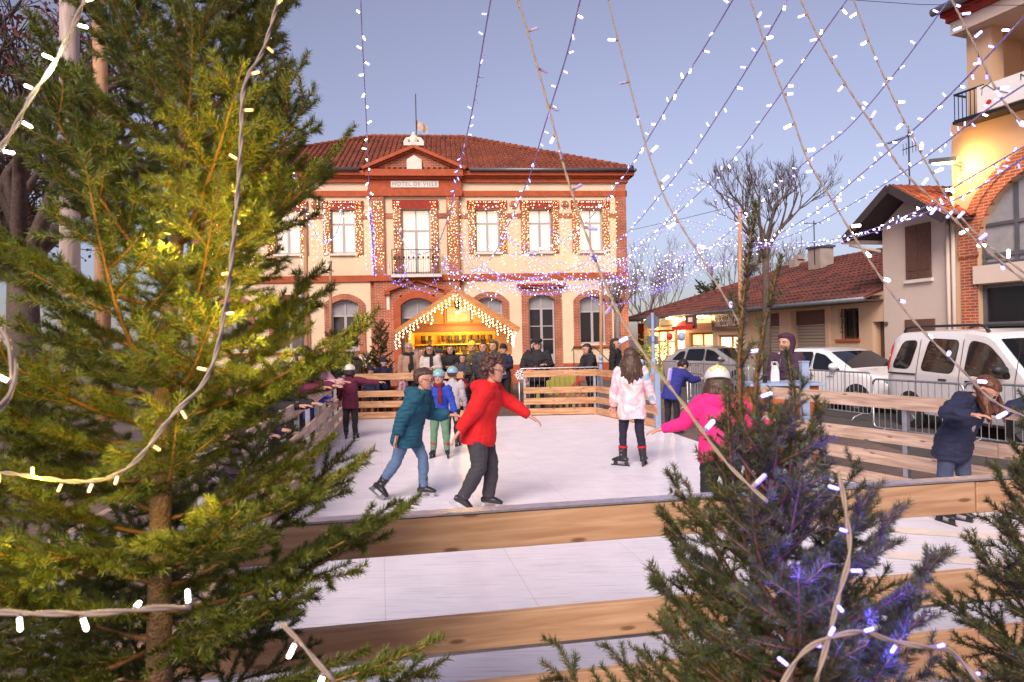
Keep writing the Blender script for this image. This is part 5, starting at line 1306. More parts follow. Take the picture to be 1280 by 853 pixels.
    if hair in ('short', 'curly', 'long', 'bun'):
        head_ring(q, hbase, hu, hf, hs_, hh, short, 18)
        if hair == 'curly':
            rr = random.Random(5)
            for k in range(150):
                a = rr.uniform(0, 2*PI); tt = rr.uniform(.22, 1.05); fwd = math.sin(a)
                if fwd > .3 and tt < .72: continue
                w = .46*math.sqrt(max(.05, 1-((tt-.55)/.62)**2)); c = hbase+hu*tt*hh+hs_*w*math.cos(a)*hh+hf*(w*1.1*fwd-.06)*hh
                q.ell(c, (rr.uniform(.07,.12)*hh,)*3, 7, 5)
        if hair == 'long':
            rr = random.Random(len(label)); g_ = Vector((0,0,-1)); L_ = long_len*H
            hang = po.get('hairdir'); g2 = V(hang).normalized() if hang else g_
            for k in range(26):
                a = PI*(k/25); c0 = hbase+hu*.52*hh+hs_*.40*hh*math.cos(a)-hf*(.44*hh*math.sin(a)+.0)
                out = (hs_*math.cos(a)-hf*math.sin(a)).normalized()
                if po.get('hairfront') : c0 = c0 + hf*.25*hh*abs(math.cos(a))
                pts = [c0, c0+(g2*.35+out*.13)*L_, c0+(g2*.68+out*(.17+rr.uniform(-.03,.05)))*L_+hs_*rr.uniform(-.01,.01), c0+(g2*rr.uniform(.85,1.08)+out*(.14+rr.uniform(-.05,.05)))*L_]
                q.tube(pts, [.085*hh,.10*hh,.085*hh,.025*hh], 6)
        union('hair', q, hm, t, voxel=vx*.8, smooth=1, noise_amp=.010 if hair == 'curly' else .006, noise_f=30)
    # ---- hats
    if hat == 'helmet':
        q = MB(); prof = [(.52,.47,.36,.56),(.56,.50,.46,.60),(.66,.51,.52,.61),(.80,.49,.50,.59),(.94,.42,.42,.52),(1.06,.30,.30,.38),(1.14,.15,.16,.20),(1.17,.04,.04,.06)]
        head_ring(q, hbase, hu, hf, hs_, hh, prof, 24); ho = q.build('helmet', M[hatm[0]], t, smooth=True)
        q = MB()
        for k in range(-2, 3):
            pts = []
            for j in range(9):
                a = -.95+1.9*j/8; c = hbase+hu*(.60+.60*math.cos(a*1.05)**.7 if math.cos(a*1.05) > 0 else .6)*hh
                pts.append(hbase+hu*(.62+.555*math.cos(a))*hh*(1-.012*k*k)+hf*(.60*math.sin(a)-.045)*hh+hs_*k*.15*hh*(.55+.45*math.cos(a))*1.0-hu*abs(k)*.045*hh)
            q.tube(pts, .030*hh if k % 2 else .038*hh, 6)
        q.build('helmet_ribs', M[hatm[1]], ho)
        q = MB(); head_ring(q, hbase, hu, hf, hs_, hh, [(.48,.45,.30,.55),(.52,.485,.42,.585),(.545,.49,.45,.59)], 24); q.build('helmet_rim', M['plastic'], ho)
        q = MB()
        for s_ in (-1, 1): q.tube([hbase+hu*.52*hh+hs_*s_*.42*hh, hbase+hu*.2*hh+hs_*s_*.37*hh+hf*.1*hh, hbase-hu*.03*hh+hf*.25*hh], .016*hh, 5)
        q.build('strap', M['plastic'], ho)
    elif hat == 'beanie':
        q = MB(); head_ring(q, hbase, hu, hf, hs_, hh, [(.56,.42,.38,.53),(.60,.455,.475,.57),(.70,.46,.48,.58),(.72,.44,.46,.565),(.86,.42,.43,.54),(1.0,.33,.34,.43),(1.10,.20,.20,.27),(1.16,.06,.06,.08)], 20)
        union('beanie', q, M[hatm[0]], t, voxel=vx*.7, smooth=1, noise_amp=.004, noise_f=25)
        if len(hatm) > 1:
            q = MB(); q.ell(hbase+hu*1.24*hh-hf*.04*hh, (.15*hh,)*3, 12, 8); q.build('pompom', M[hatm[1]], t, smooth=True)
    elif hat == 'cap':
        q = MB(); head_ring(q, hbase, hu, hf, hs_, hh, [(.66,.43,.44,.55),(.72,.50,.52,.60),(.86,.52,.54,.60),(.98,.46,.48,.54),(1.06,.25,.25,.3),(1.08,.08,.08,.1)], 20)
        q.tube([hbase+hu*.68*hh+hf*.44*hh, hbase+hu*.66*hh+hf*.60*hh], [(.32*hh,.03*hh),(.22*hh,.025*hh)], 10, side=hs_); q.build('flat_cap', M[hatm[0]], t, smooth=True)
    if glasses:
        q = MB()
        for s_ in (-1, 1):
            c = hbase+hu*.515*hh+hs_*s_*.175*hh+hf*.475*hh; q.tube([c+hs_*.115*hh*math.cos(a)+hu*.085*hh*math.sin(a) for a in [2*PI*k/12 for k in range(13)]], .014*hh, 5)
            q.tube([c+hs_*s_*.11*hh, hbase+hu*.53*hh+hs_*s_*.39*hh+hf*.05*hh], .012*hh, 5)
        q.tube([hbase+hu*.53*hh+hs_*.06*hh+hf*.49*hh, hbase+hu*.53*hh-hs_*.06*hh+hf*.49*hh], .012*hh, 5); q.build('glasses', M['wire_glasses'], t)
    if scarf:
        q = MB(); c = neck+up*.022*H
        q.tube([c+(sx*math.cos(a)*.052*H+fw*math.sin(a)*.055*H)+up*.006*H*math.sin(3*a) for a in [2*PI*k/14 for k in range(15)]], .026*H, 9)
        if scarf[1]: q.tube([c+fw*.06*H+sx*.02*H, pel+up*.20*H+fw*.095*H+sx*.025*H, pel+up*.10*H+fw*.095*H+sx*.03*H], [(.025*H,.012*H),(.03*H,.012*H),(.032*H,.01*H)], 8, side=sx)
        union('scarf', q, M[scarf[0]], t, voxel=vx, smooth=1, noise_amp=.005, noise_f=25)
    if vest:   # open front panels
        q = MB(); q.tube([pel-up*.05*H+fw*.060*H*fat, pel+up*.10*H+fw*.058*H*fat, pel+up*.24*H+fw*.050*H*fat], [(.034*H,.035*H),(.034*H,.035*H),(.028*H,.03*H)], 10, side=sx); q.build('shirt_front', M[vest], t, smooth=True)
    ctx = dict(t=t, pel=pel, up=up, sx=sx, fw=fw, neck=neck, H=H, J=J, hbase=hbase, hu=hu, hf=hf, hs=hs_, hh=hh, fat=fat)
    if extras: extras(ctx)
    return t
HC = dict(brown_hair=(.075,.038,.028), dark_hair=(.025,.017,.018), auburn_hair=(.12,.045,.022), grey_hair=(.38,.36,.36), curly_hair=(.075,.032,.024), light_brown_hair=(.11,.055,.032))
for n_, c_ in dict(navy=(.014,.018,.055), teal=(.008,.085,.145), blue=(.018,.055,.42), bright_blue=(.025,.03,.22), red=(.60,.008,.012), burgundy=(.11,.010,.035), wine_scarf=(.16,.008,.03), hot_pink=(.85,.02,.22),
                   pink=(.55,.30,.36), beige=(.42,.26,.18), cream=(.58,.52,.50), black=(.018,.017,.022), charcoal=(.05,.048,.06), olive=(.07,.065,.03), plum=(.055,.025,.05),
                   black_trousers=(.015,.013,.02), navy_leggings=(.016,.013,.035), grey_joggers=(.045,.043,.055), jeans=(.10,.165,.30), dark_jeans=(.05,.065,.13), green_trousers=(.12,.24,.15), grey_cloth=(.30,.27,.28), light_grey=(.42,.38,.42),
                   white_hat=(.70,.62,.62), navy_hat=(.012,.022,.06), black_hat=(.012,.012,.016), yellow_hat=(.70,.45,.04), helmet_white=(.70,.68,.72), helmet_blue=(.25,.42,.62), helmet_green=(.30,.55,.10), helmet_yellow=(.80,.72,.05), helmet_purple=(.20,.15,.45), orange_bag=(.75,.10,.02), red_cuff=(.5,.01,.02)).items():
    M[n_] = cloth('cloth_'+n_, c_, rough=.35 if 'helmet' in n_ else .85, bump=0 if 'helmet' in n_ else .15)
RZ = .035
def g(x, D, z=0): q = P(x, 430, D); return (q.x, q.y, z)

# skaters
def red_extra(c):
    q = MB(); q.tube([c['neck']+c['up']*-.0*c['H']-c['fw']*.07*c['H'], c['neck']-c['fw']*.10*c['H']-c['up']*.05*c['H']], [(.06*c['H'],.03*c['H']),(.045*c['H'],.02*c['H'])], 10, side=c['sx'])
person('skater in a bright red hooded sweater with curly brown hair, arms spread wide', g(596,7.15,RZ), 82, 1.56, dict(lean=(.0,.30,1), twist=-6, head=(0,.22,1), hf=(0,1,-.12),
        ual=(.22,.85,-.80), fal=(.05,.95,-.62), uar=(-.30,-.55,-1.0), far=(-.15,-.65,-.9), thl=(.04,.30,-1), shl=(.0,-.12,-1), thr=(-.06,.05,-1), shr=(-.02,-.62,-1), ftl=(0,1,.0), ftr=(0,1,-.25), legfat=1.18),
       'red', 'grey_joggers', 'curly', 'curly_hair', 'skate', near=True, hood='down', glasses=True, jr=1.16, jlen=.02, head_scale=1.2, fat=1.05)
person('boy in a teal hooded jacket and jeans with glasses skating to the right', g(507,7.75,RZ), 78, 1.47, dict(lean=(0,.42,1), head=(0,.25,1), hf=(0,1,-.05),
        ual=(.30,.25,-1), fal=(.05,.95,-.05), uar=(-.30,-.55,-.9), far=(-.05,-.30,-1), thl=(.05,.45,-1), shl=(0,-.02,-1), thr=(-.05,-.30,-1), shr=(0,-.75,-1), ftl=(0,1,.02), ftr=(-.1,1,-.2), legfat=.95),
       'teal', 'jeans', 'short', 'brown_hair', 'skate', near=True, hood='down', glasses=True, jlen=.05, jr=1.2, head_scale=1.18)
person('small child in a blue jacket and green trousers wearing a silver green helmet', g(548,10.5,RZ), -4, 1.27, dict(lean=(0,.10,1), ual=(.35,.1,-1), fal=(.30,.35,-1), uar=(-.35,.1,-1), far=(-.2,.35,-1),
        thl=(.08,.15,-1), shl=(.05,-.1,-1), thr=(-.08,.12,-1), shr=(-.08,-.1,-1), hf=(0,1,-.15)), 'blue', 'green_trousers', 'short', 'light_brown_hair', 'inline', near=False, hat='helmet', hatm=('helmet_blue','helmet_green'), head_scale=1.18, scarf=('wine_scarf',True), jlen=.02, cuff='red_cuff')
person('child in grey with a blue and green helmet behind the small blue skater', g(563,11.6,RZ), 170, 1.27, dict(lean=(.0,.25,1)), 'light_grey', 'black_trousers', 'short', 'brown_hair', 'inline', hat='helmet', hatm=('helmet_blue','helmet_green'), head_scale=1.15)
person('child in a burgundy jacket with white helmet skating away, right arm held out', g(436,12.8,RZ), 176, 1.31, dict(lean=(0,.05,1), ual=(.35,.0,-1), fal=(.1,.3,-1), uar=(-1,.1,-.22), far=(-1,.1,-.02), thl=(.05,.05,-1), thr=(-.05,.0,-1)),
       'burgundy', 'black_trousers', 'long', 'dark_hair', 'inline', hat='helmet', hatm=('helmet_white','helmet_yellow'), head_scale=1.12, jlen=.05, long_len=.08)
person('girl in a pink tie dye coat and dark leggings seen from behind, long brown hair', g(788,9.45,RZ), 176, 1.57, dict(lean=(.0,.03,1), ual=(.30,-.02,-1), fal=(.04,.15,-1), uar=(-.34,.05,-1), far=(-.28,.2,-1), thl=(.12,.05,-1), shl=(.02,-.04,-1), thr=(-.06,.03,-1), shr=(-.10,-.02,-1), ftl=(.9,.5,0), ftr=(-.35,1,0), legfat=.84),
       'tie_dye', 'navy_leggings', 'long', 'brown_hair', 'inline', near=True, scarf=('wine_scarf',False), jlen=.06, jr=1.06, head_scale=1.12, long_len=.24, cuff='red_cuff')
person('boy in a bright navy jacket and black beanie bending forward at the rink entrance', g(838,12.7,RZ), 122, 1.36, dict(lean=(0,.55,1), head=(0,.9,.8), hf=(0,.8,-.6), ual=(.2,.9,-.5), fal=(0,.95,.1), uar=(-.2,.8,-.6), far=(0,.9,.1), thl=(.05,-.05,-1), thr=(-.08,.1,-1)),
       'bright_blue', 'black_trousers', 'short', 'dark_hair', 'inline', hat='beanie', hatm=('black_hat',), hood='down', jr=1.16, jlen=.04, head_scale=1.15)
person('skater in hot pink jacket and yellow striped helmet, arms out behind the small spruce', g(898,5.9,RZ), 168, 1.45, dict(lean=(.0,.32,1), head=(0,.3,1), ual=(.75,.15,-.95), fal=(.95,.2,-.25), uar=(-.65,.15,-.75), far=(-1,.2,-.35), thl=(.1,.2,-1), thr=(-.1,.2,-1), shl=(0,-.25,-1), shr=(0,-.25,-1)),
       'hot_pink', 'black_trousers', 'long', 'brown_hair', 'inline', near=True, hat='helmet', hatm=('helmet_white','helmet_yellow'), hood='down', jr=1.12, long_len=.14, head_scale=1.14)
person('girl in a navy coat with long auburn hair looking down, gripping the fence', g(1190,6.3,RZ), 22, 1.36, dict(lean=(.12,.40,1), head=(.10,.75,.65), hf=(.1,.6,-.8), ual=(.9,.35,-.3), fal=(.85,.3,.35), uar=(-1,.0,-.35), far=(.45,.95,-.05), thl=(.05,.05,-1), thr=(-.08,-.10,-1), shl=(.0,-.15,-1), shr=(0,-.05,-1), hairdir=(.1,.15,-1), hairfront=True),
       'navy', 'dark_jeans', 'long', 'auburn_hair', 'inline', near=True, hood='down', glasses=True, jlen=.05, jr=1.12, vest='grey_cloth', long_len=.20, head_scale=1.2)

# spectators
lean_rail = dict(lean=(0,.25,1), ual=(.2,.7,-.8), fal=(-.3,1,.05), uar=(-.2,.7,-.8), far=(.3,1,.05), head=(0,.2,1))
def fm(x, D, Ht): return g(x, D)
person('adult in a burgundy coat and black beanie leaning on the left fence, clasping hands', (-3.32,10.2,0), 70, 1.80, dict(lean_rail, lean=(0,.42,1)), 'burgundy', 'black_trousers', 'short', 'dark_hair', hat='beanie', hatm=('black_hat',), scarf=('burgundy',False))
person('woman in a pale pink coat and navy beanie leaning on the left fence', (-3.68,12.3,0), 78, 1.70, dict(lean_rail, lean=(0,.40,1)), 'pink', 'dark_jeans', 'long', 'light_brown_hair', hat='beanie', hatm=('navy_hat',), scarf=('charcoal',False), long_len=.10)
person('woman in a dark coat and white knitted hat watching from behind the far fence', g(442,17.2), 60, 1.72, dict(hf=(0,1,0)), 'olive', 'black_trousers', 'long', 'brown_hair', hat='beanie', hatm=('white_hat',), scarf=('navy',False), long_len=.08, glasses=True)
person('small child in a dark hat peering over the far fence beside the little spruce', g(463,17.2), 5, 1.20, {}, 'navy', 'black_trousers', 'short', 'brown_hair', hat='beanie', hatm=('navy_hat',), head_scale=1.2)
person('toddler in a pink hat behind the far fence, below the grey haired woman', g(503,17.4), 60, .98, {}, 'pink', 'charcoal', 'short', 'light_brown_hair', hat='beanie', hatm=('hot_pink',), head_scale=1.3)
def arms_fold(): return dict(ual=(.25,.15,-1), fal=(-.8,.75,.1), uar=(-.25,.15,-1), far=(.8,.75,.0))
person('grey haired woman with glasses in a beige waistcoat in front of the chalet', g(511,18.1), 12, 1.80, {}, 'beige', 'black_trousers', 'short', 'grey_hair', glasses=True, scarf=('black',True), vest='black')
person('woman in a white coat with a big black scarf in front of the chalet', g(537,18.2), 4, 1.74, arms_fold(), 'cream', 'dark_jeans', 'long', 'dark_hair', scarf=('black',True), long_len=.10, glasses=True, jr=1.1)
person('person in an olive coat bending over inside the chalet', g(553,20.7), 150, 1.62, dict(lean=(0,.4,1)), 'olive', 'black_trousers', 'short', 'dark_hair')
person('chalet attendant in a dark jacket and yellow hat behind the boy', g(590,19.7), 5, 1.80, arms_fold(), 'olive', 'black_trousers', 'short', 'dark_hair', hat='beanie', hatm=('yellow_hat',), fat=1.15)
person('boy in a charcoal jacket with red zip standing at the chalet counter', g(578,18.4), -5, 1.46, arms_fold(), 'charcoal', 'black_trousers', 'short', 'dark_hair', head_scale=1.1)
person('bald man in a dark padded jacket in front of the chalet', g(604,18.7), -12, 1.78, {}, 'charcoal', 'dark_jeans', 'short', 'dark_hair', fat=1.1)
person('person in an olive coat with the hood up at the chalet right side', g(617,19.3), -20, 1.80, arms_fold(), 'olive', 'black_trousers', 'none', 'brown_hair', hood='up')
def bag(c):
    H = c['H']; q = MB(); q.tube([c['neck']+c['sx']*-.0*H+c['fw']*.05*H-c['up']*.02*H+c['sx']*.06*H, c['pel']+c['up']*.16*H+c['fw']*.125*H, c['pel']+c['up']*.06*H-c['sx']*.10*H+c['fw']*.11*H], .007*H, 5)
    q.ell(c['pel']+c['up']*.07*H-c['sx']*.11*H+c['fw']*.12*H, (.055*H,.025*H,.04*H), 10, 8); q.build('shoulder_bag', M['orange_bag'], c['t'], smooth=True)
person('grey haired woman in a black cape and cap with orange bag, at the barrier', g(671,16.95), 2, 1.84, dict(lean=(0,.12,1), ual=(.35,.2,-1), fal=(-.55,.85,.1), uar=(-.55,.1,-1), far=(.2,.3,-1)), 'black', 'black_trousers', 'long', 'grey_hair', hat='cap', hatm=('black_hat',), fat=1.25, jr=1.25, extras=bag, long_len=.07, glasses=True, vest=None)
person('person in a black coat with dark hair turned left behind the far barrier', g(740,17.3), -65, 1.70, dict(lean=(0,.22,1), head=(0,.3,1), ual=(.1,.5,-1), fal=(0,.9,-.2), uar=(-.1,.5,-1), far=(0,.9,-.2)), 'black', 'black_trousers', 'long', 'dark_hair', long_len=.06, scarf=('charcoal',False), fat=1.1)
person('black haired person half hidden behind the girl in the pink coat', g(769,17.8), 60, 1.80, {}, 'black', 'black_trousers', 'long', 'dark_hair', long_len=.12)
person('man in a plum padded jacket with the hood up behind the entrance counter', g(984,11.0), -55, 1.80, dict(lean=(0,.05,1), ual=(.1,.4,-1), fal=(0,1,-.3), uar=(-.1,.3,-1), far=(.1,1,-.3)), 'plum', 'black_trousers', 'none', 'dark_hair', hood='up', fat=1.12, jr=1.12)
person('person in a black and white plaid jacket bending over the left fence', (-2.62,5.1,0), 75, 1.62, dict(lean=(0,1.1,.75), head=(0,1,.35), hf=(0,.5,-1), ual=(.1,.6,-1), fal=(0,.9,-.6), uar=(-.1,.6,-1), far=(0,.9,-.6)), 'plaid', 'dark_jeans', 'long', 'brown_hair', fat=1.15, jr=1.15, long_len=.10, near=True)
person('person in a navy jacket beside the plaid one, behind the big spruce', (-2.85,6.6,0), 80, 1.55, dict(lean=(0,.5,1), head=(0,.4,1), ual=(.2,.7,-.8), fal=(-.2,1,-.1), uar=(-.2,.7,-.8), far=(.2,1,-.1)), 'navy', 'dark_jeans', 'short', 'dark_hair')

for (px, D, f_, Hh, jk, hr, ht, lab) in ((527,18.9,10,1.66,'charcoal','short',None,'person in a charcoal coat between the white coat and the beige waistcoat'),
    (563,19.2,-8,1.72,'black','long',None,'dark haired person in black at the chalet counter, left of the boy'),
    (629,18.9,-25,1.70,'navy','short',('black_hat',),'person in a navy coat and black beanie at the right chalet post'),
    (548,19.3,15,1.60,'plum','short',('navy_hat',),'person in a plum coat and navy beanie just right of the white coat'),
    (479,17.6,30,1.42,'navy','short',('navy_hat',),'child in navy beanie and coat behind the far fence by the little spruce'),
    (424,18.4,40,1.72,'charcoal','short',('black_hat',),'person in a charcoal coat and black beanie by the left hall window')):
    person(lab, g(px, D), f_, Hh, arms_fold() if px % 2 else {}, jk, 'black_trousers', hr, 'dark_hair', hat='beanie' if ht else None, hatm=ht, long_len=.1)
person('person in a black coat leaning on the left fence between the maroon and plaid coats', (-3.08,8.5,0), 75, 1.62, dict(lean_rail, lean=(0,.4,1)), 'black', 'dark_jeans', 'short', 'dark_hair', hat='beanie', hatm=('navy_hat',))
person('child in a blue coat at the left fence behind the big spruce', (-3.45,11.2,0), 80, 1.35, dict(lean_rail, lean=(0,.3,1)), 'blue', 'black_trousers', 'short', 'brown_hair', hat='beanie', hatm=('wine_scarf',), head_scale=1.15)

# pushchair behind the red skater
p_ = g(568,17.4); t = thing('pushchair', 'black and red folding pushchair behind the far fence gap', 'pushchair', p_, .5)
q = MB(); q.tube([(-.3,-.25,.2),(.3,-.25,.75),(.42,-.25,1.0)], .014, 6); q.tube([(-.3,.25,.2),(.3,.25,.75),(.42,.25,1.0)], .014, 6); q.tube([(.3,-.25,.2),(-.15,-.25,.6)], .014, 6); q.tube([(.3,.25,.2),(-.15,.25,.6)], .014, 6); q.tube([(.42,-.25,1.0),(.42,.25,1.0)], .016, 6); q.build('frame', M['dark_metal'], t)
q = MB(); q.tube([(-.2,0,.42),(.1,0,.45),(.25,0,.75)], [(.2,.04),(.2,.05),(.19,.04)], 10, side=(0,1,0)); q.build('seat', M['red'], t, smooth=True)
q = MB(); q.tube([(.25,0,.75),(.1,0,.92),(-.1,0,.90)], [(.2,.03),(.21,.05),(.19,.02)], 10, side=(0,1,0)); q.build('canopy', M['red'], t, smooth=True)
for x in (-.3,.3):
    for y in (-.27,.27):
        q = MB(); q.tube([(x,y-.015,.12),(x,y+.015,.12)], .12, 16); q.build('wheel', M['rubber'], t)
# low play furniture behind the far fence
t = thing('toy_fence', 'low wooden picket fence behind the far barrier', 'fence', (0.9,17.9,0))
for k in range(9):
    q = MB(); q.box(-.035,.035,-.01,.01,.0,.48); o = q.build('picket', M['pine'], t); o.location = (k*.17,0,0)
q = MB(); q.box(-.05,1.45,.011,.03,.3,.36); q.build('rail', M['pine'], t)
M['lime'] = mat('lime_paint', (.35,.34,.05), .6, var=.15)
t = thing('planter_box', 'lime yellow planter box behind the far barrier right of the caped woman', 'planter', (1.15,19.0,0)); q = MB(); q.box(-.6,.6,-.25,.25,0,.9); q.build('box', M['lime'], t, bevel=.02); q = MB(); q.box(-.65,.65,-.3,.3,.901,.95); q.build('rim', M['lime'], t)
t = thing('red_slide', 'small red slide lying behind the far barrier', 'slide', (1.5,18.3,0)); q = MB(); q.add([(-.5,-.2,.05),(-.5,.2,.05),(.3,.2,.75),(.3,-.2,.75),(-.5,-.2,.0),(-.5,.2,.0),(.3,.2,.68),(.3,-.2,.68)], [(0,1,2,3),(4,5,6,7),(0,3,7,4),(1,2,6,5)]); q.build('chute', M['red_paint'], t)
q = MB(); q.obox((.28,-.18,.68),(.42,-.18,.0),.04,.04); q.obox((.28,.18,.68),(.42,.18,.0),.04,.04); q.build('legs', M['red_paint'], t)
for x_, D_, lab in ((468,17.9,'orange plastic crate block behind the far fence near the small child'),(478,18.1,'second orange crate block beside the little spruce')):
    p_ = g(x_, D_); t = thing('storage_crate', lab, 'crate', p_, .1); q = MB(); q.box(-.33,.33,-.25,.25,.0,.62); q.build('body', M['orange_board'], t, bevel=.02); q = MB(); q.box(-.36,.36,-.28,.28,.621,.67); q.build('lid', M['orange_board'], t, bevel=.01)
# ------------------------------------------------------------------ trees
def needle_mat(name, c1, c2):
    m, nt, b = newmat(name); N = nt.nodes; L = nt.links
    tc = N.new('ShaderNodeTexCoord'); nz = N.new('ShaderNodeTexNoise'); nz.inputs['Scale'].default_value = 14; nz.inputs['Detail'].default_value = 3
    L.new(tc.outputs['Object'], nz.inputs['Vector'])
    oi = N.new('ShaderNodeObjectInfo'); ad = N.new('ShaderNodeMath'); ad.operation = 'MULTIPLY_ADD'; ad.inputs[1].default_value = .35; L.new(oi.outputs['Random'], ad.inputs[0]); L.new(nz.outputs['Fac'], ad.inputs[2])
    cr = N.new('ShaderNodeValToRGB'); cr.color_ramp.elements[0].position = .35; cr.color_ramp.elements[1].position = .95
    cr.color_ramp.elements[0].color = (*c1, 1); cr.color_ramp.elements[1].color = (*c2, 1); L.new(ad.outputs[0], cr.inputs[0])
    L.new(cr.outputs[0], b.inputs['Base Color']); b.inputs['Roughness'].default_value = .45
    tr = N.new('ShaderNodeBsdfTranslucent'); L.new(cr.outputs[0], tr.inputs['Color']); mx = N.new('ShaderNodeMixShader'); mx.inputs[0].default_value = .18
    L.new(b.outputs[0], mx.inputs[1]); L.new(tr.outputs[0], mx.inputs[2]); L.new(mx.outputs[0], N['Material Output'].inputs['Surface'])
    return m
M['needle'] = needle_mat('spruce_needles', (.036,.058,.010), (.135,.155,.024))
M['needle_blue'] = needle_mat('bluish_spruce_needles', (.036,.056,.018), (.115,.13,.036))
M['twig'] = mat('spruce_twig', (.20,.09,.035), .8, var=.3, scale=30)

def gen_branch(name, L, seed, nm, dens=900, nlen=.016, nw=.0016, lat=.055, wood=1.0, latf=.52, axw=1.0):
    rng = np.random.default_rng(seed); rd = random.Random(seed)
    twigs = []     # (p0, p1, r0, r1)
    def axis(u): return Vector((u*L, .03*L*math.sin(3*u+seed), L*(-.05*math.sin(PI*u)+.10*u*u)))
    K = max(6, int(L/.07)); ax = [axis(i/K) for i in range(K+1)]
    segs = []      # needle carrying segments
    W = MB(); r0 = .0035+.006*L
    W.tube(ax, [r0*(1-.8*i/K)*wood for i in range(K+1)], 5)
    for i in range(K):
        segs.append((ax[i], ax[i+1], (1.0 if i > K*.35 else .35) if axw == 1.0 else axw))
    u = .10; sgn = 1
    while u < .97:
        p = axis(u); d = (axis(min(1,u+.02))-axis(max(0,u-.02))).normalized()
        sgn = -sgn; l = (latf*L*(1-u)**.8+.035)*rd.uniform(.65,1.1)*(min(1,.35+u*2.2)); ang = math.radians(rd.uniform(38,58))
        if rd.random() < .06: u += lat/L*.5; continue
        sd = Vector((0,0,1)).cross(d).normalized(); upv = d.cross(sd)
        tilt = rd.uniform(-.28,.34)
        dd = (d*math.cos(ang)+sd*sgn*math.sin(ang)*math.cos(tilt)+upv*math.sin(ang)*math.sin(tilt)).normalized()
        n = max(2, int(l/.05)); pts = [p]
        for k in range(n):
            dd = (dd + d*.07 + Vector((0,0,rd.uniform(-.02,.05)))).normalized(); pts.append(pts[-1]+dd*(l/n))
        W.tube(pts, [(.0022+.004*l)*(1-.7*k/n)*wood for k in range(n+1)], 4)
        for k in range(n): segs.append((pts[k], pts[k+1], 1.0))
        if l > .09:
            s = .03; sg = 1
            while s < l*.93:
                q = pts[min(n-1,int(s/l*n))]+dd*0; f_ = s/l*n-int(s/l*n); q = pts[min(n-1,int(s/l*n))].lerp(pts[min(n,int(s/l*n)+1)], f_)
                ll = (l-s)*rd.uniform(.40,.68)+.025; sg = -sg
                d2 = (pts[min(n,int(s/l*n)+1)]-pts[min(n-1,int(s/l*n))]).normalized(); sd2 = Vector((0,0,1)).cross(d2).normalized()
                d3 = (d2*.72+sd2*sg*.62+Vector((0,0,rd.uniform(-.2,.25)))).normalized()
                e = q+d3*ll; W.tube([q,e], [.0018*wood,.001*wood], 3, cap=False); segs.append((q,e,1.0))
                s += rd.uniform(.05,.08)
        u += lat/L*rd.uniform(.35,.75)
    # needles as slim triangles
    A = np.array([s[0][:] for s in segs]); Bp = np.array([s[1][:] for s in segs]); wgt = np.array([s[2] for s in segs])
    ln = np.linalg.norm(Bp-A, axis=1); cnt = np.maximum(1, (ln*dens*wgt).astype(int)); idx = np.repeat(np.arange(len(segs)), cnt); n = len(idx)
    t = rng.random(n)[:,None]; P0 = A[idx]*(1-t)+Bp[idx]*t; D = (Bp-A)[idx]/ln[idx][:,None]
    R = rng.normal(size=(n,3)); R[:,2] += .35; R -= D*(R*D).sum(1)[:,None]; R /= np.linalg.norm(R,axis=1)[:,None]
    a = np.radians(rng.uniform(35,62,n))[:,None]; ND = D*np.cos(a)+R*np.sin(a)
    S = np.cross(ND, rng.normal(size=(n,3))); S /= np.linalg.norm(S,axis=1)[:,None]
    l = (nlen*rng.uniform(.75,1.15,n))[:,None]
    V0 = P0-S*nw*.5; V1 = P0+S*nw*.5; V2 = P0+ND*l*.75+S*nw*.45; V3 = P0+ND*l*.75-S*nw*.45; V4 = P0+ND*l
    V2 = P0+ND*l+S*nw*.12; V3 = P0+ND*l-S*nw*.12
    nv = len(W.v); verts = np.concatenate([np.array(W.v).reshape(-1,3), np.stack([V0,V1,V2,V3],1).reshape(-1,3)])
    me = bpy.data.meshes.new(name)
    wf = W.f; nl_w = sum(len(f) for f in wf)
    loops = np.concatenate([np.array([i for f in wf for i in f], dtype=np.int32), (np.arange(n*4, dtype=np.int32)+nv)])
    sizes = np.concatenate([np.array([len(f) for f in wf], dtype=np.int32), np.full(n,4,dtype=np.int32)]); starts = np.concatenate([[0],np.cumsum(sizes)[:-1]]).astype(np.int32)
    me.vertices.add(len(verts)); me.vertices.foreach_set('co', verts.astype(np.float32).ravel())
    me.loops.add(len(loops)); me.loops.foreach_set('vertex_index', loops)
    me.polygons.add(len(sizes)); me.polygons.foreach_set('loop_start', starts)
    me.materials.append(M['twig']); me.materials.append(nm)
    me.polygons.foreach_set('material_index', np.concatenate([np.zeros(len(wf),dtype=np.int32), np.ones(n,dtype=np.int32)]))
    me.update(calc_edges=True); me.validate()
    return me
def branch_set(tagname, lengths, seeds, nm, **k):
    out = []
    for L in lengths:
        for s in range(seeds): out.append((L, gen_branch('branch', L, int(L*1000)+s*77+hash(tagname) % 1 + 1, nm, **k)))
    return out
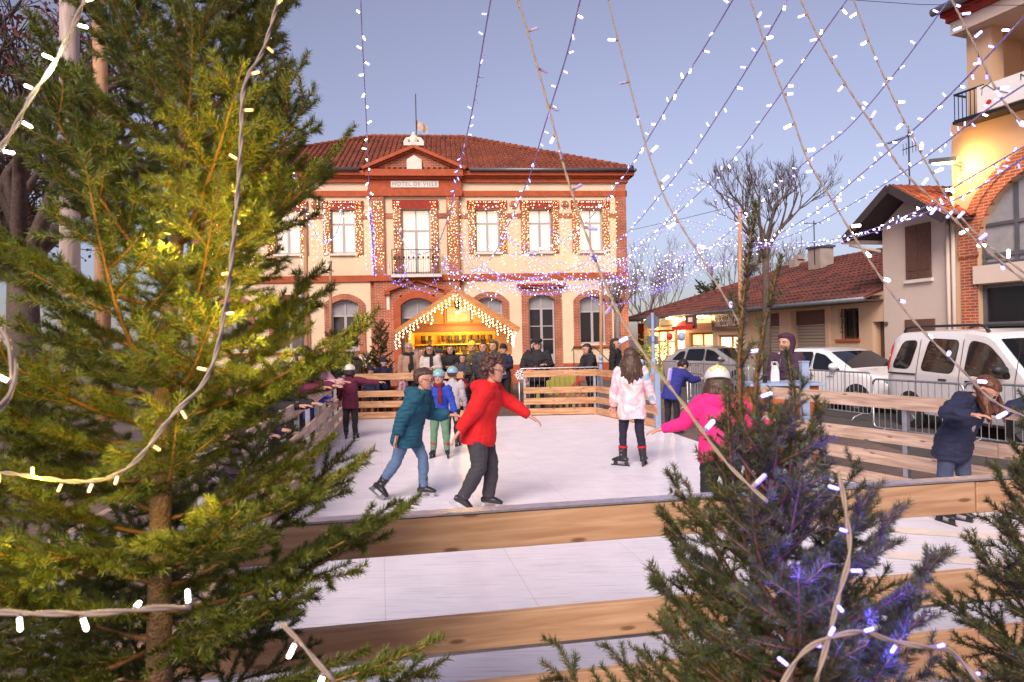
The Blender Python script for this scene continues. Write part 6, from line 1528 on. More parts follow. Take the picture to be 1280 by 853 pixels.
def spruce(label, base, top, Rb, tr, n, bset, z0f=.12, elev=(-8, 55), seed=1, power=.8, group=None, extra=(), dirw=None, leaders=(), lset=None, cosfix=True):
    rd = random.Random(seed); base, top = Vector(base), Vector(top)
    t = thing('spruce_tree', label, 'spruce', base, 0, group)
    ax = top-base; H = ax.length; K = 10
    bend = [ax*(i/K)+Vector((.02*math.sin(i*1.3+seed), .02*math.cos(i*1.7+seed), 0)) for i in range(K+1)]
    W = MB(); W.tube(bend, [tr*(1-i/K)**.85+.006 for i in range(K+1)], 12); W.build('trunk', M['spruce_bark'], t, smooth=True)
    items = []
    az = rd.uniform(0, 6.28)
    for k in range(n):
        f_ = z0f+(1-z0f)*((k+.5)/n)**.92*.985; az += 2.399+rd.uniform(-.35,.35)
        R = Rb*(1-f_)**power*rd.uniform(.72,1.12)+.10; 
        if dirw: R *= dirw(az, f_)
        el = math.radians(elev[0]+(elev[1]-elev[0])*f_**.9+rd.uniform(-8,8))
        items.append((f_, az, R, el))
    items += list(extra)
    for i, (f_, az, R, el) in enumerate(items):
        p = bend[min(K-1,int(f_*K))].lerp(bend[min(K,int(f_*K)+1)], f_*K-int(f_*K))
        Lr = R/max(.6, math.cos(el))*.9 if cosfix else R
        cand = sorted(bset, key=lambda b: abs(b[0]-Lr))[:4]; L, me = rd.choice(cand); sc = min(1.25, max(.7, Lr/L))
        o = link('branch', me, t); o.location = p; o.scale = (sc,)*3
        o.rotation_euler = (rd.uniform(-.3,.3), -el, az)
    for f_, tip in leaders:
        p = bend[min(K-1,int(f_*K))].lerp(bend[min(K,int(f_*K)+1)], f_*K-int(f_*K)); d = Vector(tip)-base-p; Lr = d.length
        L, me = min(lset, key=lambda b: abs(b[0]-Lr)); o = link('branch', me, t); o.location = p; o.scale = (Lr/L,)*3
        o.rotation_euler = d.to_track_quat('X', 'Z').to_euler()
    return t
M['spruce_bark'] = mat('spruce_bark', (.22,.13,.08), .9, var=.45, scale=40, bump=.9, bscale=120)
big = branch_set('big', (.22,.36,.52,.70,.88), 3, M['needle'], dens=2100, nlen=.0195, nw=.0022, lat=.078)
fine = branch_set('fine', (.14,.22,.34,.48), 3, M['needle_blue'], dens=2200, nlen=.0155, nw=.0018, lat=.062)
far_set = branch_set('far', (.3,.5,.7), 2, M['needle_blue'], dens=900, nlen=.026, nw=.006, lat=.07)
# foreground spruces
lb = P(176,740,1.72); lb0 = Vector((lb.x-.02, lb.y, 0)); ltop = P(232,-120,1.95)
def lw(az, f_):
    return 1.0
spruce('tall foreground spruce filling the left side, hung with white rope lights', lb0, ltop, .86, .036, 66, big, z0f=.22, elev=(-4,55), seed=11, power=.66,
       extra=[(.68,-.15,.50,.66),(.50,-.12,.72,.42),(.38,-.1,.80,.22),(.42,-.22,.70,.28),(.36,.14,.76,.26),(.52,-.10,.62,.35),(.64,.05,.60,.62),(.70,-.2,.48,.72),(.78,.0,.40,.85),(.55,-.9,.6,.25),(.62,-2.4,.7,.4),(.7,2.9,.6,.55),(.5,3.3,.8,.3),(.30,PI,.9,.12),(.34,2.7,.85,.1),(.27,-2.6,.85,.08),(.24,-1.9,.75,.12),(.40,3.5,.9,.2),(.30,-.2,.86,.12),(.26,.1,.84,.08),(.22,-.38,.80,.1),(.25,-.6,.8,.05),(.30,-1.2,.7,.1),(.22,2.9,.9,0),(.22,-2.2,.85,0),(.36,-2.9,.8,.2),(.44,2.5,.75,.25),(.47,-2.5,.75,.25),(.33,-2.1,.8,.1),(.42,-1.8,.7,.2),(.54,-2.8,.7,.35),(.18,3.2,.9,-.05),(.19,-1.6,.75,0),(.27,-1.4,.75,.1),(.38,2.2,.8,.2),(.29,2.2,.85,.1)])
lset = branch_set('lead', (.25,.40,.6), 2, M['needle_blue'], dens=1900, nlen=.014, nw=.0019, lat=.16, latf=.09, axw=2.0)
rb0 = Vector((P(968,700,1.5).x, 1.5, 0)); rtop = P(972,530,1.5)
spruce('foreground spruce right of centre with blue lights and several upright leaders', rb0, rtop, .74, .019, 88, fine, z0f=.25, elev=(2,50), seed=5, power=.80, cosfix=False,
       leaders=[(.80,P(903,262,1.45)),(.86,P(943,322,1.5)),(.84,P(1000,440,1.45)),(.6,P(1062,505,1.5)),(.72,P(880,500,1.4))], lset=lset)
tb0 = Vector((P(1318,700,1.65).x, 1.65, 0))
spruce('small foreground spruce cut off by the right edge of the view', tb0, Vector((tb0.x+.02, 1.65, P(1318,520,1.65).z)), .40, .018, 70, fine, z0f=.25, elev=(0,58), seed=8, power=.7, cosfix=False)
# small spruces by the chalet
for (x, y, D, R, lab, s_) in ((476,404,18.7,.62,'small bushy spruce standing left of the chalet',3), (417,418,18.2,.45,'small spruce by the left ground floor window of the hall',4), (459,446,18.0,.30,'knee high spruce seedling beside the child behind the far fence',6)):
    b = P(x, 430, D); tp = P(x, y, D)
    spruce(lab, (b.x, b.y, 0), (b.x, b.y, tp.z), R, .03, 46, far_set, z0f=.08, elev=(0,50), seed=s_, power=.9, group='small spruces in front of the hall')

# bare trees
def bare_tree(name, label, base, height, tr, levels=5, spread=.55, seed=1, first=.4, n0=5, m='bark', leaves=None, lean=(0,0), up=.25, twig=.006, group=None, kids=(2,4), minr=.004):
    rd = random.Random(seed); t = thing(name, label, 'tree', base, 0, group)
    T = MB(); C = MB(); Lf = MB()
    z1 = height*first; tp = Vector((lean[0], lean[1], z1))
    T.tube([Vector((0,0,0)), tp*.35+Vector((.02,0,0)), tp*.7, tp], [tr*1.25, tr, tr*.9, tr*.78], 10)
    def grow(p, d, L, r, lev):
        n = 3; pts = [p]; dd = d
        for k in range(n):
            dd = (dd+Vector((rd.uniform(-.16,.16), rd.uniform(-.16,.16), rd.uniform(-.06,.12)+up*.12))).normalized(); pts.append(pts[-1]+dd*L/n)
        C.tube(pts, [max(minr, r*(1-.45*k/n)) for k in range(n+1)], 6 if lev < 2 else (4 if lev < 4 else 3), cap=lev == levels)
        if lev >= levels:
            if leaves:
                for k in range(leaves): 
                    q = pts[-1]+Vector((rd.uniform(-.12,.12),)*3)+Vector((rd.uniform(-.1,.1), rd.uniform(-.1,.1), rd.uniform(-.1,.1))); s_ = rd.uniform(.03,.055)
                    a = Vector((rd.gauss(0,1), rd.gauss(0,1), rd.gauss(0,1))).normalized(); b = a.orthogonal().normalized(); Lf.add([q-a*s_, q+b*s_*.7, q+a*s_, q-b*s_*.7], [(0,1,2,3)])
            return
        for k in range(rd.randint(*kids)):
            f_ = rd.uniform(.45,1.0); q = pts[min(n-1,int(f_*n))].lerp(pts[min(n,int(f_*n)+1)], f_*n-int(f_*n)) if f_ < 1 else pts[-1]
            a = rd.uniform(0, 2*PI); o = dd.orthogonal().normalized(); o2 = dd.cross(o); nd = (dd+(o*math.cos(a)+o2*math.sin(a))*spread*rd.uniform(.7,1.3)+Vector((0,0,up*.5))).normalized()
            grow(q, nd, L*rd.uniform(.58,.82), r*rd.uniform(.5,.66), lev+1)
    for k in range(n0):
        a = 2*PI*k/n0+rd.uniform(-.3,.3); d = Vector((math.cos(a)*spread, math.sin(a)*spread, rd.uniform(.7,1.2))).normalized()
        grow(tp-Vector((0,0,rd.uniform(0,.12)*z1)), d, (height-z1)*rd.uniform(.33,.45), tr*.55, 1)
    T.build('trunk', M[m], t, smooth=True); C.build('crown', M[m], t, smooth=True, fix=False)
    if leaves: Lf.build('leaves', M['red_leaf'], t, fix=False)
    return t
M['red_leaf'] = mat('dry_red_leaves', (.16,.045,.035), .8, var=.4, scale=6)
b = P(957,430,17.5); bare_tree('bare_tree', 'leafless plane tree with spreading crown rising behind the right fence', (b.x,b.y,0), 6.9, .10, 7, .52, 3, .60, 6, 'bark', up=.40, kids=(2,3), minr=.0035, lean=(.05,0), leaves=None)
b = P(773,430,24); bare_tree('bare_tree', 'small pollarded leafless tree before the right corner of the town hall', (b.x,b.y,0), 4.6, .10, 5, .8, 12, .62, 6, 'bark_pale', up=.2, kids=(2,3), minr=.008)
for i, (x, D, h, s_, lab) in enumerate(((806,52,9.0,21,'leafless tree beyond the hall, nearest its right corner'),(832,60,8.6,22,'leafless tree behind the end of the shop roof'),(935,46,9.5,24,'pale leafless tree top over the shop roof left of the plane tree'),(975,48,9.8,25,'pale leafless tree top over the shop roof right of the plane tree'))):
    b = P(x,430,D); bare_tree('bare_tree', lab, (b.x,b.y,0), h, .13, 6, .55, s_, .28, 6, 'bark_pale', up=.5, kids=(2,3), minr=.009, group=None)
b = P(30,430,12); bare_tree('bare_tree', 'tall tree at the left edge keeping some dry red leaves', (b.x,b.y,0), 9.5, .28, 6, .8, 31, .36, 7, 'bark', leaves=2, up=.15, kids=(2,4), minr=.009)
b = P(-60,430,16); bare_tree('bare_tree', 'second red leaved tree further left, mostly hidden by the spruce', (b.x,b.y,0), 9.5, .25, 6, .8, 33, .3, 7, 'bark', leaves=3, up=.1, kids=(2,4), minr=.011)
# dark conifer behind the shops
b = P(887,430,40); tp = P(888,362,40)
spruce('dark conifer tip above the far end of the shop roof', (b.x,b.y,0), (b.x,b.y,tp.z), 1.6, .12, 60, [(L*3, me) for L, me in far_set], z0f=.15, elev=(0,40), seed=9)
for o in bpy.data.objects:
    if o.parent and o.parent.get('label') == 'dark conifer tip above the far end of the shop roof' and o.name.startswith('branch'): o.scale = [v*3 for v in o.scale]
# potted plants before the shops
M['leaf'] = mat('pot_plant_leaf', (.06,.14,.03), .6, var=.3); M['pot'] = mat('lime_pot', (.35,.48,.04), .5, var=.1)
for i, (x, D, h, lab) in enumerate(((812,30.5,1.5,'tall leafy plant at the far end of the shops'),(826,29,1.2,'leafy plant in a lime pot before the lit shop window'),(805,29.5,1.0,'flowering plant beside the sign post at the shops'))):
    b = P(x,430,D); t = thing('potted_plant', lab, 'plant', (b.x,b.y,0)); q = MB(); q.tube([(0,0,0),(0,0,.5)], [.18,.25], 14); q.build('pot', M['pot'], t)
    q = MB(); rd = random.Random(i)
    for k in range(160):
        a = Vector((rd.gauss(0,.24), rd.gauss(0,.24), .5+rd.random()*h)); u = Vector((rd.gauss(0,1), rd.gauss(0,1), rd.gauss(0,1))).normalized(); w = u.orthogonal().normalized(); s_ = rd.uniform(.05,.11); q.add([a-u*s_, a+w*s_*.4, a+u*s_, a-w*s_*.4], [(0,1,2,3)])
    q.build('foliage', M['leaf'], t, fix=False)
t = thing('balloon', 'red balloon tied by the shop door', 'balloon', P(837,421,27.5)); q = MB(); q.ell((0,0,0), (.13,.13,.15), 14, 10); q.build('skin', M['red_paint'], t, smooth=True)
t = thing('balloon', 'pale blue balloon tied by the shop door', 'balloon', P(852,421,27)); q = MB(); q.ell((0,0,0), (.16,.16,.18), 14, 10); q.build('skin', M['blue_post'], t, smooth=True)

# ------------------------------------------------------------------ poles
def pole(x, y0, D, r, label, m='pole_wood', lean=0.0, x2=None):
    b = P(x2 or x, 470, D); tp = P(x, y0, D)
    t = thing('timber_pole', label, 'pole', (b.x, b.y, 0)); q = MB(); h = tp.z
    q.tube([(0,0,0), ((tp.x-b.x)*.5,0,h*.5), (tp.x-b.x,0,h)], [r*1.1, r, r*.92], 14); q.build('shaft', M[m], t, smooth=True)
    q = MB(); q.tube([(tp.x-b.x,0,h-.06),(tp.x-b.x,0,h-.02)], r*1.25, 12); q.build('band', M['galv'], t)
    return t
pole(382,258,12.5,.040,'slim timber pole in front of the left half of the town hall')
pole(413,326,20,.045,'short timber pole beside the left ground floor window')
pole(751,352,17.0,.042,'slim timber pole at the far right corner of the rink')
pole(925,262,13.5,.045,'copper toned timber pole left of the plane tree')
pole(86,-260,4.6,.062,'thick weathered timber post behind the big spruce', 'post_wood', x2=82)
pole(122,-200,8.5,.085,'paler timber post further back beside the thick one', 'pole_wood', x2=128)

# ------------------------------------------------------------------ string lights
def smooth_path(pts, k=10):
    pts = [Vector(p) for p in pts]; out = []
    for i in range(len(pts)-1):
        p0 = pts[max(0,i-1)]; p1 = pts[i]; p2 = pts[i+1]; p3 = pts[min(len(pts)-1,i+2)]
        for j in range(k):
            t = j/k; out.append(.5*((2*p1)+(p2-p0)*t+(2*p0-5*p1+4*p2-p3)*t*t+(3*p1-p0-3*p2+p3)*t**3))
    out.append(pts[-1]); return out
def led_mesh(name, ml, mc, L=.030, r=.0038):
    q = MB(); q.tube([(0,0,0),(0,0,L*.3)], [r*.8,r], 6, 0); q.tube([(0,0,L*.3),(0,0,L*.92),(0,0,L)], [r*.95,r,r*.4], 6, 1)
    return q.mesh(name, [mc, ml])
LED = {}
for k_ in ('cool','blue','white','yellow','warm'):
    base = {'cool':'led_cool','blue':'led_blue','white':'led_white','yellow':'led_yellow','warm':'led_warm'}[k_]
    LED[k_] = led_mesh('bulb', M[base], M['cable_white'])
    LED[k_+'V'] = led_mesh('bulb', M[base], M['cable_violet_lit'])
M['led_off'] = mat('unlit_led', (.45,.40,.75), .2, var=0, spec=.8)
LED['off'] = led_mesh('bulb', M['led_off'], M['cable_white'])
def string(label, pix, cols, r=.004, cable='cable_violet_lit', spacing=0.125, cam_far=False, size=1.0, seed=0, rope=False, group='festoon strings over the rink', maxb=100, jitter=.25, name='string_lights'):
    rd = random.Random(seed+len(label)); pts = smooth_path([P(*p) if len(p) == 3 and not isinstance(p, Vector) else p for p in pix], 10)
    o0 = pts[0]; t = thing(name, label, 'string lights', o0, 0, group)
    pts = [p-o0 for p in pts]
    q = MB()
    if rope:     # two twisted strands
        for ph in (0, PI):
            w = []; L = 0
            fine_ = smooth_path(pts, 2)
            for i, p in enumerate(fine_):
                if i: L += (p-fine_[i-1]).length
            # resample every 8 mm
            res = [fine_[0]]; acc = 0
            for i in range(1, len(fine_)):
                a, b = fine_[i-1], fine_[i]; l = (b-a).length; s = .010-acc
                while s < l: res.append(a.lerp(b, s/l)); s += .010
                acc = l-(s-.010)
            for i, p in enumerate(res):
                d = (res[min(i+1,len(res)-1)]-res[max(i-1,0)]).normalized(); a = d.orthogonal().normalized(); 
                ref = Vector((0,1,0)); a = (ref-d*ref.dot(d)).normalized(); b = d.cross(a); th = i*.55+ph
                w.append(p+(a*math.cos(th)+b*math.sin(th))*r*.55)
            q.tube(w, r*.62, 5)
    else: q.tube(pts, r, 5)
    q.build('cable', M[cable], t, smooth=True)
    s = spacing*.5; acc = 0; nb = 0
    for i in range(1, len(pts)):
        a, b = pts[i-1], pts[i]; l = (b-a).length
        while s < acc+l and nb < maxb:
            p = a.lerp(b, (s-acc)/l); d = (b-a).normalized()
            o1 = d.orthogonal(); v = Vector((rd.gauss(0,1), rd.gauss(0,.6), rd.gauss(0,1))); v = (v-d*v.dot(d)).normalized(); v = (v+d*rd.uniform(-.5,.5)).normalized()
            k_ = rd.choice(cols) if isinstance(cols, (list, tuple)) else cols
            o = link('bulb', LED[k_], t); o.location = p; o.rotation_euler = v.to_track_quat('Z','Y').to_euler(); o.scale = (size,)*3; nb += 1
            s += spacing*rd.uniform(1-jitter, 1+jitter)
        acc += l
    return t
C_ = ['coolV','coolV','coolV','blueV','whiteV']; WV = ['warmV','whiteV','warmV']; BL = ['blueV','blueV','coolV']; WH = ['whiteV','whiteV','coolV']
string('violet string hanging nearly straight down in front of the hall, warm white bulbs', [(450,-40,4.5),(452,30,4.8),(456,110,5.3),(460,200,6),(463,280,7)], WV, spacing=0.138, size=1.55)
string('violet string crossing the hall just right of its pediment', [(617,-20,4.3),(603,60,4.9),(590,140,5.8),(576,200,6.8),(562,265,8.2),(545,308,9.5),(522,318,10.2),(505,305,10.5),(497,283,10.6)], ['coolV','off','off','coolV'], spacing=0.188, r=.005, size=1.55)
string('violet string from the top centre down over the second hall window', [(730,-20,3.8),(708,70,4.4),(680,160,5.3),(662,220,6.3),(636,280,7.8),(612,325,9.5),(580,345,11),(555,330,12)], C_, spacing=0.188, r=.005, size=1.55)
string('violet string with white bulbs ending over the right hall windows', [(922,-10,3.6),(880,60,4.1),(842,120,4.8),(800,190,5.8),(765,240,6.9),(720,290,8.6),(680,312,10),(640,318,11),(605,308,12)], WH, spacing=0.200, r=.0042, size=1.55)
string('violet string sagging from upper right to below the last hall window', [(990,-10,3.6),(950,60,4.1),(900,140,4.9),(860,200,5.8),(820,250,7),(785,290,8.6),(740,325,10.5),(690,343,12),(650,340,13)], C_, spacing=0.213, r=.0042, size=1.55)
string('string from the top right passing left of the plane tree', [(1066,-10,3.8),(1030,40,4.1),(960,140,5),(915,200,5.9),(870,245,7),(820,290,8.8),(780,322,10.5),(730,345,12.5)], WH, spacing=0.225, r=.0042, size=1.55)
string('string descending over the plane tree crown to the far corner', [(1190,-5,4),(1120,90,4.5),(1060,160,5.2),(1010,200,6),(960,245,7.2),(900,300,9.5),(850,332,11.5),(800,347,13)], C_, spacing=0.225, r=.0042, size=1.55)
string('upper string from the balcony side to the pole beside the plane tree', [(1290,10,3.5),(1230,75,4.2),(1150,155,5.4),(1080,215,7),(1020,265,9),(975,292,11),(952,305,12.5)], WH, spacing=0.213, r=.006, size=1.55)
string('middle string from the banner down to the pole beside the plane tree', [(1290,100,4.2),(1230,140,5),(1180,180,6),(1130,215,7.2),(1060,258,9.3),(1000,290,11.5),(952,306,13)], C_, spacing=0.200, r=.006, size=1.55)
string('lower string passing the wall lamp towards the plane tree', [(1290,178,4.6),(1200,230,6),(1150,262,7.2),(1080,290,9.5),(1020,303,11.5),(950,306,13.4)], WH, spacing=0.188, r=.006, size=1.55)
string('lowest string from the arched window under the gable to the plane tree', [(1290,190,4.4),(1210,242,5.9),(1130,277,7.8),(1080,294,9.3),(1020,308,11.5),(950,309,13.6)], C_, spacing=0.188, r=.006, size=1.55)
string('white rope string from the top crossing the chalet side down into the small spruce', [(642,-20,2.1),(665,60,2.0),(687,140,1.9),(710,225,1.75),(750,340,1.55),(790,420,1.42),(850,500,1.3),(905,575,1.2),(962,630,1.12)], ['off','off','off','cool','off'], r=0.00311, cable='cable_white', rope=True, size=1.15, spacing=0.125, group='near rope light strings')
string('violet rope string coming down right of the hall into the small spruce leaders', [(755,-20,2.2),(783,90,2.1),(807,180,2.0),(830,245,1.9),(850,280,1.85),(890,345,1.7),(930,420,1.6),(950,520,1.5)], ['cool','cool','off','coolV'], r=0.00252, cable='cable_white', rope=True, size=1.15, spacing=0.131, group='near rope light strings')
string('rope string running past the chimney to the right edge, white bulbs', [(932,-20,2.4),(960,65,2.3),(990,145,2.2),(1010,200,2.1),(1040,250,2.05),(1070,300,2.0),(1110,360,1.85),(1150,410,1.75),(1200,460,1.65),(1240,500,1.55),(1290,525,1.5)], ['white','white','cool'], r=0.00296, cable='cable_white', rope=True, size=1.15, spacing=0.106, group='near rope light strings')
string('rope string crossing the antenna towards the arched window', [(992,-20,2.6),(1025,50,2.5),(1060,110,2.4),(1100,170,2.25),(1130,215,2.15),(1180,262,2.0),(1230,310,1.85),(1295,362,1.7)], ['cool','cool','blue'], r=0.00326, cable='cable_white', rope=True, size=1.15, spacing=0.106, group='near rope light strings')
string('rope string parallel to it over the gable house roof', [(1060,-20,2.7),(1090,60,2.6),(1120,130,2.5),(1140,170,2.4),(1170,225,2.25),(1200,270,2.1),(1240,310,1.95),(1295,352,1.8)], ['white','cool','white'], r=0.00281, cable='cable_white', rope=True, size=1.15, spacing=0.112, group='near rope light strings')
string('short rope string in the top right corner before the balcony', [(1180,-20,2.5),(1192,5,2.4),(1220,60,2.2),(1250,120,2.0),(1290,168,1.8)], ['cool','blue'], r=0.00311, cable='cable_white', rope=True, size=1.15, spacing=0.094, group='near rope light strings')
string('string of white bulbs behind the right edge of the big spruce', [(325,-20,4.2),(337,50,4.4),(352,120,4.8),(366,190,5.4),(372,235,6)], WH, spacing=0.150, r=.005, size=1.55)
string('garland bow between two spruce tips and the slim pole', [(380,262,11),(388,280,11),(400,300,11),(412,303,11),(423,285,11),(428,262,11)], WH, spacing=0.056, r=.006, size=1.55)
string('violet star bundle hanging before the hall between its windows', [(462,262,7),(465,290,7.2),(467,320,7.4),(468,346,7.6)], ['blueV','coolV','blueV'], spacing=0.015, r=.008, size=.9)
# scalloped garlands over the far side
k_ = 0
hub = (775,345,16.5)
sc_ = [((505,335),(512,352),(530,360),(550,345),(556,322),11.5,BL),((556,322),(562,352),(577,362),(596,350),(604,330),11.8,WH),((486,328),(490,348),(500,352),(508,340),(514,312),11,['blueV','coolV','off']),
       ((590,300),(600,325),(630,348),(660,350),(690,342),12.5,C_),((630,280),(650,320),(690,350),(730,358),(775,352),13,WH),((690,290),(720,320),(760,345),(820,352),(880,300),14,C_),
       ((740,300),(790,340),(850,345),(900,310),(952,300),14.5,WH),((775,345),(830,330),(880,310),(920,300),(952,305),15,C_),((600,345),(650,362),(700,355),(740,330),(775,350),13.5,WH),
       ((775,345),(810,300),(850,285),(900,290),(952,305),15,C_),((775,350),(840,362),(880,340),(920,318),(955,310),14.5,BL),((952,305),(910,250),(880,225),(860,240),(820,300),12,C_),
       ((590,335),(640,352),(690,362),(740,356),(790,348),13.4,WH),((620,350),(665,368),(710,365),(750,352),(780,345),12.6,BL),((690,350),(740,368),(800,362),(850,345),(905,330),13.9,WH),
       ((560,340),(610,368),(640,362),(665,350),(700,340),12.2,WH),((760,340),(800,318),(850,322),(900,330),(950,308),14.8,WH),((720,365),(770,380),(820,365),(860,345),(890,322),13.6,BL),((640,300),(700,345),(760,352),(830,338),(900,305),13.1,C_),
       ((575,290),(583,318),(600,338),(640,344),(700,352),12.8,BL),((650,300),(690,325),(740,330),(800,300),(850,262),13.2,C_),((700,275),(740,318),(790,330),(850,312),(905,262),14,WH)]
sc_ = sc_+[tuple([(q[0]+random.Random(i*9+j).uniform(-16,16), q[1]+random.Random(i*9+j+4).uniform(-10,9)) for j, q in enumerate(v[:5])]+[v[5]+.4, v[6]]) for i, v in enumerate(sc_[:20])]
for i, (a, b, c, d, e, D, cc) in enumerate(sc_):  # each a garland of its own
    string('thin twinkling garland swagged over the far end of the rink', [(*a,D),(*b,D+.15),(*c,D+.3),(*d,D+.2),(*e,D+.4)], cc, spacing=0.094, r=.004, seed=i*7, group='thin garlands over the far end of the rink', size=1.0)
# telephone wire
t = thing('overhead_wire', 'thin dark wire crossing the sky at the top right', 'wire', P(1020,-3,14)); o0 = P(1020,-3,14); q = MB(); q.tube([P(1020,-3,14)-o0, P(1150,6,13)-o0, P(1300,7,12)-o0], .006, 5); q.build('cable', M['dark_metal'], t)
t = thing('overhead_wire', 'faint wire from the hall corner towards the plane tree', 'wire', P(788,288,29)); o0 = P(788,288,29); q = MB(); q.tube([P(788,288,29)-o0, P(860,272,24)-o0, P(950,250,18)-o0], .010, 4); q.build('cable', M['dark_metal'], t)
# rope lights in the foreground spruces
string('white rope light looping past the top left corner', [(112,-15,1.25),(95,25,1.22),(68,80,1.2),(40,120,1.18),(15,165,1.15),(-15,205,1.1)], 'white', r=0.00385, cable='cable_white', rope=True, size=.72, spacing=0.069, group='rope lights on the foreground spruces')
string('white rope light curling in from the left edge', [(-15,400,.85),(8,425,.85),(17,460,.84),(12,495,.83),(-15,522,.82)], 'white', r=0.00407, cable='cable_white', rope=True, size=.72, spacing=0.062, group='rope lights on the foreground spruces')
string('rope light with yellow bulbs winding down the right side of the big spruce', [(352,-15,1.46),(330,60,1.40),(305,110,1.34),(300,200,1.28),(285,360,1.22),(262,465,1.20),(215,520,1.16),(160,585,1.16),(100,602,1.22),(15,592,1.28),(-15,590,1.34)], 'yellow', r=0.00373, cable='cable_white', rope=True, size=.72, spacing=0.094, group='rope lights on the foreground spruces')
string('horizontal white rope light low across the big spruce', [(-15,765,.80),(60,767,.80),(130,766,.80),(200,760,.82),(243,760,.84)], 'white', r=0.00355, cable='cable_white', rope=True, size=.72, spacing=0.073, group='rope lights on the foreground spruces')
string('short white rope light at the bottom centre left', [(352,780,.8),(375,803,.78),(398,830,.76),(425,860,.75)], 'white', r=0.00259, cable='cable_white', rope=True, size=.72, spacing=0.062, group='rope lights on the foreground spruces')
string('rope light with blue bulbs down the front of the small spruce', [(1048,590,1.05),(1056,630,1.02),(1062,690,1.0),(1050,740,.98),(1035,800,.97),(1018,860,.96)], ['blue'], r=0.00367, cable='cable_white', rope=True, size=.72, spacing=0.062, group='rope lights on the foreground spruces')
string('rope light tangle with blue bulbs at the foot of the small spruce', [(975,860,.95),(1000,820,.96),(1030,800,.97),(1075,790,.98),(1110,800,1.0),(1150,808,1.0),(1190,815,1.02),(1230,860,1.0)], ['blue'], r=0.00367, cable='cable_white', rope=True, size=.72, spacing=0.062, group='rope lights on the foreground spruces')

# ------------------------------------------------------------------ light curtains on the facade
def curtain(label, x0, x1, z0, z1, cols, wid, mats_, yoff=-.12, dens=1.0, seed=0, ragged=.3):
    rd = random.Random(seed); o = F.O+F.n*yoff; t = thing('light_curtain', label, 'string lights', o, F.rz, 'light curtains on the town hall front')
    qc, ql = MB(), MB(); n = max(2, int((x1-x0)/wid))
    qc.tube([(x0,0,z1),(x1,0,z1)], .006, 4)
    for k in range(n):
        x = x0+(x1-x0)*(k+.5)/n; zb = z0+(z1-z0)*rd.uniform(0,ragged); qc.tube([(x,0,z1),(x+.01,0,zb)], .003, 3)
        z = z1
        while z > zb:
            octa(ql, (x+rd.uniform(-.05,.05), rd.uniform(-.02,.02), z), rd.uniform(.010,.017), rd.choice(cols)); z -= rd.uniform(.10,.24)/dens
    qc.build('strands', M['cable_clear'], t); tag(ql.build('bulbs', mats_, t, fix=False), kind='stuff')
mm_ = [M['led_gold'], M['led_warm'], M['led_white']]
zt_, zm_, zl_ = fz(650,254), fz(650,318), fz(650,342)
names = {0:'first', 1:'second', 2:'third'}
side_n = {1:'right', -1:'left'}
for s_ in (1, -1):
    for i, x in enumerate(w1):
        for e_ in (-1, 1):
            c = s_*x+e_*(hw1+.14); curtain('golden light strand on the %s jamb of the %s upper window %s of the pediment' % ('right' if e_ > 0 else 'left', names[i], side_n[s_]), c-.15, c+.15, zm_-.5 if i != 2 else zl_, zt_+.05, [0,0,1], .085, mm_, -.13, 1.4, i*5+e_+s_*9, .25)
        q0 = s_*x; curtain('thin row of lights over the %s upper window %s of the pediment' % (names[i], side_n[s_]), q0-.55, q0+.55, zt_-.45, zt_+.02, [1,2], .10, mm_, -.12, .9, i+40, .8)
    gaps = [(CB+.05, w1[0]-hw1-.35), (w1[0]+hw1+.35, w1[1]-hw1-.35), (w1[1]+hw1+.35, w1[2]-hw1-.35)]
    for i, (a, b) in enumerate(gaps):
        x0, x1 = sorted((s_*a, s_*b)); m_ = (x0+x1)/2; h_ = max(.2, (x1-x0)*.38)
        curtain('pale gold light curtain on the %s cream panel %s of the pediment' % (names[i], side_n[s_]), m_-h_, m_+h_, zl_-.1, zt_-.05, [1,1,2,0], .14, mm_, -.09, .8, i+60+s_, .45)
    curtain('golden light curtain on the %s pilaster of the central bay' % side_n[s_], min(s_*1.35,s_*1.75), max(s_*1.35,s_*1.75), zl_, zt_, [0,1], .09, mm_, -.30, 1.3, 80+s_, .3)
    curtain('light strand beside the balcony door, %s side' % side_n[s_], min(s_*.62,s_*.92), max(s_*.62,s_*.92), zl_+.1, zt_, [0,1,1], .1, mm_, -.27, 1.2, 90+s_, .3)
curtain('slanting golden strand at the right corner of the hall', HW-.7, HW-.35, zm_-.3, zt_, [0,1], .12, mm_, -.12, 1.0, 99, .3)
string('white garland falling on the left side of the second left window', [F.O+F.d*(-w1[0]-.75)+F.n*-.3+Vector((0,0,zt_)), F.O+F.d*(-w1[0]-.70)+F.n*-.35+Vector((0,0,zt_-1)), F.O+F.d*(-w1[0]-.62)+F.n*-.3+Vector((0,0,zl_))], WH, spacing=0.044, r=.006, size=1.3)

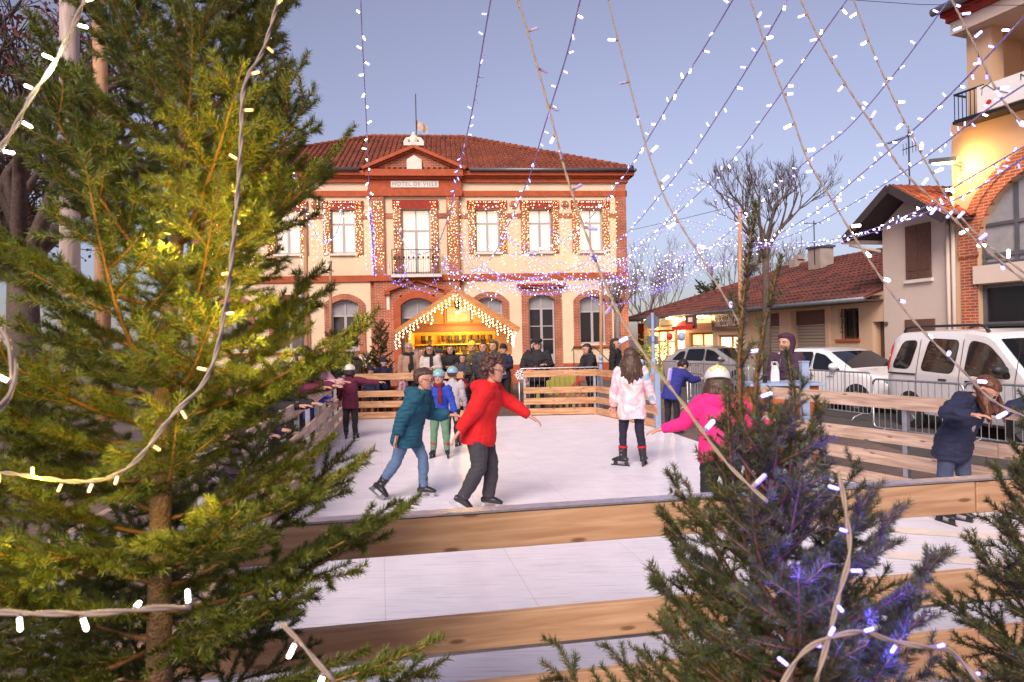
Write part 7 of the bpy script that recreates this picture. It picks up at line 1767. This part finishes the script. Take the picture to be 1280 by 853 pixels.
# ------------------------------------------------------------------ lamps that are lit
def point(name, loc, col, e, r=.03):
    l = bpy.data.lights.new(name, 'POINT'); l.color = col; l.energy = e; l.shadow_soft_size = r; o = bpy.data.objects.new(name, l); COL.objects.link(o); o.location = loc; return o
point('wall_lamp_light', P(1197,205,15.6)+Vector((-.1,-.25,-.08)), (1,.55,.16), 36, .12)
point('chalet_light', (ccx, CD+1.0, ze_-.12), (1,.62,.14), 85, .25)
point('chalet_lantern_light', (ccx+.03, CD-.55, za_-.80), (1,.64,.18), 14, .06)
for x in (820, 850, 880):
    s_, z = RF.at(x, 400); p = RF.O+RF.d*s_+RF.n*-.5+Vector((0,0,z)); point('shop_light', p, (1,.66,.32), 55, .1)
for (x, y, D, e) in ((300,185,1.5,.6),(300,235,1.5,.9),(300,370,1.45,1.2),(285,400,1.35,1.3),(262,462,1.3,.9),(185,545,1.3,.7),(45,600,1.25,.9),(345,75,1.5,.6),(115,640,1.35,1.0),(340,430,1.6,.9),(30,700,1.2,.8),(200,300,1.5,.8),(70,520,1.2,.6),(250,640,1.35,.8),(390,380,1.7,.5)):
    point('yellow_bulb_light', P(x, y, D), (1,.70,.06), e*1.15, .012)
for (x, y, D, e) in ((67,82,1.18,.4),(290,735,1.1,.7),(20,330,1.15,.25),(30,200,1.2,.25),(180,770,.95,.25),(120,40,1.4,.4),(90,440,1.1,.3)):
    point('white_bulb_light', P(x, y, D), (.9,1,.75), e*.8*1.0, .012)
for (x, y, D, e) in ((1035,612,1.25,.7),(1070,672,1.1,.5),(1072,716,1.1,.6),(1050,785,1.08,.7),(1145,815,1.15,1.3),(1190,835,1.15,1.2),(1110,800,1.1,.9),(1065,680,1.15,.8),(990,700,1.35,.6),(1000,720,1.2,.5),(1040,560,1.4,.4),(1240,810,1.35,.5),(1100,770,1.3,.6),(965,605,1.3,.4)):
    point('blue_bulb_light', P(x, y, D), (.07,.04,1), e*(.85 if y > 650 and x > 1030 else .38), .012)
# ------------------------------------------------------------------ dusk light
W_ = bpy.data.worlds.new('World'); SC.world = W_; W_.use_nodes = True
nt = W_.node_tree; N = nt.nodes; L = nt.links; bg = N['Background']
sky = N.new('ShaderNodeTexSky'); sky.sky_type = 'NISHITA'; sky.sun_disc = False
SUN_EL, SUN_AZ = math.radians(5.0), math.radians(200)      # glow of the set sun behind the photographer
sky.sun_elevation = SUN_EL; sky.sun_rotation = SUN_AZ; sky.air_density = 1.0; sky.dust_density = .6; sky.ozone_density = 3.5
hs_n = N.new('ShaderNodeHueSaturation'); hs_n.inputs['Saturation'].default_value = .52; L.new(sky.outputs[0], hs_n.inputs['Color'])
mx = N.new('ShaderNodeMix'); mx.data_type = 'RGBA'; mx.blend_type = 'MULTIPLY'; mx.inputs[0].default_value = 1
L.new(hs_n.outputs[0], mx.inputs[6]); mx.inputs[7].default_value = (1.13,.98,1.12,1)
L.new(mx.outputs[2], bg.inputs['Color']); bg.inputs['Strength'].default_value = .094
sd = bpy.data.lights.new('sun', 'SUN'); sd.energy = 1.95; sd.angle = math.radians(34); sd.color = (1, .83, .70)
so = bpy.data.objects.new('sun', sd); COL.objects.link(so)
d = Vector((math.sin(SUN_AZ)*math.cos(math.radians(40)), math.cos(SUN_AZ)*math.cos(math.radians(40)), math.sin(math.radians(40))))
so.rotation_euler = d.to_track_quat('Z', 'Y').to_euler(); so.location = (0, -10, 20)
SC.view_settings.view_transform = 'Standard'; SC.view_settings.look = 'None'; SC.view_settings.gamma = 1; SC.view_settings.exposure = 1.35
SC.render.engine = 'CYCLES'
SC.cycles.max_bounces = 5; SC.cycles.diffuse_bounces = 3; SC.cycles.glossy_bounces = 2; SC.cycles.transmission_bounces = 2; SC.cycles.caustics_reflective = False; SC.cycles.caustics_refractive = False
SC.cycles.sample_clamp_indirect = 4; SC.cycles.sample_clamp_direct = 0
